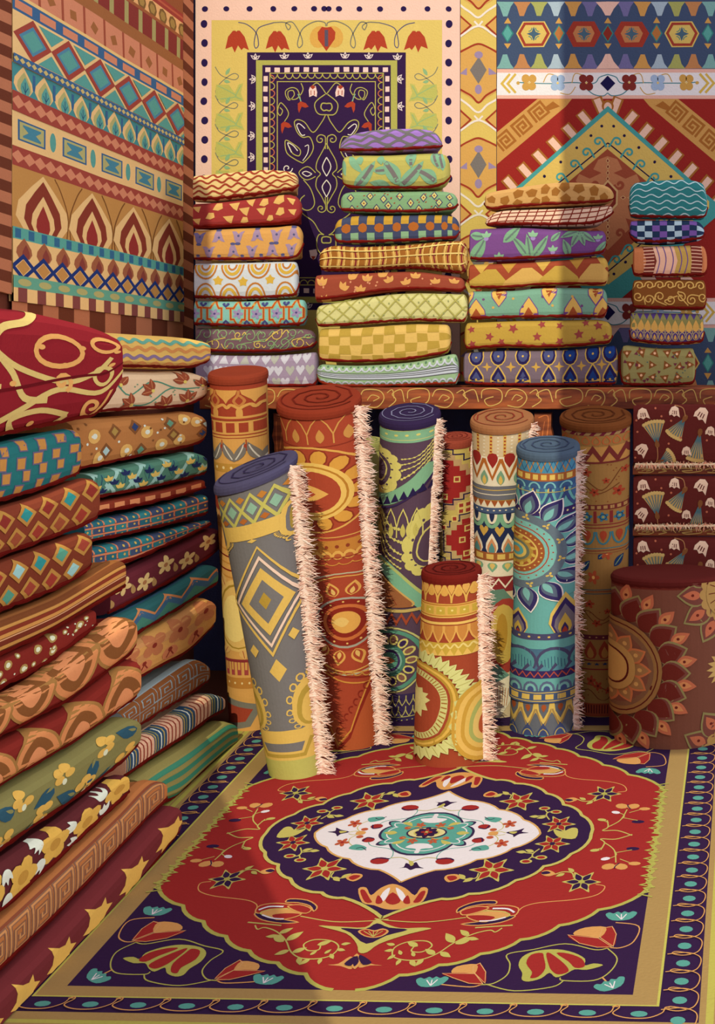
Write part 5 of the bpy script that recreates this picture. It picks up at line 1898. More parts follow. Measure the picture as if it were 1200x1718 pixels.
def ogee(flip):
    def f(p, a0, L, h):
        for i in range(8):
            a = 8 + i * 15.0
            y0 = h * 1.02 if flip else -h * .02
            s = 1 if flip else -1
            r = 0 if flip else PI
            for w, hh, c in ((15.5, 1.02, '#94683c'), (14, .95, '#c07a50'), (11, .80, '#7a4a2a'), (6.5, .55, '#c8805a')):
                with p.at(a, y0, r):
                    H = h * hh
                    p.poly([(-w / 2, 0), (-w / 2, -H * .45), (-w * .32, -H * .78), (0, -H), (w * .32, -H * .78), (w / 2, -H * .45), (w / 2, 0)], c, True, 3)
    return f


def N9(p, a0, L, h):
    for i in range(15):
        a = 4 + i * 7.0
        b = h * (.28 + .44 * (i % 2))
        p.drop(a, b + 2, 4.2, 7.6, '#2c4c62', 1.0 + (i % 3) * .9); p.drop(a + .1, b + 1.0, 1.1, 3, '#7c7850', 1.0 + (i % 3) * .9)
        a2, b2 = a + 3.5, h * (.75 - .5 * (i % 2))
        for k in range(4): p.ell(a2 + 2.0 * math.cos(k * 1.3 + i), b2 + 1.9 * math.sin(k * 1.3 + i), 1.7, 1.3, '#d69c50')
        p.ell(a2, b2 + 2.2, .8, 1.0, '#ecc8b4')


def N10(p, a0, L, h):
    for i in range(12):
        a = 5 + i * 11.0
        b = h * (.40 + .16 * (i % 2))
        p.flower(a, b, 4.9, 5, '#d29a4c', rot=i, pw=1.25)
        p.ell(a, b, 1.8, 1.6, '#b0803c')
        for da, db in ((5.4, -.26), (5.2, .24)):
            with p.at(a + da, b + h * db, i * 1.1, 1.0):
                p.poly([(-1.5, 1), (-1.8, -1.6), (-.6, -.6), (0, -2), (.7, -.6), (1.8, -1.5), (1.4, 1.1), (0, 1.9)], '#ecd0c4', True, 3)


def N11(p, a0, L, h):
    for i in range(16):
        a = 3.5 + i * 7.6
        for lw, c in ((1.25, '#7c5446'), (.55, '#b47a50')):
            p.key(a + 6.0, h * .16, -6.0, h * .68, lw, c, 1)
    p.line([(a0, h * .09), (L, h * .09)], .5, '#7a4030'); p.line([(a0, h * .92), (L, h * .92)], .5, '#7a4030')


def N12(p, a0, L, h):
    for i in range(10):
        a = 6 + i * 12.5
        b = h * .50
        with p.at(a, b, .5, .95, .95):
            p.poly([(-4.6, -1.5), (-2.6, -1), (-1.2, -3), (-.2, -6.6), (1, -3), (2.6, -1.2), (5, -1.2), (3.6, 1.2), (4.6, 3.2), (2, 3.4), (0, 6), (-2, 3.4), (-4.6, 3.6), (-3.6, 1.2)], '#d29a50')


def F1(p, a0, L, h):
    for i, (y, c) in enumerate(((.2, '#5c9088'), (.42, '#bb7c4c'), (.66, '#7a6488'), (.86, '#bb7c4c'))):
        p.wave(a0, L, h * y, h * .045, 4.6, h * .09, c, ph=i)


def F2(p, a0, L, h):
    p.line([(42, h * .9), (34, h * .3), (28, h * .6), (20, h * .25), (12, h * .45), (4, h * .5)], .45, '#4c7c6c')
    p.line([(30, h * .8), (22, h * .85), (14, h * .45), (6, h * .6)], .45, '#4c7c6c')
    for i, (a, b) in enumerate(((3, .35), (9, .2), (20, .4), (31, .25), (38, .85), (27, .75), (8, .72), (15, .8), (44, .4), (50, .7))):
        for k in (-1, 0, 1): p.leaf(a, h * b + 1.3, 4.2, 2.3, -PI / 2 + k * .85 + (i % 3) * .5, '#86402e', '#b07050', vw=.25)
        p.dot(a, h * b + 1.3, .6, '#d8b060')
    for i in range(26): p.ell(p.r.uniform(0, L), p.r.uniform(1, h), .3, .22, '#5c8068')


def F3(p, a0, L, h):
    for i, (a, b) in enumerate(((9, .2), (22, .4), (17, .75), (29, .75), (40, .35), (38, .8), (11, .7), (5, .3))):
        p.dot(a, h * b, 2.1, '#cf9a5c', 12); p.dot(a - .2, h * b, .85, '#f0dcc4', 8)
    for i, (a, b) in enumerate(((14, .25), (33, .3), (26, .25), (36, .68), (24, .8), (13, .55), (3, .65), (1.8, .35), (46, .5))):
        p.dia(a, h * b, 2.2, 2.5, '#74482c'); p.dia(a, h * b, 1.2, 1.4, ('#5c8474', '#9a7a44', '#2c3a66', '#9ab0b8')[i % 4])
    for i in range(26): p.dot(p.r.uniform(0, L), p.r.uniform(1, h - 1), .42, '#f0dcc4' if i % 2 else '#74482c', 6)


def F4(p, a0, L, h):
    p.wave(a0 - 2, L, h * .35, h * .32, 8.2, 1.1, '#8db0b0', zig=True)
    p.wave(a0 + 2, L, h * .85, h * .28, 8.2, 1.1, '#8db0b0', zig=True)
    for i in range(8):
        p.leaf(4 + i * 8.2, h * .06, 6, 3.6, 1.4, '#44706a', '#24405a', vw=.3)
    for i in range(32):
        c = ('#222a54', '#dca65c')[i % 2]
        a, b = 1 + i * 2.0, h * (.25 + .6 * ((i * 5 % 7) / 7))
        for k in (-1, 0, 1): p.leaf(a, b + .6, 2.1, 1.1, -PI / 2 + k * .9, c)


def F5(p, a0, L, h):
    for i in range(12):
        p.rect(2 + i * 5.2, h * .25, 5.4 + i * 5.2, h * .80, '#c47c58')


def gridcloth(p, a0, L, h):
    k = 0
    a = 0
    while a < L:
        w = 4.0
        for j in range(3):
            p.rect(a, h * j / 3, a + w, h * (j + 1) / 3, ('#2a5c70', '#3c4668', '#2f6f7c')[(k + j) % 3])
            p.dot(a + w / 2, h * (j + .5) / 3, .4, '#b89a50', 5)
        a += w; k += 1
    a = 0
    while a < L:
        p.line([(a, 0), (a + .6, h * .5), (a, h)], .5, '#bc7456', sm=False)
        for j in (1, 2): p.dot(a + .4, h * j / 3, .5, '#8c2c24', 6)
        a += 4.0
    for j in (1, 2): p.line([(0, h * j / 3), (L / 2, h * (j / 3 + .03)), (L, h * j / 3)], .5, '#bc7456', sm=False)


def F8(p, a0, L, h):
    for i in range(9):
        p.flower(5 + i * 7.2, h * (.34 + .2 * (i % 2)), 2.9, 5, '#d9a876', '#a06a48', rot=i)
        p.drop(8.6 + i * 7.2, h * (.80 - .1 * (i % 2)), 1.6, 3.4, '#a07a50', .2)


def F9(p, a0, L, h):
    p.rect(a0, 0, L, h * .5, '#2c5a62', 10)
    p.wave(a0, L, h * .34, h * .22, 9, 1.2, '#b97850', zig=True)
    p.wave(a0, L, h * .50, h * .22, 9, 2.0, '#3c5c80', zig=True)
    p.wave(a0, L, h * .78, h * .22, 9, 2.4, '#42766c', zig=True)


def F10(p, a0, L, h):
    for i in range(7):
        for j in range(3):
            if (i + j) % 2: p.rect(i * 8, h * j * .18, i * 8 + 8, h * (j + 1) * .18, '#b98054')
    for i in range(6):
        a = 5 + i * 8.8
        p.flower(a, h * .30, 4.2, 4, '#ad6848', '#7c2c24', rot=.5, pw=1.3, cr=.2)
        p.ell(a + 3.5, h * .70, 2.7, h * .15, '#bd7050')
        for s in (-1, 1): p.line([(a + 3.5, h * .64), (a + 3.5 + s * 1.2, h * .78)], .4, '#7c2c24', sm=False)
        p.dot(a + 3.5, h * .62, .8, '#7c2c24', 6)


def F11(p, a0, L, h):
    for i in range(8):
        for j in (0, 1):
            p.key(1.2 + i * 6.1, h * (.08 + .46 * j), 5.0, h * .37, .9, '#7c4a2c', 1 if (i + j) % 2 else -1)


def F12(p, a0, L, h):
    a = 2
    k = 0
    while a < L:
        if k % 2 == 0:
            p.rect(a, 0, a + 4.2, h, '#2c4464')
            for d, c in ((.7, '#a08850'), (1.7, '#d8ccc8'), (2.8, '#7c7850'), (3.6, '#a08850')): p.rect(a + d, 0, a + d + .35, h, c)
            a += 4.2
        else:
            for d in (.9, 2.2, 3.4, 4.6): p.rect(a + d, 0, a + d + .35, h, '#84352c')
            a += 5.4
        k += 1


def F13(p, a0, L, h):
    for y in (.12, .36, .60, .84): p.rect(a0, h * y, L, h * (y + .12), '#3c7a68', 12)


# near column, top to floor
sd('wine-red cloth with wide cream scrolling ribbons, highest of the near pile', -1.165, [(0, 515), (60, 522), (120, 536), (160, 548), (198, 566)], [(0, 740), (60, 727), (120, 713), (160, 700), (198, 640)], '#7c1c26', N1, GN, rr=4, ext=-120, seed=41, bulge=.05)
sd('teal cloth with tan ragged cells under the wine-red one', -1.160, [(0, 744), (60, 730), (100, 722), (135, 717)], [(0, 848), (60, 830), (100, 814), (135, 800)], '#246068', N2, GN, rr=4, ext=-120, seed=42)
sd('brown cloth with upright diamonds, some filled teal', -1.150, [(0, 852), (60, 834), (120, 810), (145, 802), (166, 805)], [(0, 940), (60, 918), (130, 892), (166, 872)], '#743426', diamonds(['#7c2c28', '#8c342c', '#2e7c84', '#8a4430']), GN, rr=3.5, ext=-120, seed=43)
sd('brown cloth with teal and red diamonds below its twin', -1.140, [(0, 943), (60, 921), (130, 895), (152, 892)], [(0, 1033), (60, 1010), (100, 992), (152, 958)], '#6c3022', diamonds(['#8c3a30', '#8ab0b8', '#4c8478', '#8c342c', '#2e7c84']), GN, rr=3, ext=-120, seed=44)
sd('ribbed brown cloth with long gold stripes', -1.130, [(0, 1036), (60, 1013), (100, 995), (190, 942), (206, 942)], [(0, 1098), (60, 1070), (100, 1048), (150, 1018), (206, 986)], '#84502e', N5, GN, rr=2.5, ext=-120, seed=45, bulge=.03)
sd('dark red cloth with small ringed white dots', -1.130, [(0, 1101), (60, 1073), (100, 1051), (148, 1023), (158, 1020)], [(0, 1170), (60, 1138), (100, 1108), (158, 1062)], '#742420', N6, GN, rr=2.5, ext=-120, seed=46)
sd('wine cloth with large hanging brown arches', -1.105, [(0, 1173), (60, 1141), (100, 1111), (158, 1066), (200, 1035), (222, 1040)], [(0, 1240), (60, 1208), (110, 1180), (222, 1098)], '#742420', ogee(False), GN, rr=3.5, ext=-120, seed=47, bulge=.045)
sd('wine cloth with large upright brown arches and a fat rounded end', -1.095, [(0, 1243), (60, 1211), (110, 1183), (200, 1112), (228, 1104)], [(0, 1328), (60, 1292), (110, 1262), (200, 1200), (228, 1176)], '#742420', ogee(True), GN, rr=4, ext=-120, seed=48, bulge=.05)
sd('olive cloth with dark blue leaves and apricot flowers', -1.075, [(0, 1331), (60, 1295), (110, 1265), (200, 1205), (230, 1212)], [(0, 1442), (60, 1400), (110, 1366), (190, 1302), (230, 1258)], '#787048', N9, GN, rr=4, ext=-120, seed=49, bulge=.045)
sd('maroon cloth with golden flowers and white buds', -1.052, [(0, 1446), (60, 1404), (110, 1370), (190, 1306), (214, 1300)], [(0, 1540), (60, 1485), (110, 1436), (190, 1360), (214, 1340)], '#56242a', N10, GN, rr=3, ext=-120, seed=50)
sd('rust brown roll carved with a row of square spirals', -1.041, [(0, 1543), (60, 1488), (110, 1441), (190, 1366), (245, 1311), (276, 1314)], [(0, 1638), (60, 1580), (130, 1508), (200, 1432), (276, 1352)], '#a8663e', N11, GN, rr=3.5, ext=-120, seed=51, bulge=.035, name='rolled_textile')
sd('maroon roll with golden tulips lying on the carpet edge', -1.023, [(0, 1642), (60, 1584), (130, 1511), (200, 1436), (278, 1355), (294, 1358)], [(0, 1722), (60, 1660), (130, 1586), (200, 1506), (294, 1392)], '#64262c', N12, GN, rr=3, ext=-90, seed=52, bulge=.05, name='rolled_textile')
# far column
k1 = dict(bulge=.04)
sd('yellow cloth with blue, tan and violet wavy lines', -1.250, [(190, 558), (250, 562), (310, 566), (347, 574)], [(178, 618), (250, 620), (310, 620), (347, 606)], '#d6a05c', F1, GF, rr=3, ext=161, seed=61, xr=None, **k1)
sd('pink cloth with brown blossoms on a thin green vine', -1.250, [(176, 621), (250, 623), (310, 622), (343, 632)], [(160, 698), (220, 693), (280, 690), (310, 685), (343, 668)], '#e2a890', F2, GF, rr=4, ext=161, seed=62, **k1)
sd('caramel cloth with pale dots and little diamonds', -1.245, [(150, 702), (220, 697), (280, 693), (320, 690), (343, 702)], [(150, 790), (220, 774), (280, 762), (320, 752), (343, 738)], '#a2693f', F3, GF, rr=5, ext=110, seed=63, **k1)
sd('green cloth with pale blue zigzags and small leaves', -1.240, [(150, 793), (220, 777), (280, 766), (320, 757), (342, 766)], [(168, 838), (220, 829), (280, 816), (320, 806), (342, 798)], '#4c7468', F4, GF, rr=3.5, ext=142, seed=64, **k1)
sd('dark red cloth with one row of salmon squares', -1.235, [(160, 842), (220, 831), (280, 819), (340, 803)], [(160, 868), (220, 856), (280, 842), (340, 824)], '#7c3024', F5, GF, rr=2, ext=130, seed=65, bulge=.025)
sd('teal and navy cloth with a salmon grid, upper of two alike', -1.230, [(150, 873), (220, 860), (280, 845), (345, 827)], [(150, 915), (220, 900), (280, 886), (345, 868)], '#2a5c70', gridcloth, GF, rr=3, ext=130, seed=66, bulge=.03)
sd('teal and navy cloth with a salmon grid, lower of two alike', -1.222, [(155, 918), (220, 903), (280, 889), (348, 871)], [(158, 962), (200, 955), (240, 938), (348, 884)], '#2a5c70', gridcloth, GF, rr=3, ext=143, seed=67, bulge=.03)
sd('plum cloth sprinkled with cream blossoms, poking out farthest', -1.218, [(174, 981), (200, 962), (240, 942), (300, 912), (350, 888), (365, 885)], [(174, 1043), (210, 1024), (260, 998), (320, 962), (365, 930)], '#5e2430', F8, GF, rr=3, seed=68, bulge=.03)
sd('blue and green zigzag cloth with a peach line', -1.200, [(212, 1026), (260, 1001), (320, 965), (345, 948), (362, 950)], [(218, 1075), (260, 1050), (320, 1012), (362, 984)], '#3c5c80', F9, GF, rr=3, ext=192, seed=69, bulge=.03)
sd('apricot cloth with rose flowers above a row of tulips', -1.190, [(206, 1086), (260, 1053), (320, 1014), (340, 1002), (358, 1012)], [(226, 1152), (270, 1128), (310, 1106), (358, 1056)], '#c48c52', F10, GF, rr=4.5, ext=188, seed=70, bulge=.04)
sd('grey-blue cloth covered with brown square spirals', -1.170, [(216, 1178), (260, 1146), (310, 1112), (330, 1106), (347, 1120)], [(230, 1234), (270, 1208), (310, 1184), (347, 1156)], '#8a96a4', F11, GF, rr=3, ext=194, seed=71, bulge=.035)
sd('pink roll ringed with navy and red stripes', -1.145, [(200, 1262), (250, 1226), (310, 1187), (345, 1163), (372, 1170)], [(216, 1310), (260, 1280), (310, 1248), (345, 1222), (372, 1206)], '#d89c88', F12, GF, rr=3.5, ext=196, seed=72, bulge=.04, name='rolled_textile')
sd('olive roll with long teal stripes, at the foot of the pile', -1.122, [(236, 1300), (260, 1283), (310, 1251), (345, 1226), (372, 1209), (390, 1216)], [(262, 1350), (290, 1338), (330, 1300), (360, 1274), (390, 1248)], '#8c8050', F13, GF, rr=3.5, ext=226, seed=73, bulge=.05, name='rolled_textile')

build_piles()
# ---------------------------------------------------------------- rugs rolled up and stood on end (b runs down from the top rim, a from the axis)
def ogee_row(p, y0, y1, xs, w, c1, c2=None, lw=2, inv=False):
    for x in xs:
        h = y1 - y0
        P = [(x - w / 2, y1), (x - w / 2, y1 - h * .35), (x - w * .3, y1 - h * .7), (x, y0), (x + w * .3, y1 - h * .7), (x + w / 2, y1 - h * .35), (x + w / 2, y1)]
        if inv: P = [(a, y0 + y1 - b) for a, b in P]
        if c2: p.poly(P, c2)
        p.line(P, lw, c1, sm=False)


def beads(p, y, hn, c, r=2.2, st=13, ph=0):
    x = -hn + ph
    while x < hn:
        p.dot(x, y, r, c, 7); x += st


def band(p, hn, a, b, c):
    p.rect(-hn, a, hn, b, c, 12)


def R1(p, hn, H):
    y, r = '#d99a50', '#a3402a'
    p.rect(-hn, 24, hn, 80, r, 12)
    for x in (-44, -6, 32):
        p.poly([(x - 17, 25), (x + 17, 25), (x + 15, 34), (x + 4, 46), (x, 54), (x - 4, 46), (x - 15, 34)], y)
        p.line([(x - 21, 80), (x - 20, 66), (x - 6, 56), (x + 1, 62), (x + 8, 56), (x + 20, 66), (x + 21, 80)], 5.5, y)
        p.line([(x + 19, 26), (x + 18, 36), (x + 12, 48), (x + 19, 58), (x + 26, 48), (x + 20, 36)], 4, '#c47a40')
    band(p, hn, 80, 84, y); band(p, hn, 84, 88, r)
    for x in range(-46, 50, 19): p.rect(x, 92, x + 13, 110, r)
    band(p, hn, 114, 116, r); band(p, hn, 120, 121.5, r)
    for x in (-34, 2, 38):
        for s in (-1, 1):
            p.leaf(x, 165, 40, 15, -PI / 2 + s * .35, '#7d7068', '#d8c8b8', s * .12, 2)
        p.line([(x + 18, 124), (x + 18, 145)], 1.6, r); p.dot(x + 18, 136, 4, r)
    band(p, hn, 168, 180, '#c28a3c'); beads(p, 174, hn, '#f0cc90')
    for x in (-30, 20):
        for k in range(8): p.leaf(x, 232, 30, 16, k * PI / 4, '#e0a05c', '#a3402a', vw=1.2)
        p.ell(x, 232, 12, 12, r)
    band(p, hn, 262, 268, '#c8853c')
    for k in range(5): p.line([(-hn, 290 + k * 10), (0, 300 + k * 9), (hn, 280 + k * 10)], 2, ('#c8853c', '#7c1e1a')[k % 2])
    p.ell(-6, 400, 42, 62, '#e3b062', 0, 20); p.ring(-6, 400, 36, 54, 3, '#a97f2c'); p.ell(-12, 400, 24, 40, '#efc878', 0, 16)
    for k in range(9): p.leaf(-6 + 38 * math.cos(k * .7), 400 + 58 * math.sin(k * .7), 22, 15, k * .7, '#e0a860', '#a3402a', vw=1.2)
    band(p, hn, 478, 484, '#8c3030')
    for x in range(-46, 50, 12): p.rect(x, 484, x + 7, 504, '#a84440'); p.rect(x + 1.5, 484, x + 5.5, 496, '#d99a50')
    band(p, hn, 508, 524, '#bd7a34'); beads(p, 516, hn, '#f0cc90', 1.8)
    p.poly([(-hn, 530), (hn, 545), (20, 590), (-hn, 600)], '#d99a50'); p.poly([(-hn, 538), (30, 550), (8, 582), (-hn, 590)], '#7c7264')
    p.poly([(-hn, 548), (14, 556), (0, 574), (-hn, 580)], '#a3402a')


def mandala(p, x, y, r, cols, n=12, petal='#e3a95a', pin='#a8452c'):
    """rings and a crown of petals round a centre; cols from the outside in"""
    if petal:
        for k in range(n):
            t = 2 * PI * k / n + .2
            p.leaf(x + r * .92 * math.cos(t), y + r * .92 * math.sin(t), r * .42, r * .42, t, petal)
            if pin: p.leaf(x + r * 1.0 * math.cos(t), y + r * 1.0 * math.sin(t), r * .22, r * .2, t, pin)
    m = len(cols)
    for i, (k, c) in enumerate(cols):
        p.ell(x, y, r * k, r * k, c, 0, 26)


def R2(p, hn, H):
    y, r = '#dca04e', '#a8442c'
    band(p, hn, 0, 2, '#8c3422')
    ogee_row(p, 30, 78, [-56, -22, 12, 46], 34, '#d0904a', None, 2)
    for x in (-56, -22, 12, 46): p.leaf(x, 76, 24, 11, -PI / 2, '#c98a46')
    band(p, hn, 82, 84, '#8a3222')
    p.ring(-8, 168, 82, 84, 3.5, y, 0, 360, 30)
    for k in range(14):
        t = 2 * PI * k / 14
        p.ell(-8 + 64 * math.cos(t), 168 + 66 * math.sin(t), 15, 12, '#d6953f', t, 10); p.ring(-8 + 64 * math.cos(t), 168 + 66 * math.sin(t), 15, 12, 2, '#8c3422', 0, 360, 10, t)
    for k, c in ((56, '#e6b45c'), (50, '#b8782c'), (47, '#e6b45c'), (40, '#a8442c')): p.ell(-8, 168, k, k * 1.02, c, 0, 26)
    p.leaf(-34, 168, 50, 32, 0, '#e0a352', None)
    p.leaf(-28, 168, 26, 18, 0, '#a8442c')
    band(p, hn, 262, 264, y); band(p, hn, 268, 288, '#c07a34'); beads(p, 278, hn, '#8c3a22', 3, 15)
    for x in range(-60, 66, 16): p.ell(x, 296, 9, 12, y, 0, 10); p.ell(x, 298, 5.5, 8, '#b05a30', 0, 8)
    band(p, hn, 300, 303, '#9a3a26')
    for x in range(-60, 66, 18): p.ring(x, 316, 9, 7, 2, '#d08a3c', 0, 180, 8)
    cx = 22; cy = 455
    p.ring(cx, cy, 92, 112, 3, '#b8a888', 0, 360, 30); p.ring(cx, cy, 86, 105, 2.5, y, 0, 360, 30)
    for k in range(14):
        t = 2 * PI * k / 14
        p.leaf(cx + 54 * math.cos(t), cy + 60 * math.sin(t), 34, 22, t, '#dfa050'); p.leaf(cx + 56 * math.cos(t), cy + 62 * math.sin(t), 26, 15, t, '#a8442c'); p.leaf(cx + 58 * math.cos(t), cy + 64 * math.sin(t), 16, 7, t, '#e3b062')
    for k, c in ((54, '#a83c28'), (50, '#a89c88'), (46, '#8c2a1e'), (36, '#c86a38'), (30, '#8c2a1e'), (22, '#e0a04e')): p.ell(cx, cy, k, k * 1.12, c, 0, 24)
    for k in range(12):
        t = 2 * PI * k / 12
        p.dot(cx + 41 * math.cos(t), cy + 46 * math.sin(t), 2, '#e3b062', 6)
    p.leaf(cx + 6, cy, 26, 22, PI, '#e8b868')
    for k in range(3): p.line([(-hn, 520 + k * 9), (0, 556 + k * 9), (hn, 566 + k * 9)], 2.4, (y, '#8c2a1e', '#d08a3c')[k])
    for k in range(8): p.ring(-50 + k * 14, 548 + k * 2.6, 7, 6, 2, '#c4823c', 0, 180, 8)
    p.poly([(-50, H + 2), (-34, H - 78), (10, H - 30), (hn, H - 120), (hn, H + 2)], '#b5552f')
    p.line([(-50, H - 78), (-18, H - 4), (10, H - 26), (hn, H - 110)], 5, '#8c2a1e', sm=False); p.line([(-40, H - 74), (-14, H - 14), (14, H - 36), (hn, H - 120)], 2.4, '#d08a3c', sm=False)
    for k in range(7): p.ring(-8 + k * 9, H - 36 - k * 11, 5, 5, 1.6, '#8c2a1e', 90, 300, 8)


def R3(p, hn, H):
    y, g = '#dfb25a', '#78706e'
    for i in range(5):
        x = -hn + 2 + i * 29
        p.dial(x, 60, 14.5, 34, 5, '#c3b45c'); p.dia(x, 60, 7.5, 16, '#8fb094')
        p.dia(x + 14.5, 34, 6.5, 9, '#c07a34'); p.dia(x + 14.5, 86, 6.5, 8, '#b5652c')
    band(p, hn, 96, 116, y)
    for s in (-1, 1):
        p.ell(s * hn, 120, 18, 46, y, 0, 16); p.ell(s * hn, 118, 11, 36, g, 0, 14); p.ell(s * hn, 116, 7, 30, '#a98a3c', 0, 14)
        for k in range(7): p.ring(s * (hn - 19 * math.cos(k * .2)), 124 + k * 7.0, 5, 4, 2, y, 90 if s > 0 else -90, 270 if s > 0 else 90, 7)
    p.dia(0, 126, 7, 10, y)
    p.dial(6, 268, 55, 108, 4, y)
    p.dial(6, 270, 46, 88, 4, '#f0c8b0')
    p.dia(6, 270, 39, 68, y); p.dia(6, 270, 25, 44, g); p.dia(6, 268, 9, 17, '#b58e38')
    p.dia(-24, 366, 8, 13, y); p.dia(38, 345, 7, 12, y); p.dia(10, 402, 14, 18, y)
    for s in (-1, 1):
        p.ell(s * hn, H - 125, 30, 52, y, 0, 20); p.ell(s * hn, H - 122, 23, 43, '#b5923c', 0, 20); p.ell(s * hn, H - 120, 16, 34, y, 0, 18)
        for k in range(9):
            t = -PI / 2 + k * PI / 8
            p.ring(s * hn - s * 34 * math.cos(t), H - 125 + 58 * math.sin(t), 5, 6, 2.4, y, 0, 360, 8)
    p.rect(-hn, H - 76, hn, H + 4, y, 12)
    p.line([(-hn + 4, H - 62), (-hn + 16, H - 40), (hn - 18, H - 40), (hn - 6, H - 62)], 5, '#b5923c', sm=False)
    p.poly([(-hn + 13, H - 58), (hn - 16, H - 58), (hn - 22, H - 46), (-hn + 20, H - 46)], g)
    p.rect(-hn, H - 34, hn, H + 4, '#bcb05c', 12)


def R4(p, hn, H):
    for k in range(9):
        p.ell(-hn * .3, 30 + k * 52, 12, 17, '#7fb09c', .3, 12); p.ell(hn * .5, 56 + k * 52, 9, 12, '#e3c87c', 0, 10)
    p.line([(-4, 0), (8, 120), (-2, 240), (8, 360), (0, H)], 3, '#d6c070')
    for k in range(16): p.drop(4, 40 + k * 30, 7, 12, '#6ba69a', PI / 2)


def R5(p, hn, H):
    y, g, v = '#d9c46c', '#84ad86', '#5c4252'
    p.rect(-hn, 2, hn, 46, g, 12); band(p, hn, 13, 14.5, '#d0c070'); band(p, hn, 38, 39.5, '#d0c070'); beads(p, 26, hn, y, 3, 16)
    # scalloped rosettes with strings of beads
    for (cx, cy, s) in ((-hn, 122, 1), (hn * .98, 252, -1)):
        for k in range(8):
            t = -PI / 2 + k * PI / 7
            p.ell(cx + s * 30 * math.cos(t), cy + 46 * math.sin(t), 12, 13, y, 0, 12)
        p.ell(cx, cy, 33, 48, y, 0, 20); p.ell(cx, cy, 25, 38, v, 0, 20)
        for k in range(9):
            t = -PI / 2 + k * PI / 8
            p.dot(cx + s * 27 * math.cos(t), cy + 42 * math.sin(t), 2.2, v, 6)
        p.ring(cx, cy, 18, 28, 2.4, y, 0, 360, 18)
        for i in range(5):
            P = [(cx + s * 42, cy - 30 + i * 16), (cx + s * 66, cy - 38 + i * 12), (cx + s * 2 * hn, cy - 78 + i * 10)]
            p.line(P, 1.6, y)
            for q in smooth_pts(P, False, 4): p.dot(q[0], q[1], 2.3, y, 6)
    P = [(-hn, 186), (-10, 172), (20, 148), (hn, 116)]
    p.line(P, 22, g); p.line([(-hn, 200), (-8, 188), (24, 162), (hn, 134)], 3, '#3c2850')
    for k in range(8): p.poly([(-hn + k * 13, 196 - k * 5.5), (-hn + k * 13 + 13, 192 - k * 5.5), (-hn + k * 13 + 7, 178 - k * 5.5)], '#2c2046')
    ogee_row(p, 196, 232, [-hn + 8 + i * 19 for i in range(4)], 19, y, None, 1.8)
    for i in range(4): p.leaf(-hn + 8 + i * 19, 232, 18, 8, -PI / 2, '#c9b45c')
    p.line([(-hn, 268), (-12, 300), (20, 345), (hn, 372)], 26, '#7fae8c'); p.line([(-hn, 262), (-6, 292), (26, 334), (hn, 360)], 5, '#b9b86a')
    p.poly([(-hn, 290), (-14, 320), (18, 356), (22, 372), (-hn, 372)], '#a0603a'); p.line([(-hn, 292), (-14, 322), (20, 360), (20, 370)], 3, '#d6a45c')
    for k in range(5): p.line([(-hn + 8 + k * 8, 366), (-hn + 4 + k * 5, 318 + k * 4)], 1.3, '#8c3a26')
    band(p, hn, 374, 378, '#caa860'); p.wave(-hn, hn, 386, 5, 16, 3.4, '#a5482e', zig=True)
    p.ring(-12, 462, 58, 66, 3, '#cbbf74', 0, 360, 28); p.ring(-12, 462, 52, 59, 7, '#5c9078', 0, 360, 28)
    for k in range(13):
        t = 2 * PI * k / 13
        p.ell(-12 + 35 * math.cos(t), 462 + 42 * math.sin(t), 11, 8, y, t, 10); p.ell(-12 + 35 * math.cos(t), 462 + 42 * math.sin(t), 7.5, 5, '#3c2850' if k % 2 else '#8a5a4c', t, 8)
    for k, c in ((28, '#4c7a68'), (22, '#84ad98'), (19, '#44305a'), (15, '#5c9078')): p.ell(-14, 462, k, k * 1.15, c, 0, 20)
    p.leaf(-26, 462, 22, 14, 0, '#a8683c')
    p.rect(-hn, H - 78, hn, H, '#3c2c50', 12)
    for y0 in (H - 74, H - 46): ogee_row(p, y0, y0 + 26, [-hn + 6 + i * 12 for i in range(8)], 12, '#b9a660', None, 1.8, True)
    band(p, hn, H - 20, H - 18, '#b9a660'); beads(p, H - 10, hn, '#b9a660', 1.5, 9)


def R6(p, hn, H):
    b, rr = '#2c2046', '#a32a28'
    for k in range(9):
        y0 = 10 + k * 30
        s = 1 if k % 2 else -1
    def stair(cx, cy, n, s, c):
        for i in range(n):
            w = s * (n - i)
            p.rect(cx - w, cy - (i + 1) * s, cx + w, cy - i * s, c); p.rect(cx - w, cy + i * s, cx + w, cy + (i + 1) * s, c)
    stair(-6, 62, 5, 9.5, '#c5996c'); stair(-8, 62, 4, 9, rr)
    stair(16, 160, 5, 9.5, '#c5a06c'); stair(22, 160, 4, 8.5, rr)
    stair(-10, 232, 4, 10, '#b5866c'); stair(-12, 232, 3, 9, '#8c2030')
    for P in ([(-20, 8), (0, 8), (0, 16), (16, 16), (16, 26), (30, 26)], [(-hn, 112), (-16, 112), (-16, 100), (0, 100), (0, 92), (16, 92), (16, 84), (30, 84)],
              [(30, 118), (10, 118), (10, 128), (-6, 128), (-6, 138), (-16, 138), (-16, 180), (-4, 180), (-4, 192), (10, 192), (10, 204), (30, 204)], [(-hn, 190), (-14, 190), (-14, 200), (8, 200), (8, 214), (30, 214)]):
        p.line(P, 2, b, sm=False)
    for (x, y) in ((-24, 46), (6, 58), (-14, 88), (12, 112), (22, 112), (12, 102), (22, 102), (2, 124), (-16, 140), (22, 142), (14, 160), (30, 164), (20, 184), (-20, 236), (14, 232), (26, 12)):
        p.rect(x - 5, y - 5, x + 5, y + 5, '#e3c070'); p.rect(x - 3, y - 3, x + 3, y + 3, '#a33a30')


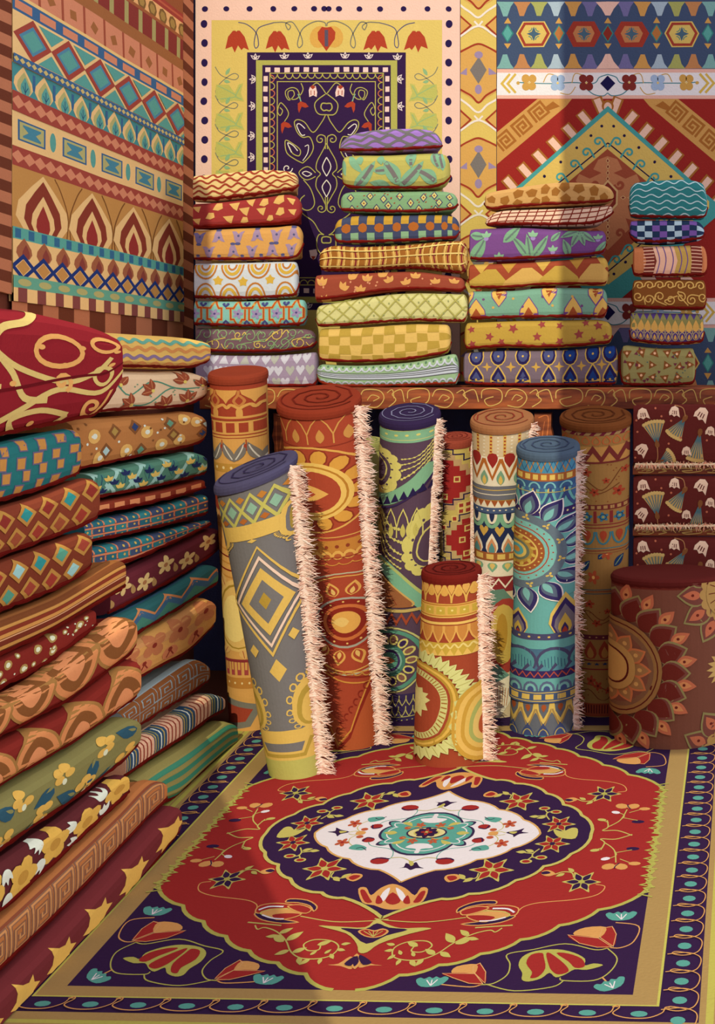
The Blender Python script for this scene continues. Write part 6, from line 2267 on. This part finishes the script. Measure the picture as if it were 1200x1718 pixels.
def R7(p, hn, H):
    r, cr, b = '#9c2c26', '#ecd6b8', '#2a3050'
    for i in range(12):
        x = -hn + 3 + i * 9.6
        if i % 2: p.rect(x - 2, 4, x + 2, 56, '#d9a44c')
        for k in range(7): p.dot(x + (0 if i % 2 else 0), 8 + k * 7.4, 1.7, '#ecd6b8' if i % 2 == 0 else r, 6)
    p.rect(-hn, 56, hn, 118, cr, 12)
    for i in range(5):
        x = -hn + 10 + i * 24
        p.drop(x, 48, 15, 32, r, PI)
        p.line([(x - 12, 60), (x, 102), (x + 12, 60)], 5, '#b5652c', sm=False)
        p.leaf(x + 12, 116, 32, 12, -PI / 2, '#7d9c7c'); p.leaf(x + 12, 115, 20, 6, -PI / 2, '#dfb25a')
    p.rect(-hn, 118, hn, 150, '#716c72', 12); band(p, hn, 126, 128, '#d2a850'); band(p, hn, 137, 139, cr); band(p, hn, 150, 154, '#d2a850')
    p.rect(-hn, 152, hn, 174, cr, 12); p.tri_row(-hn, hn, 152, 170, 8, '#a5552c')
    p.rect(-hn, 172, hn, 186, '#4c5876', 12); beads(p, 179, hn, cr, 1.7, 9)
    p.rect(-hn, 186, hn, 268, b, 12)
    for i in range(5):
        x = -hn + 8 + i * 25
        p.ring(x, 188, 11, 26, 7, '#7fa884', 0, 180, 12); p.ring(x, 188, 6, 18, 4, cr, 0, 180, 10)
        p.heart(x + 12, 224, 15, 22, '#d0a04a')
        p.drop(x, 272, 20, 44, cr); p.drop(x, 272, 15, 34, '#d08a5c'); p.drop(x, 272, 10, 24, '#5c8a84')
    p.rect(-hn, 268, hn, 288, '#a05a30', 12)
    for i in range(6): p.rect(-hn + 6 + i * 18, 272, -hn + 18 + i * 18, 284, '#ddb25c')
    p.rect(-hn, 290, hn, 336, cr, 12)
    for i in range(5):
        x = -hn + 10 + i * 24
        p.drop(x, 294, 17, 30, '#7fa884', PI); p.drop(x, 296, 9, 20, '#e0b868', PI)
    p.rect(-hn, 336, hn, 372, '#8c2c2c', 12); p.wave(-hn, hn, 352, 10, 22, 3, cr, zig=True)
    p.poly([(-30, 372), (10, 366), (34, 400), (20, 470), (-20, 440)], '#64806c')
    p.ell(14, 450, 34, 66, '#a33c30', 0, 18); p.ell(10, 446, 24, 52, '#c9a24c', 0, 16); p.ell(8, 444, 10, 34, '#b58430', 0, 12)
    p.poly([(-hn, 520), (0, 496), (24, 530), (6, 620), (-hn, 640)], '#6f9280')
    p.poly([(-10, 560), (30, 520), (34, 600), (0, 700)], cr)
    for k in range(6): p.line([(-4 + k * 5, 560 + k * 3), (-2 + k * 4, 640)], 1.2, '#b5652c')
    p.rect(-hn, 440 + 20, -hn + 10, 500, '#7c9478')


def R8(p, hn, H):
    y, r, o = '#dfa851', '#a2452c', '#d0924a'
    p.rect(-hn, 0, hn, 52, r, 12)
    for x in (-52, -28, -4, 20, 44):
        p.drop(x, 36, 14, 30, '#dca04c'); p.line([(x - 12, 50), (x - 10, 34), (x, 12), (x, 4)], 3, y); p.line([(x + 12, 50), (x + 10, 34), (x, 12)], 3, y)
        p.drop(x + 12, 8, 12, 24, '#e0a352', PI)
    p.rect(-hn, 52, hn, 80, y, 12); band(p, hn, 54, 56, '#b5702c'); band(p, hn, 77, 79, '#b5702c')
    for x in range(-50, 56, 20): p.rect(x - 8, 59, x + 7, 74, '#c7a23e'); p.dot(x - .5, 66, 2.2, '#f0d080', 6)
    for x in range(-54, 58, 6): p.rect(x, 82, x + 3, 92, '#a2452c')
    p.rect(-hn, 80, hn, 82, '#e8b860', 8); band(p, hn, 92, 98, '#e8b860')
    ogee_row(p, 100, 130, [-54, -34, -14, 6, 26, 46], 18, '#e0a352', '#c8823e', 2.6, True)
    p.rect(-hn, 130, hn, 158, '#c9a03e', 12); p.wave(-hn, hn, 138, 4, 14, 3, '#e8c878'); p.tri_row(-hn, hn, 158, 144, 8, '#e6b45c')
    # half sunflowers
    cx, cy = -hn + 2, 258
    for k in range(22):
        t = -PI / 2 + k * PI / 21
        p.leaf(cx + 70 * math.cos(t), cy + 80 * math.sin(t), 30, 17, t, '#d6cd84', '#b5a85c', vw=1.4)
    for k, c in ((71, '#b58a34'), (67, '#dfae50'), (63, '#b58a34'), (59, '#a2452c'), (55, '#cfc47c'), (44, '#a2452c')): p.ell(cx, cy, k, k * 1.15, c, 0, 34)
    for k in range(30):
        t = -PI / 2 + k * PI / 29
        p.line([(cx + 45 * math.cos(t), cy + 52 * math.sin(t)), (cx + 54 * math.cos(t), cy + 62 * math.sin(t))], 1.6, '#a2652c', sm=False)
    for k in range(7): p.leaf(cx, cy, 28, 16, -PI / 2 + k * PI / 6, '#dccb84')
    p.ell(cx, cy, 12, 15, '#e6cf88', 0, 14)
    cx, cy = hn + 10, 300
    for k in range(16):
        t = PI / 2 + k * PI / 15
        p.leaf(cx + 46 * math.cos(t), cy + 70 * math.sin(t), 12, 12, t, '#cfc47c')
    for k, c in ((54, '#c9973c'), (48, '#e3b25c'), (41, '#c9973c'), (36, '#dfb25a'), (30, '#a8a85c'), (25, '#e0b868'), (18, '#b5552f')): p.ell(cx, cy, k, k * 1.45, c, 0, 34)


def R9(p, hn, H):
    y, b, t, n, g = '#dcb55c', '#3e5a80', '#6ba6a0', '#3c2c5c', '#66707a'
    p.rect(-hn, 2, hn, 36, '#4c86a0', 12); p.wave(-hn - 4, hn, 18, 15, 20, 3.6, '#b5793c', zig=True); p.wave(-hn + 6, hn, 20, 13, 20, 2, '#3c5a80', zig=True)
    p.rect(-hn, 36, hn, 52, '#a65c30', 12)
    for i in range(8): p.rect(-hn + 4 + i * 14, 39, -hn + 13 + i * 14, 49, y)
    p.rect(-hn, 52, hn, 118, t, 12); p.rect(-hn, 52, hn, 70, b, 12)
    for i in range(5):
        x = -hn + 9 + i * 26
        p.ring(x, 68, 9, 13, 3, '#7fb4b4', 180, 360, 10); p.ell(x + 0, 74, 4.5, 7, y, 0, 8)
        ogee_row(p, 66, 112, [x + 13], 24, '#3e4a76', None, 5, True); p.drop(x + 13, 66, 10, -32, '#46648c')
    band(p, hn, 76, 78, '#b5a45c')
    p.rect(-hn, 116, hn, 130, n, 12); beads(p, 123, hn, '#d9c48c', 1.8, 9)
    p.rect(-hn, 130, hn, 315, t, 12)
    # flower wheel
    cx, cy = -hn + 8, 212
    for k in range(13):
        a = -PI / 2 - .2 + k * 2 * PI / 16
        p.leaf(cx + 76 * math.cos(a), cy + 82 * math.sin(a), 60, 38, a, '#f0e0d8'); p.leaf(cx + 76 * math.cos(a), cy + 82 * math.sin(a), 57, 34, a, '#3a3060'); p.leaf(cx + 78 * math.cos(a), cy + 84 * math.sin(a), 44, 22, a, '#5c6478'); p.leaf(cx + 80 * math.cos(a), cy + 86 * math.sin(a), 30, 12, a, '#7fb4ac')
    for k, c in ((82, g), (66, '#7fb4a8'), (54, '#b0402c'), (52, '#7fb4a8'), (47, '#a0562f'), (36, '#dcb55c'), (33, '#a0562f'), (28, '#b58a3c'), (22, '#6c705c'), (17, y), (12, '#5ca0a0'), (6, '#c8883c')): p.ell(cx, cy, k, k * 1.06, c, 0, 30)
    for k in range(26):
        a = 2 * PI * k / 26
        p.dot(cx + 60 * math.cos(a), cy + 64 * math.sin(a), 1.6, '#a83c2c', 6); p.dot(cx + 42 * math.cos(a), cy + 44 * math.sin(a), 1.8, y, 6)
    for k in range(12):
        a = 2 * PI * k / 12 + .2
        p.flower(cx + 74 * math.cos(a), cy + 79 * math.sin(a), 7, 3, y, rot=a); p.ell(cx + 29 * math.cos(a), cy + 31 * math.sin(a), 5, 3.4, '#d0a84c', a + .8, 8)
    for i, x in enumerate((-hn + 12, hn - 18)):
        for w, h2, c in ((50, 92, y), (42, 80, n), (32, 66, '#7a6c74'), (20, 46, '#cfa84c'), (11, 26, n), (8, 17, '#a83c2c')):
            p.drop(x, 400, w, h2, c) if i else p.drop(x, 400, w * .7, h2 * .6, c)
    p.rect(-hn, 396, hn, 412, '#4c4866', 12); beads(p, 404, hn, y, 2.4, 16)
    p.rect(-hn, 412, hn, 432, t, 12); p.rect(-hn, 432, hn, 482, '#4c6c84', 12)
    for x in (-34, 18, 66):
        p.ell(x, 460, 27, 32, '#4c4866', 0, 18); p.ell(x, 462, 23, 27, '#5a9494', 0, 18)
        for k in range(8): p.line([(x - 18 + k * 5, 448 + abs(k - 3.5) * 3), (x - 17 + k * 5, 476)], 1.2, '#3a5870')
    p.tri_row(-hn, hn, 484, 464, 5, '#4c4866'); p.tri_row(-hn + 4, hn + 4, 484, 470, 5, '#5a8c98')
    p.rect(-hn, 482, hn, 498, n, 12); p.wave(-hn, hn, 490, 5, 12, 1.8, '#b5503c', zig=True)
    p.rect(-hn, 498, hn, 524, t, 12)
    for i in range(5):
        x = -hn + 12 + i * 25
        for r, c in ((12, '#5c6480'), (8.5, '#7fb4ac'), (5, '#44507c')): p.ell(x, 520, r, r * 1.4, c, 0, 12)
    p.rect(-hn, 522, hn, 552, '#4c5876', 12); band(p, hn, 526, 528, y); band(p, hn, 546, 548, y)
    for i in range(6): p.rect(-hn + 6 + i * 18, 531, -hn + 18 + i * 18, 543, y)
    p.rect(-hn, 552, hn, H, '#66666e', 12)
    for i in range(5):
        x = -hn + 8 + i * 25
        p.line([(x - 12, 552), (x - 10, 572), (x, 596), (x + 10, 572), (x + 12, 552)], 6, y, sm=False); p.drop(x, 556, 8, -18, '#a8522c')
        p.line([(x - 12, 566), (x, 612), (x + 12, 566)], 3, '#a8844c', sm=False)
        p.leaf(x, 650, 50, 20, -PI / 2, '#424a72'); p.ring(x, 636, 8, 22, 1.8, '#b9a05c', 200, 340, 10)


def R10(p, hn, H):
    r, o, bl = '#7c2a2a', '#94643c', '#2c4a60'
    p.rect(-hn, 8, hn, 34, '#6c2230', 12)
    for i in range(9):
        x = -hn + 6 + i * 14.5
        p.poly([(x, 9), (x + 8, 9), (x + 12, 20), (x + 4, 20)], '#9c7850'); p.poly([(x + 4, 22), (x + 12, 22), (x + 8, 33), (x, 33)], '#9c7850')
    for i in range(8): p.dropl(-hn + 8 + i * 15, 60, 11, 24, 2, '#b05a34')
    p.rect(-hn, 66, hn, 96, '#b07a44', 12); p.wave(-hn, hn, 82, 12, 24, 8, '#6c2a28', zig=True)
    band(p, hn, 96, 102, '#6c2a28')

    def sprig(y0, y1):
        p.line([(-40, y1), (-20, y0 + 30), (10, y0 + 50), (40, y0 + 10)], 1.6, '#6c3a22'); p.line([(-30, y0 + 20), (0, y1 - 20), (36, y0 + 40)], 1.6, '#6c3a22')
        for (x, y, rr) in ((-14, y0 + 16, 9), (-34, y0 + 46, 8), (34, y0 + 54, 10), (16, y0 + 32, 6), (-2, y1 - 22, 8), (44, y0 + 16, 7)): p.flower(x, y, rr, 5, '#9c3c28', '#5c2018', rot=x)
        for k in range(14): p.dot(p.r.uniform(-hn, hn), p.r.uniform(y0, y1), 1.2, '#7c3a22', 5)
    sprig(104, 180)
    p.rect(-hn, 182, hn, 192, '#6c2a28', 12)
    for i in range(12): p.rect(-hn + 3 + i * 10, 184, -hn + 9 + i * 10, 190, '#a87a4c')
    for i in range(5):
        x = -hn + 12 + i * 25
        p.rect(x + 10, 194, x + 15, 216, r); p.flower(x, 205, 9, 5, '#3c6c84', '#9c8a4c', rot=i); p.ring(x, 205, 5, 5, 1.2, '#22304e')
    band(p, hn, 218, 220, r); band(p, hn, 224, 226, r)
    for i in range(5):
        x = -hn + 12 + i * 25
        p.ring(x, 232, 11, 22, 3, '#3c6c7c', 0, 180, 10); p.drop(x, 230, 11, -20, '#9c3c28')
    band(p, hn, 262, 264, '#3c6c7c'); band(p, hn, 268, 270, r); band(p, hn, 275, 276, r)
    for (x, y) in ((-50, 290), (-26, 310), (2, 292), (28, 304), (46, 286)): p.leaf(x, y, 22, 11, -.8, '#22345c', '#7c8a6c', vw=1.3)
    for (x, y) in ((-30, 286), (-6, 318), (16, 284), (40, 318)): p.flower(x, y, 10, 5, '#a8482e', '#dca05c')
    band(p, hn, 340, 342, bl); band(p, hn, 345, 347, r); band(p, hn, 351, 353, bl)
    sprig(358, 436)
    band(p, hn, 440, 452, '#5c2430'); beads(p, 446, hn, '#b98a5c', 1.8, 12)
    for i in range(5): p.drop(-hn + 12 + i * 25, 492, 22, 38, '#8c3626'); p.drop(-hn + 12 + i * 25, 490, 12, 24, '#a8703c')
    band(p, hn, 494, 498, '#6c2a28')
    for i in range(9): p.star(-hn + 6 + i * 14, 508, 6, '#22345c', 5, .4)
    band(p, hn, 520, 522, r); sprig(524, 570)
    p.rect(-hn, H - 36, hn, H, '#8c3a26', 12)
    for i in range(26): p.rect(-hn + i * 5, H - 32, -hn + i * 5 + 2, H - 8, '#4c1a1c')


def R11(p, hn, H):
    dk, sal, ol, tn = '#682620', '#b8644a', '#8a7a50', '#ae8450'
    cx, cy = -hn + 4, 146
    for k in range(11):
        a = -PI / 2 + (k + .1) * PI / 10
        ox, oy = cx + 74 * math.cos(a), cy + 82 * math.sin(a)
        p.leaf(ox, oy, 52, 44, a, ol); p.leaf(ox, oy, 48, 38, a, '#74403a'); p.leaf(ox, oy, 42, 32, a, dk)
        a2 = a + PI / 20
        ox, oy = cx + 112 * math.cos(a2), cy + 122 * math.sin(a2)
        p.leaf(ox - 9 * math.cos(a2), oy - 9 * math.sin(a2), 34, 20, a2, sal); p.leaf(ox - 5 * math.cos(a2), oy - 5 * math.sin(a2), 22, 11, a2, '#c88054'); p.dot(ox + 4 * math.cos(a2), oy + 4 * math.sin(a2), 2.6, dk, 7)
    for k, c in ((80, '#946a40'), (74, '#5c201c'), (72, '#946a40'), (67, '#7c5640'), (60, '#7a4a3c')): p.ell(cx, cy, k, k * 1.04, c, 0, 36)
    for k in range(12):
        a = 2 * PI * k / 12
        p.leaf(cx + 30 * math.cos(a), cy + 32 * math.sin(a), 34, 26, a, '#c07048'); p.leaf(cx + 30 * math.cos(a), cy + 32 * math.sin(a), 30, 20, a, '#9c7048'); p.dot(cx + 46 * math.cos(a), cy + 48 * math.sin(a), 3.6, '#c8985c', 8)
    for k, c in ((40, '#b98e54'), (30, '#5c201c'), (27, '#c99a5a')): p.ell(cx, cy, k, k * 1.04, c, 0, 30)
    for (cx, cy) in ((hn * .98, 20), (hn * .98, 300)):
        for k in range(7):
            a = PI / 2 + k * PI / 6
            ox, oy = cx + 30 * math.cos(a), cy + 40 * math.sin(a)
            p.leaf(ox, oy, 54, 40, a, ol); p.leaf(ox + 1 * math.cos(a), oy, 49, 34, a, '#74403a'); p.leaf(ox + 14 * math.cos(a), oy + 14 * math.sin(a), 30, 16, a, sal); p.dot(ox + 28 * math.cos(a), oy + 28 * math.sin(a), 2.6, dk, 7)
        for k in range(9):
            a = PI / 2 + k * PI / 8
            p.ell(cx + 34 * math.cos(a), cy + 40 * math.sin(a), 13, 11, tn, a, 12)
        p.ell(cx, cy, 36, 44, tn, 0, 22); p.ell(cx, cy, 20, 26, '#c29a60', 0, 20)
        for k in range(7): p.line([(cx, cy), (cx - 32 * math.cos(-1.2 + k * .4), cy + 40 * math.sin(-1.2 + k * .4))], 1.4, '#6a2a20', sm=False)
    for k in range(5): p.leaf(hn * .98, 150, 36, 12, PI - .7 + k * .35, '#c29a60')


GR = 'rugs rolled up and stood on end before the table'
roll('rolled_rug', 'tall orange and yellow rolled rug standing beside the wall pile', GR, (400, 629), (426, 1222), 46, 38, 1233, '#dc9c52', R1, '#a8442c', None, bands=((0, 17, '#a3402a'),), ratio=.22, seed=81, bmap=((0, 0), (24, 15), (80, 60), (110, 87), (165, 136), (180, 153), (232, 204), (400, 408), (484, 472), (600, 600)), gain=(1, 1, 1))
roll('rolled_rug', 'big terracotta rolled rug with round medallions and a long fringe', GR, (536, 674), (592, 1255), 66, 44, 1266, '#a8442c', R2, '#a03c26', '#7c2418', ratio=.34, seed=82, bmap=((0, 0), (30, 4), (78, 50), (84, 55), (168, 133), (264, 207), (288, 233), (322, 252), (455, 348), (567, 437), (690, 568)), fr=1560, tiltx=.0, fr_dx=.012, fr_len=.034)
roll('rolled_rug', 'leaning grey rolled rug with a yellow diamond and pink fringe', GR, (430, 792), (498, 1306), 64, 43, 1316, '#78706e', R3, '#5c5474', '#3a2f52', ratio=.36, seed=83, bmap=((0, 0), (96, 65), (116, 90), (160, 104), (376, 284), (402, 312), (475, 385), (524, 412), (566, 461), (600, 501)), fr=1380, tiltx=.30, fr_dx=.010, fr_len=.034)
roll('rolled_rug', 'narrow pale yellow rolled rug with teal drops squeezed between two fringes', GR, (618, 745), (622, 1180), 24, 22, 1188, '#bdb468', R4, '#bdb468', '#8a9a5c', ratio=.3, seed=84, fr=1140, fr_len=.024)
roll('rolled_rug', 'violet rolled rug with mint bands and strings of yellow beads', GR, (688, 698), (672, 1204), 49, 38, 1216, '#5c4252', R5, '#3c2a50', '#8a84a4', ratio=.34, seed=85, bmap=((0, 0), (46, 29), (122, 74), (196, 140), (252, 214), (268, 225), (372, 305), (386, 323), (396, 339), (462, 394), (528, 448), (532, 450), (610, 501)), fr=1140, fr_t=(0, .62), fr_len=.026)
roll('rolled_rug', 'red and gold rolled rug with stepped diamonds', GR, (765, 738), (766, 1180), 29, 26, 1189, '#d0b060', R6, '#b5503c', '#8c2c26', ratio=.3, seed=86, fr=720, fr_t=(0, .55), fr_len=.024)
roll('rolled_rug', 'many-banded rolled rug with a dotted red top and blue hearts', GR, (843, 706), (838, 1200), 51, 34, 1211, '#d8b890', R7, '#b8764c', '#9c3a2c', ratio=.32, seed=87, bmap=((0, 0), (56, 45), (118, 94), (150, 117), (174, 131), (186, 139), (268, 205), (288, 219), (336, 245), (372, 270), (510, 404), (700, 489)), fr=210, fr_t=(0, .08), fr_len=.026)
roll('rolled_rug', 'short terracotta rolled rug with half sunflowers standing in front', GR, (758, 960), (756, 1284), 48, 58, 1296, '#a2452c', R8, '#84241c', '#5c1412', ratio=.28, seed=88, bmap=((0, 0), (52, 40), (80, 62), (98, 75), (130, 105), (158, 127), (258, 202), (300, 255), (420, 345)), fr=1020, fr_len=.034, fr_dx=.006)
roll('rolled_rug', 'blue and turquoise rolled rug with a big flower wheel', GR, (920, 752), (911, 1228), 51, 55, 1242, '#6ba6a0', R9, '#5c6c80', '#46506c', ratio=.3, seed=89, bmap=((0, 0), (36, 27), (52, 41), (118, 88), (130, 99), (212, 160), (315, 234), (396, 296), (412, 307), (482, 358), (498, 371), (522, 391), (552, 412), (640, 475)), fr=990, fr_len=.026)
roll('rolled_rug', 'tall brown rolled rug with red sprigs standing in shade', GR, (1000, 702), (1008, 1196), 58, 44, 1210, '#94683c', R10, '#7c4424', '#5c2c18', ratio=.28, seed=90, bmap=((0, 0), (34, 14), (66, 32), (96, 57), (104, 61), (182, 129), (192, 138), (216, 160), (226, 169), (258, 199), (276, 211), (286, 213), (330, 265), (353, 279), (358, 283), (436, 345), (452, 355), (494, 389), (516, 400), (570, 455), (584, 462), (620, 484)), gain=GDS)
roll('rolled_rug', 'thick brown rolled rug with dark petalled suns beside the floral bolts', GR, (1122, 966), (1123, 1246), 96, 97, 1265, '#744438', R11, '#642220', None, ratio=.15, seed=91, gain=GDS, bands=((0, 10, '#682822'),), ring_mul=1.0)
# ---------------------------------------------------------------- unseen sheets added behind the viewer, cut to block and shape the sun
SUN = Vector((-.05, 1.0, -.66)).normalized()      # the way the light travels
YO = -1.0


def back(px, py, pz):
    t = (YO - py) / SUN.y
    return (px + SUN.x * t, pz + SUN.z * t)


fl = [on_floor(*q) for q in ((600, 1800), (560, 1718), (470, 1520), (372, 1330))]
left = [back(q.x, q.y, 0) for q in fl]
left += [back(-1.20, 3.3, 0.05), (-1.01, 2.9), (-1.01, 3.84), (-1.10, 4.0), (-1.11, 4.66), (-1.27, 4.8)]
left = sorted(left, key=lambda q: q[1])
mb = MB()
xo = -1.75


def sheet(poly, y0, y1, col):
    n = len(poly)
    a = [Vector((x, y0, z)) for x, z in poly]; b = [Vector((x, y1, z)) for x, z in poly]
    for t in tessellate_polygon([[Vector((x, z, 0)) for x, z in poly]]):
        mb.face([a[i] for i in t], col); mb.face([b[i] for i in reversed(t)], col)
    for i in range(n):
        j = (i + 1) % n
        mb.face([a[i], a[j], b[j], b[i]], col)


cw = dye('#8a5a44', LIT)
lo = [(xo, 0), (left[0][0] + .15, 0)] + left + [(left[-1][0], 6.3), (xo, 6.3)]
sheet(lo, YO - .05, YO, cw)
# right side, cut away over the carpet
xr_top = back(-.243, 3.45, 1.5)[0]
zr = back(.02, 3.2, .02)[1]
zr2 = back(0.2, 3.3, 0.0)[1]
zl = back(-.23, 3.3, 0.05)[1]
hi = [(xr_top, zl + .02), (xr_top + .28, zr - .03), (1.2, zr2 - .02), (1.2, 6.3), (xr_top, 6.3)]
sheet(hi, YO - .05, YO, cw)
tag(mb.build('sun_blocker', PLASTER), kind='structure')

sun = bpy.data.lights.new('sunlight', 'SUN'); sun.energy = 2.6; sun.angle = math.radians(.25); sun.color = (.90, .93, .72)
so = bpy.data.objects.new('sunlight', sun); COL.objects.link(so)
so.rotation_euler = (-SUN).to_track_quat('Z', 'Y').to_euler(); so.location = (0, -3, 5)

w = bpy.data.worlds.new('day'); scn.world = w; w.use_nodes = True
nt = w.node_tree; nt.nodes.clear()
bg = nd(nt, 'ShaderNodeBackground'); wo = nd(nt, 'ShaderNodeOutputWorld')
bg.inputs['Color'].default_value = (.80, .84, .94, 1); bg.inputs['Strength'].default_value = 1.22
nt.links.new(bg.outputs[0], wo.inputs['Surface'])

cam = bpy.data.cameras.new('camera'); co = bpy.data.objects.new('camera', cam); COL.objects.link(co)
cam.sensor_fit = 'HORIZONTAL'; cam.sensor_width = 36; cam.lens = F * 36 / 1200
cam.shift_x = (600 - CX) / 1200; cam.shift_y = -(859 - CY) / 1200
co.location = (0, 0, CAMH); co.rotation_euler = (PI / 2, 0, 0)
cam.clip_start = .05
scn.camera = co
vs = scn.view_settings
vs.view_transform = 'Standard'; vs.look = 'None'; vs.gamma = 1; vs.use_curve_mapping = False; vs.exposure = 0.3
try:
    scn.cycles.max_bounces = 5; scn.cycles.diffuse_bounces = 3
except Exception:
    pass
for o in bpy.data.objects:
    if '_o' in o: del o['_o']
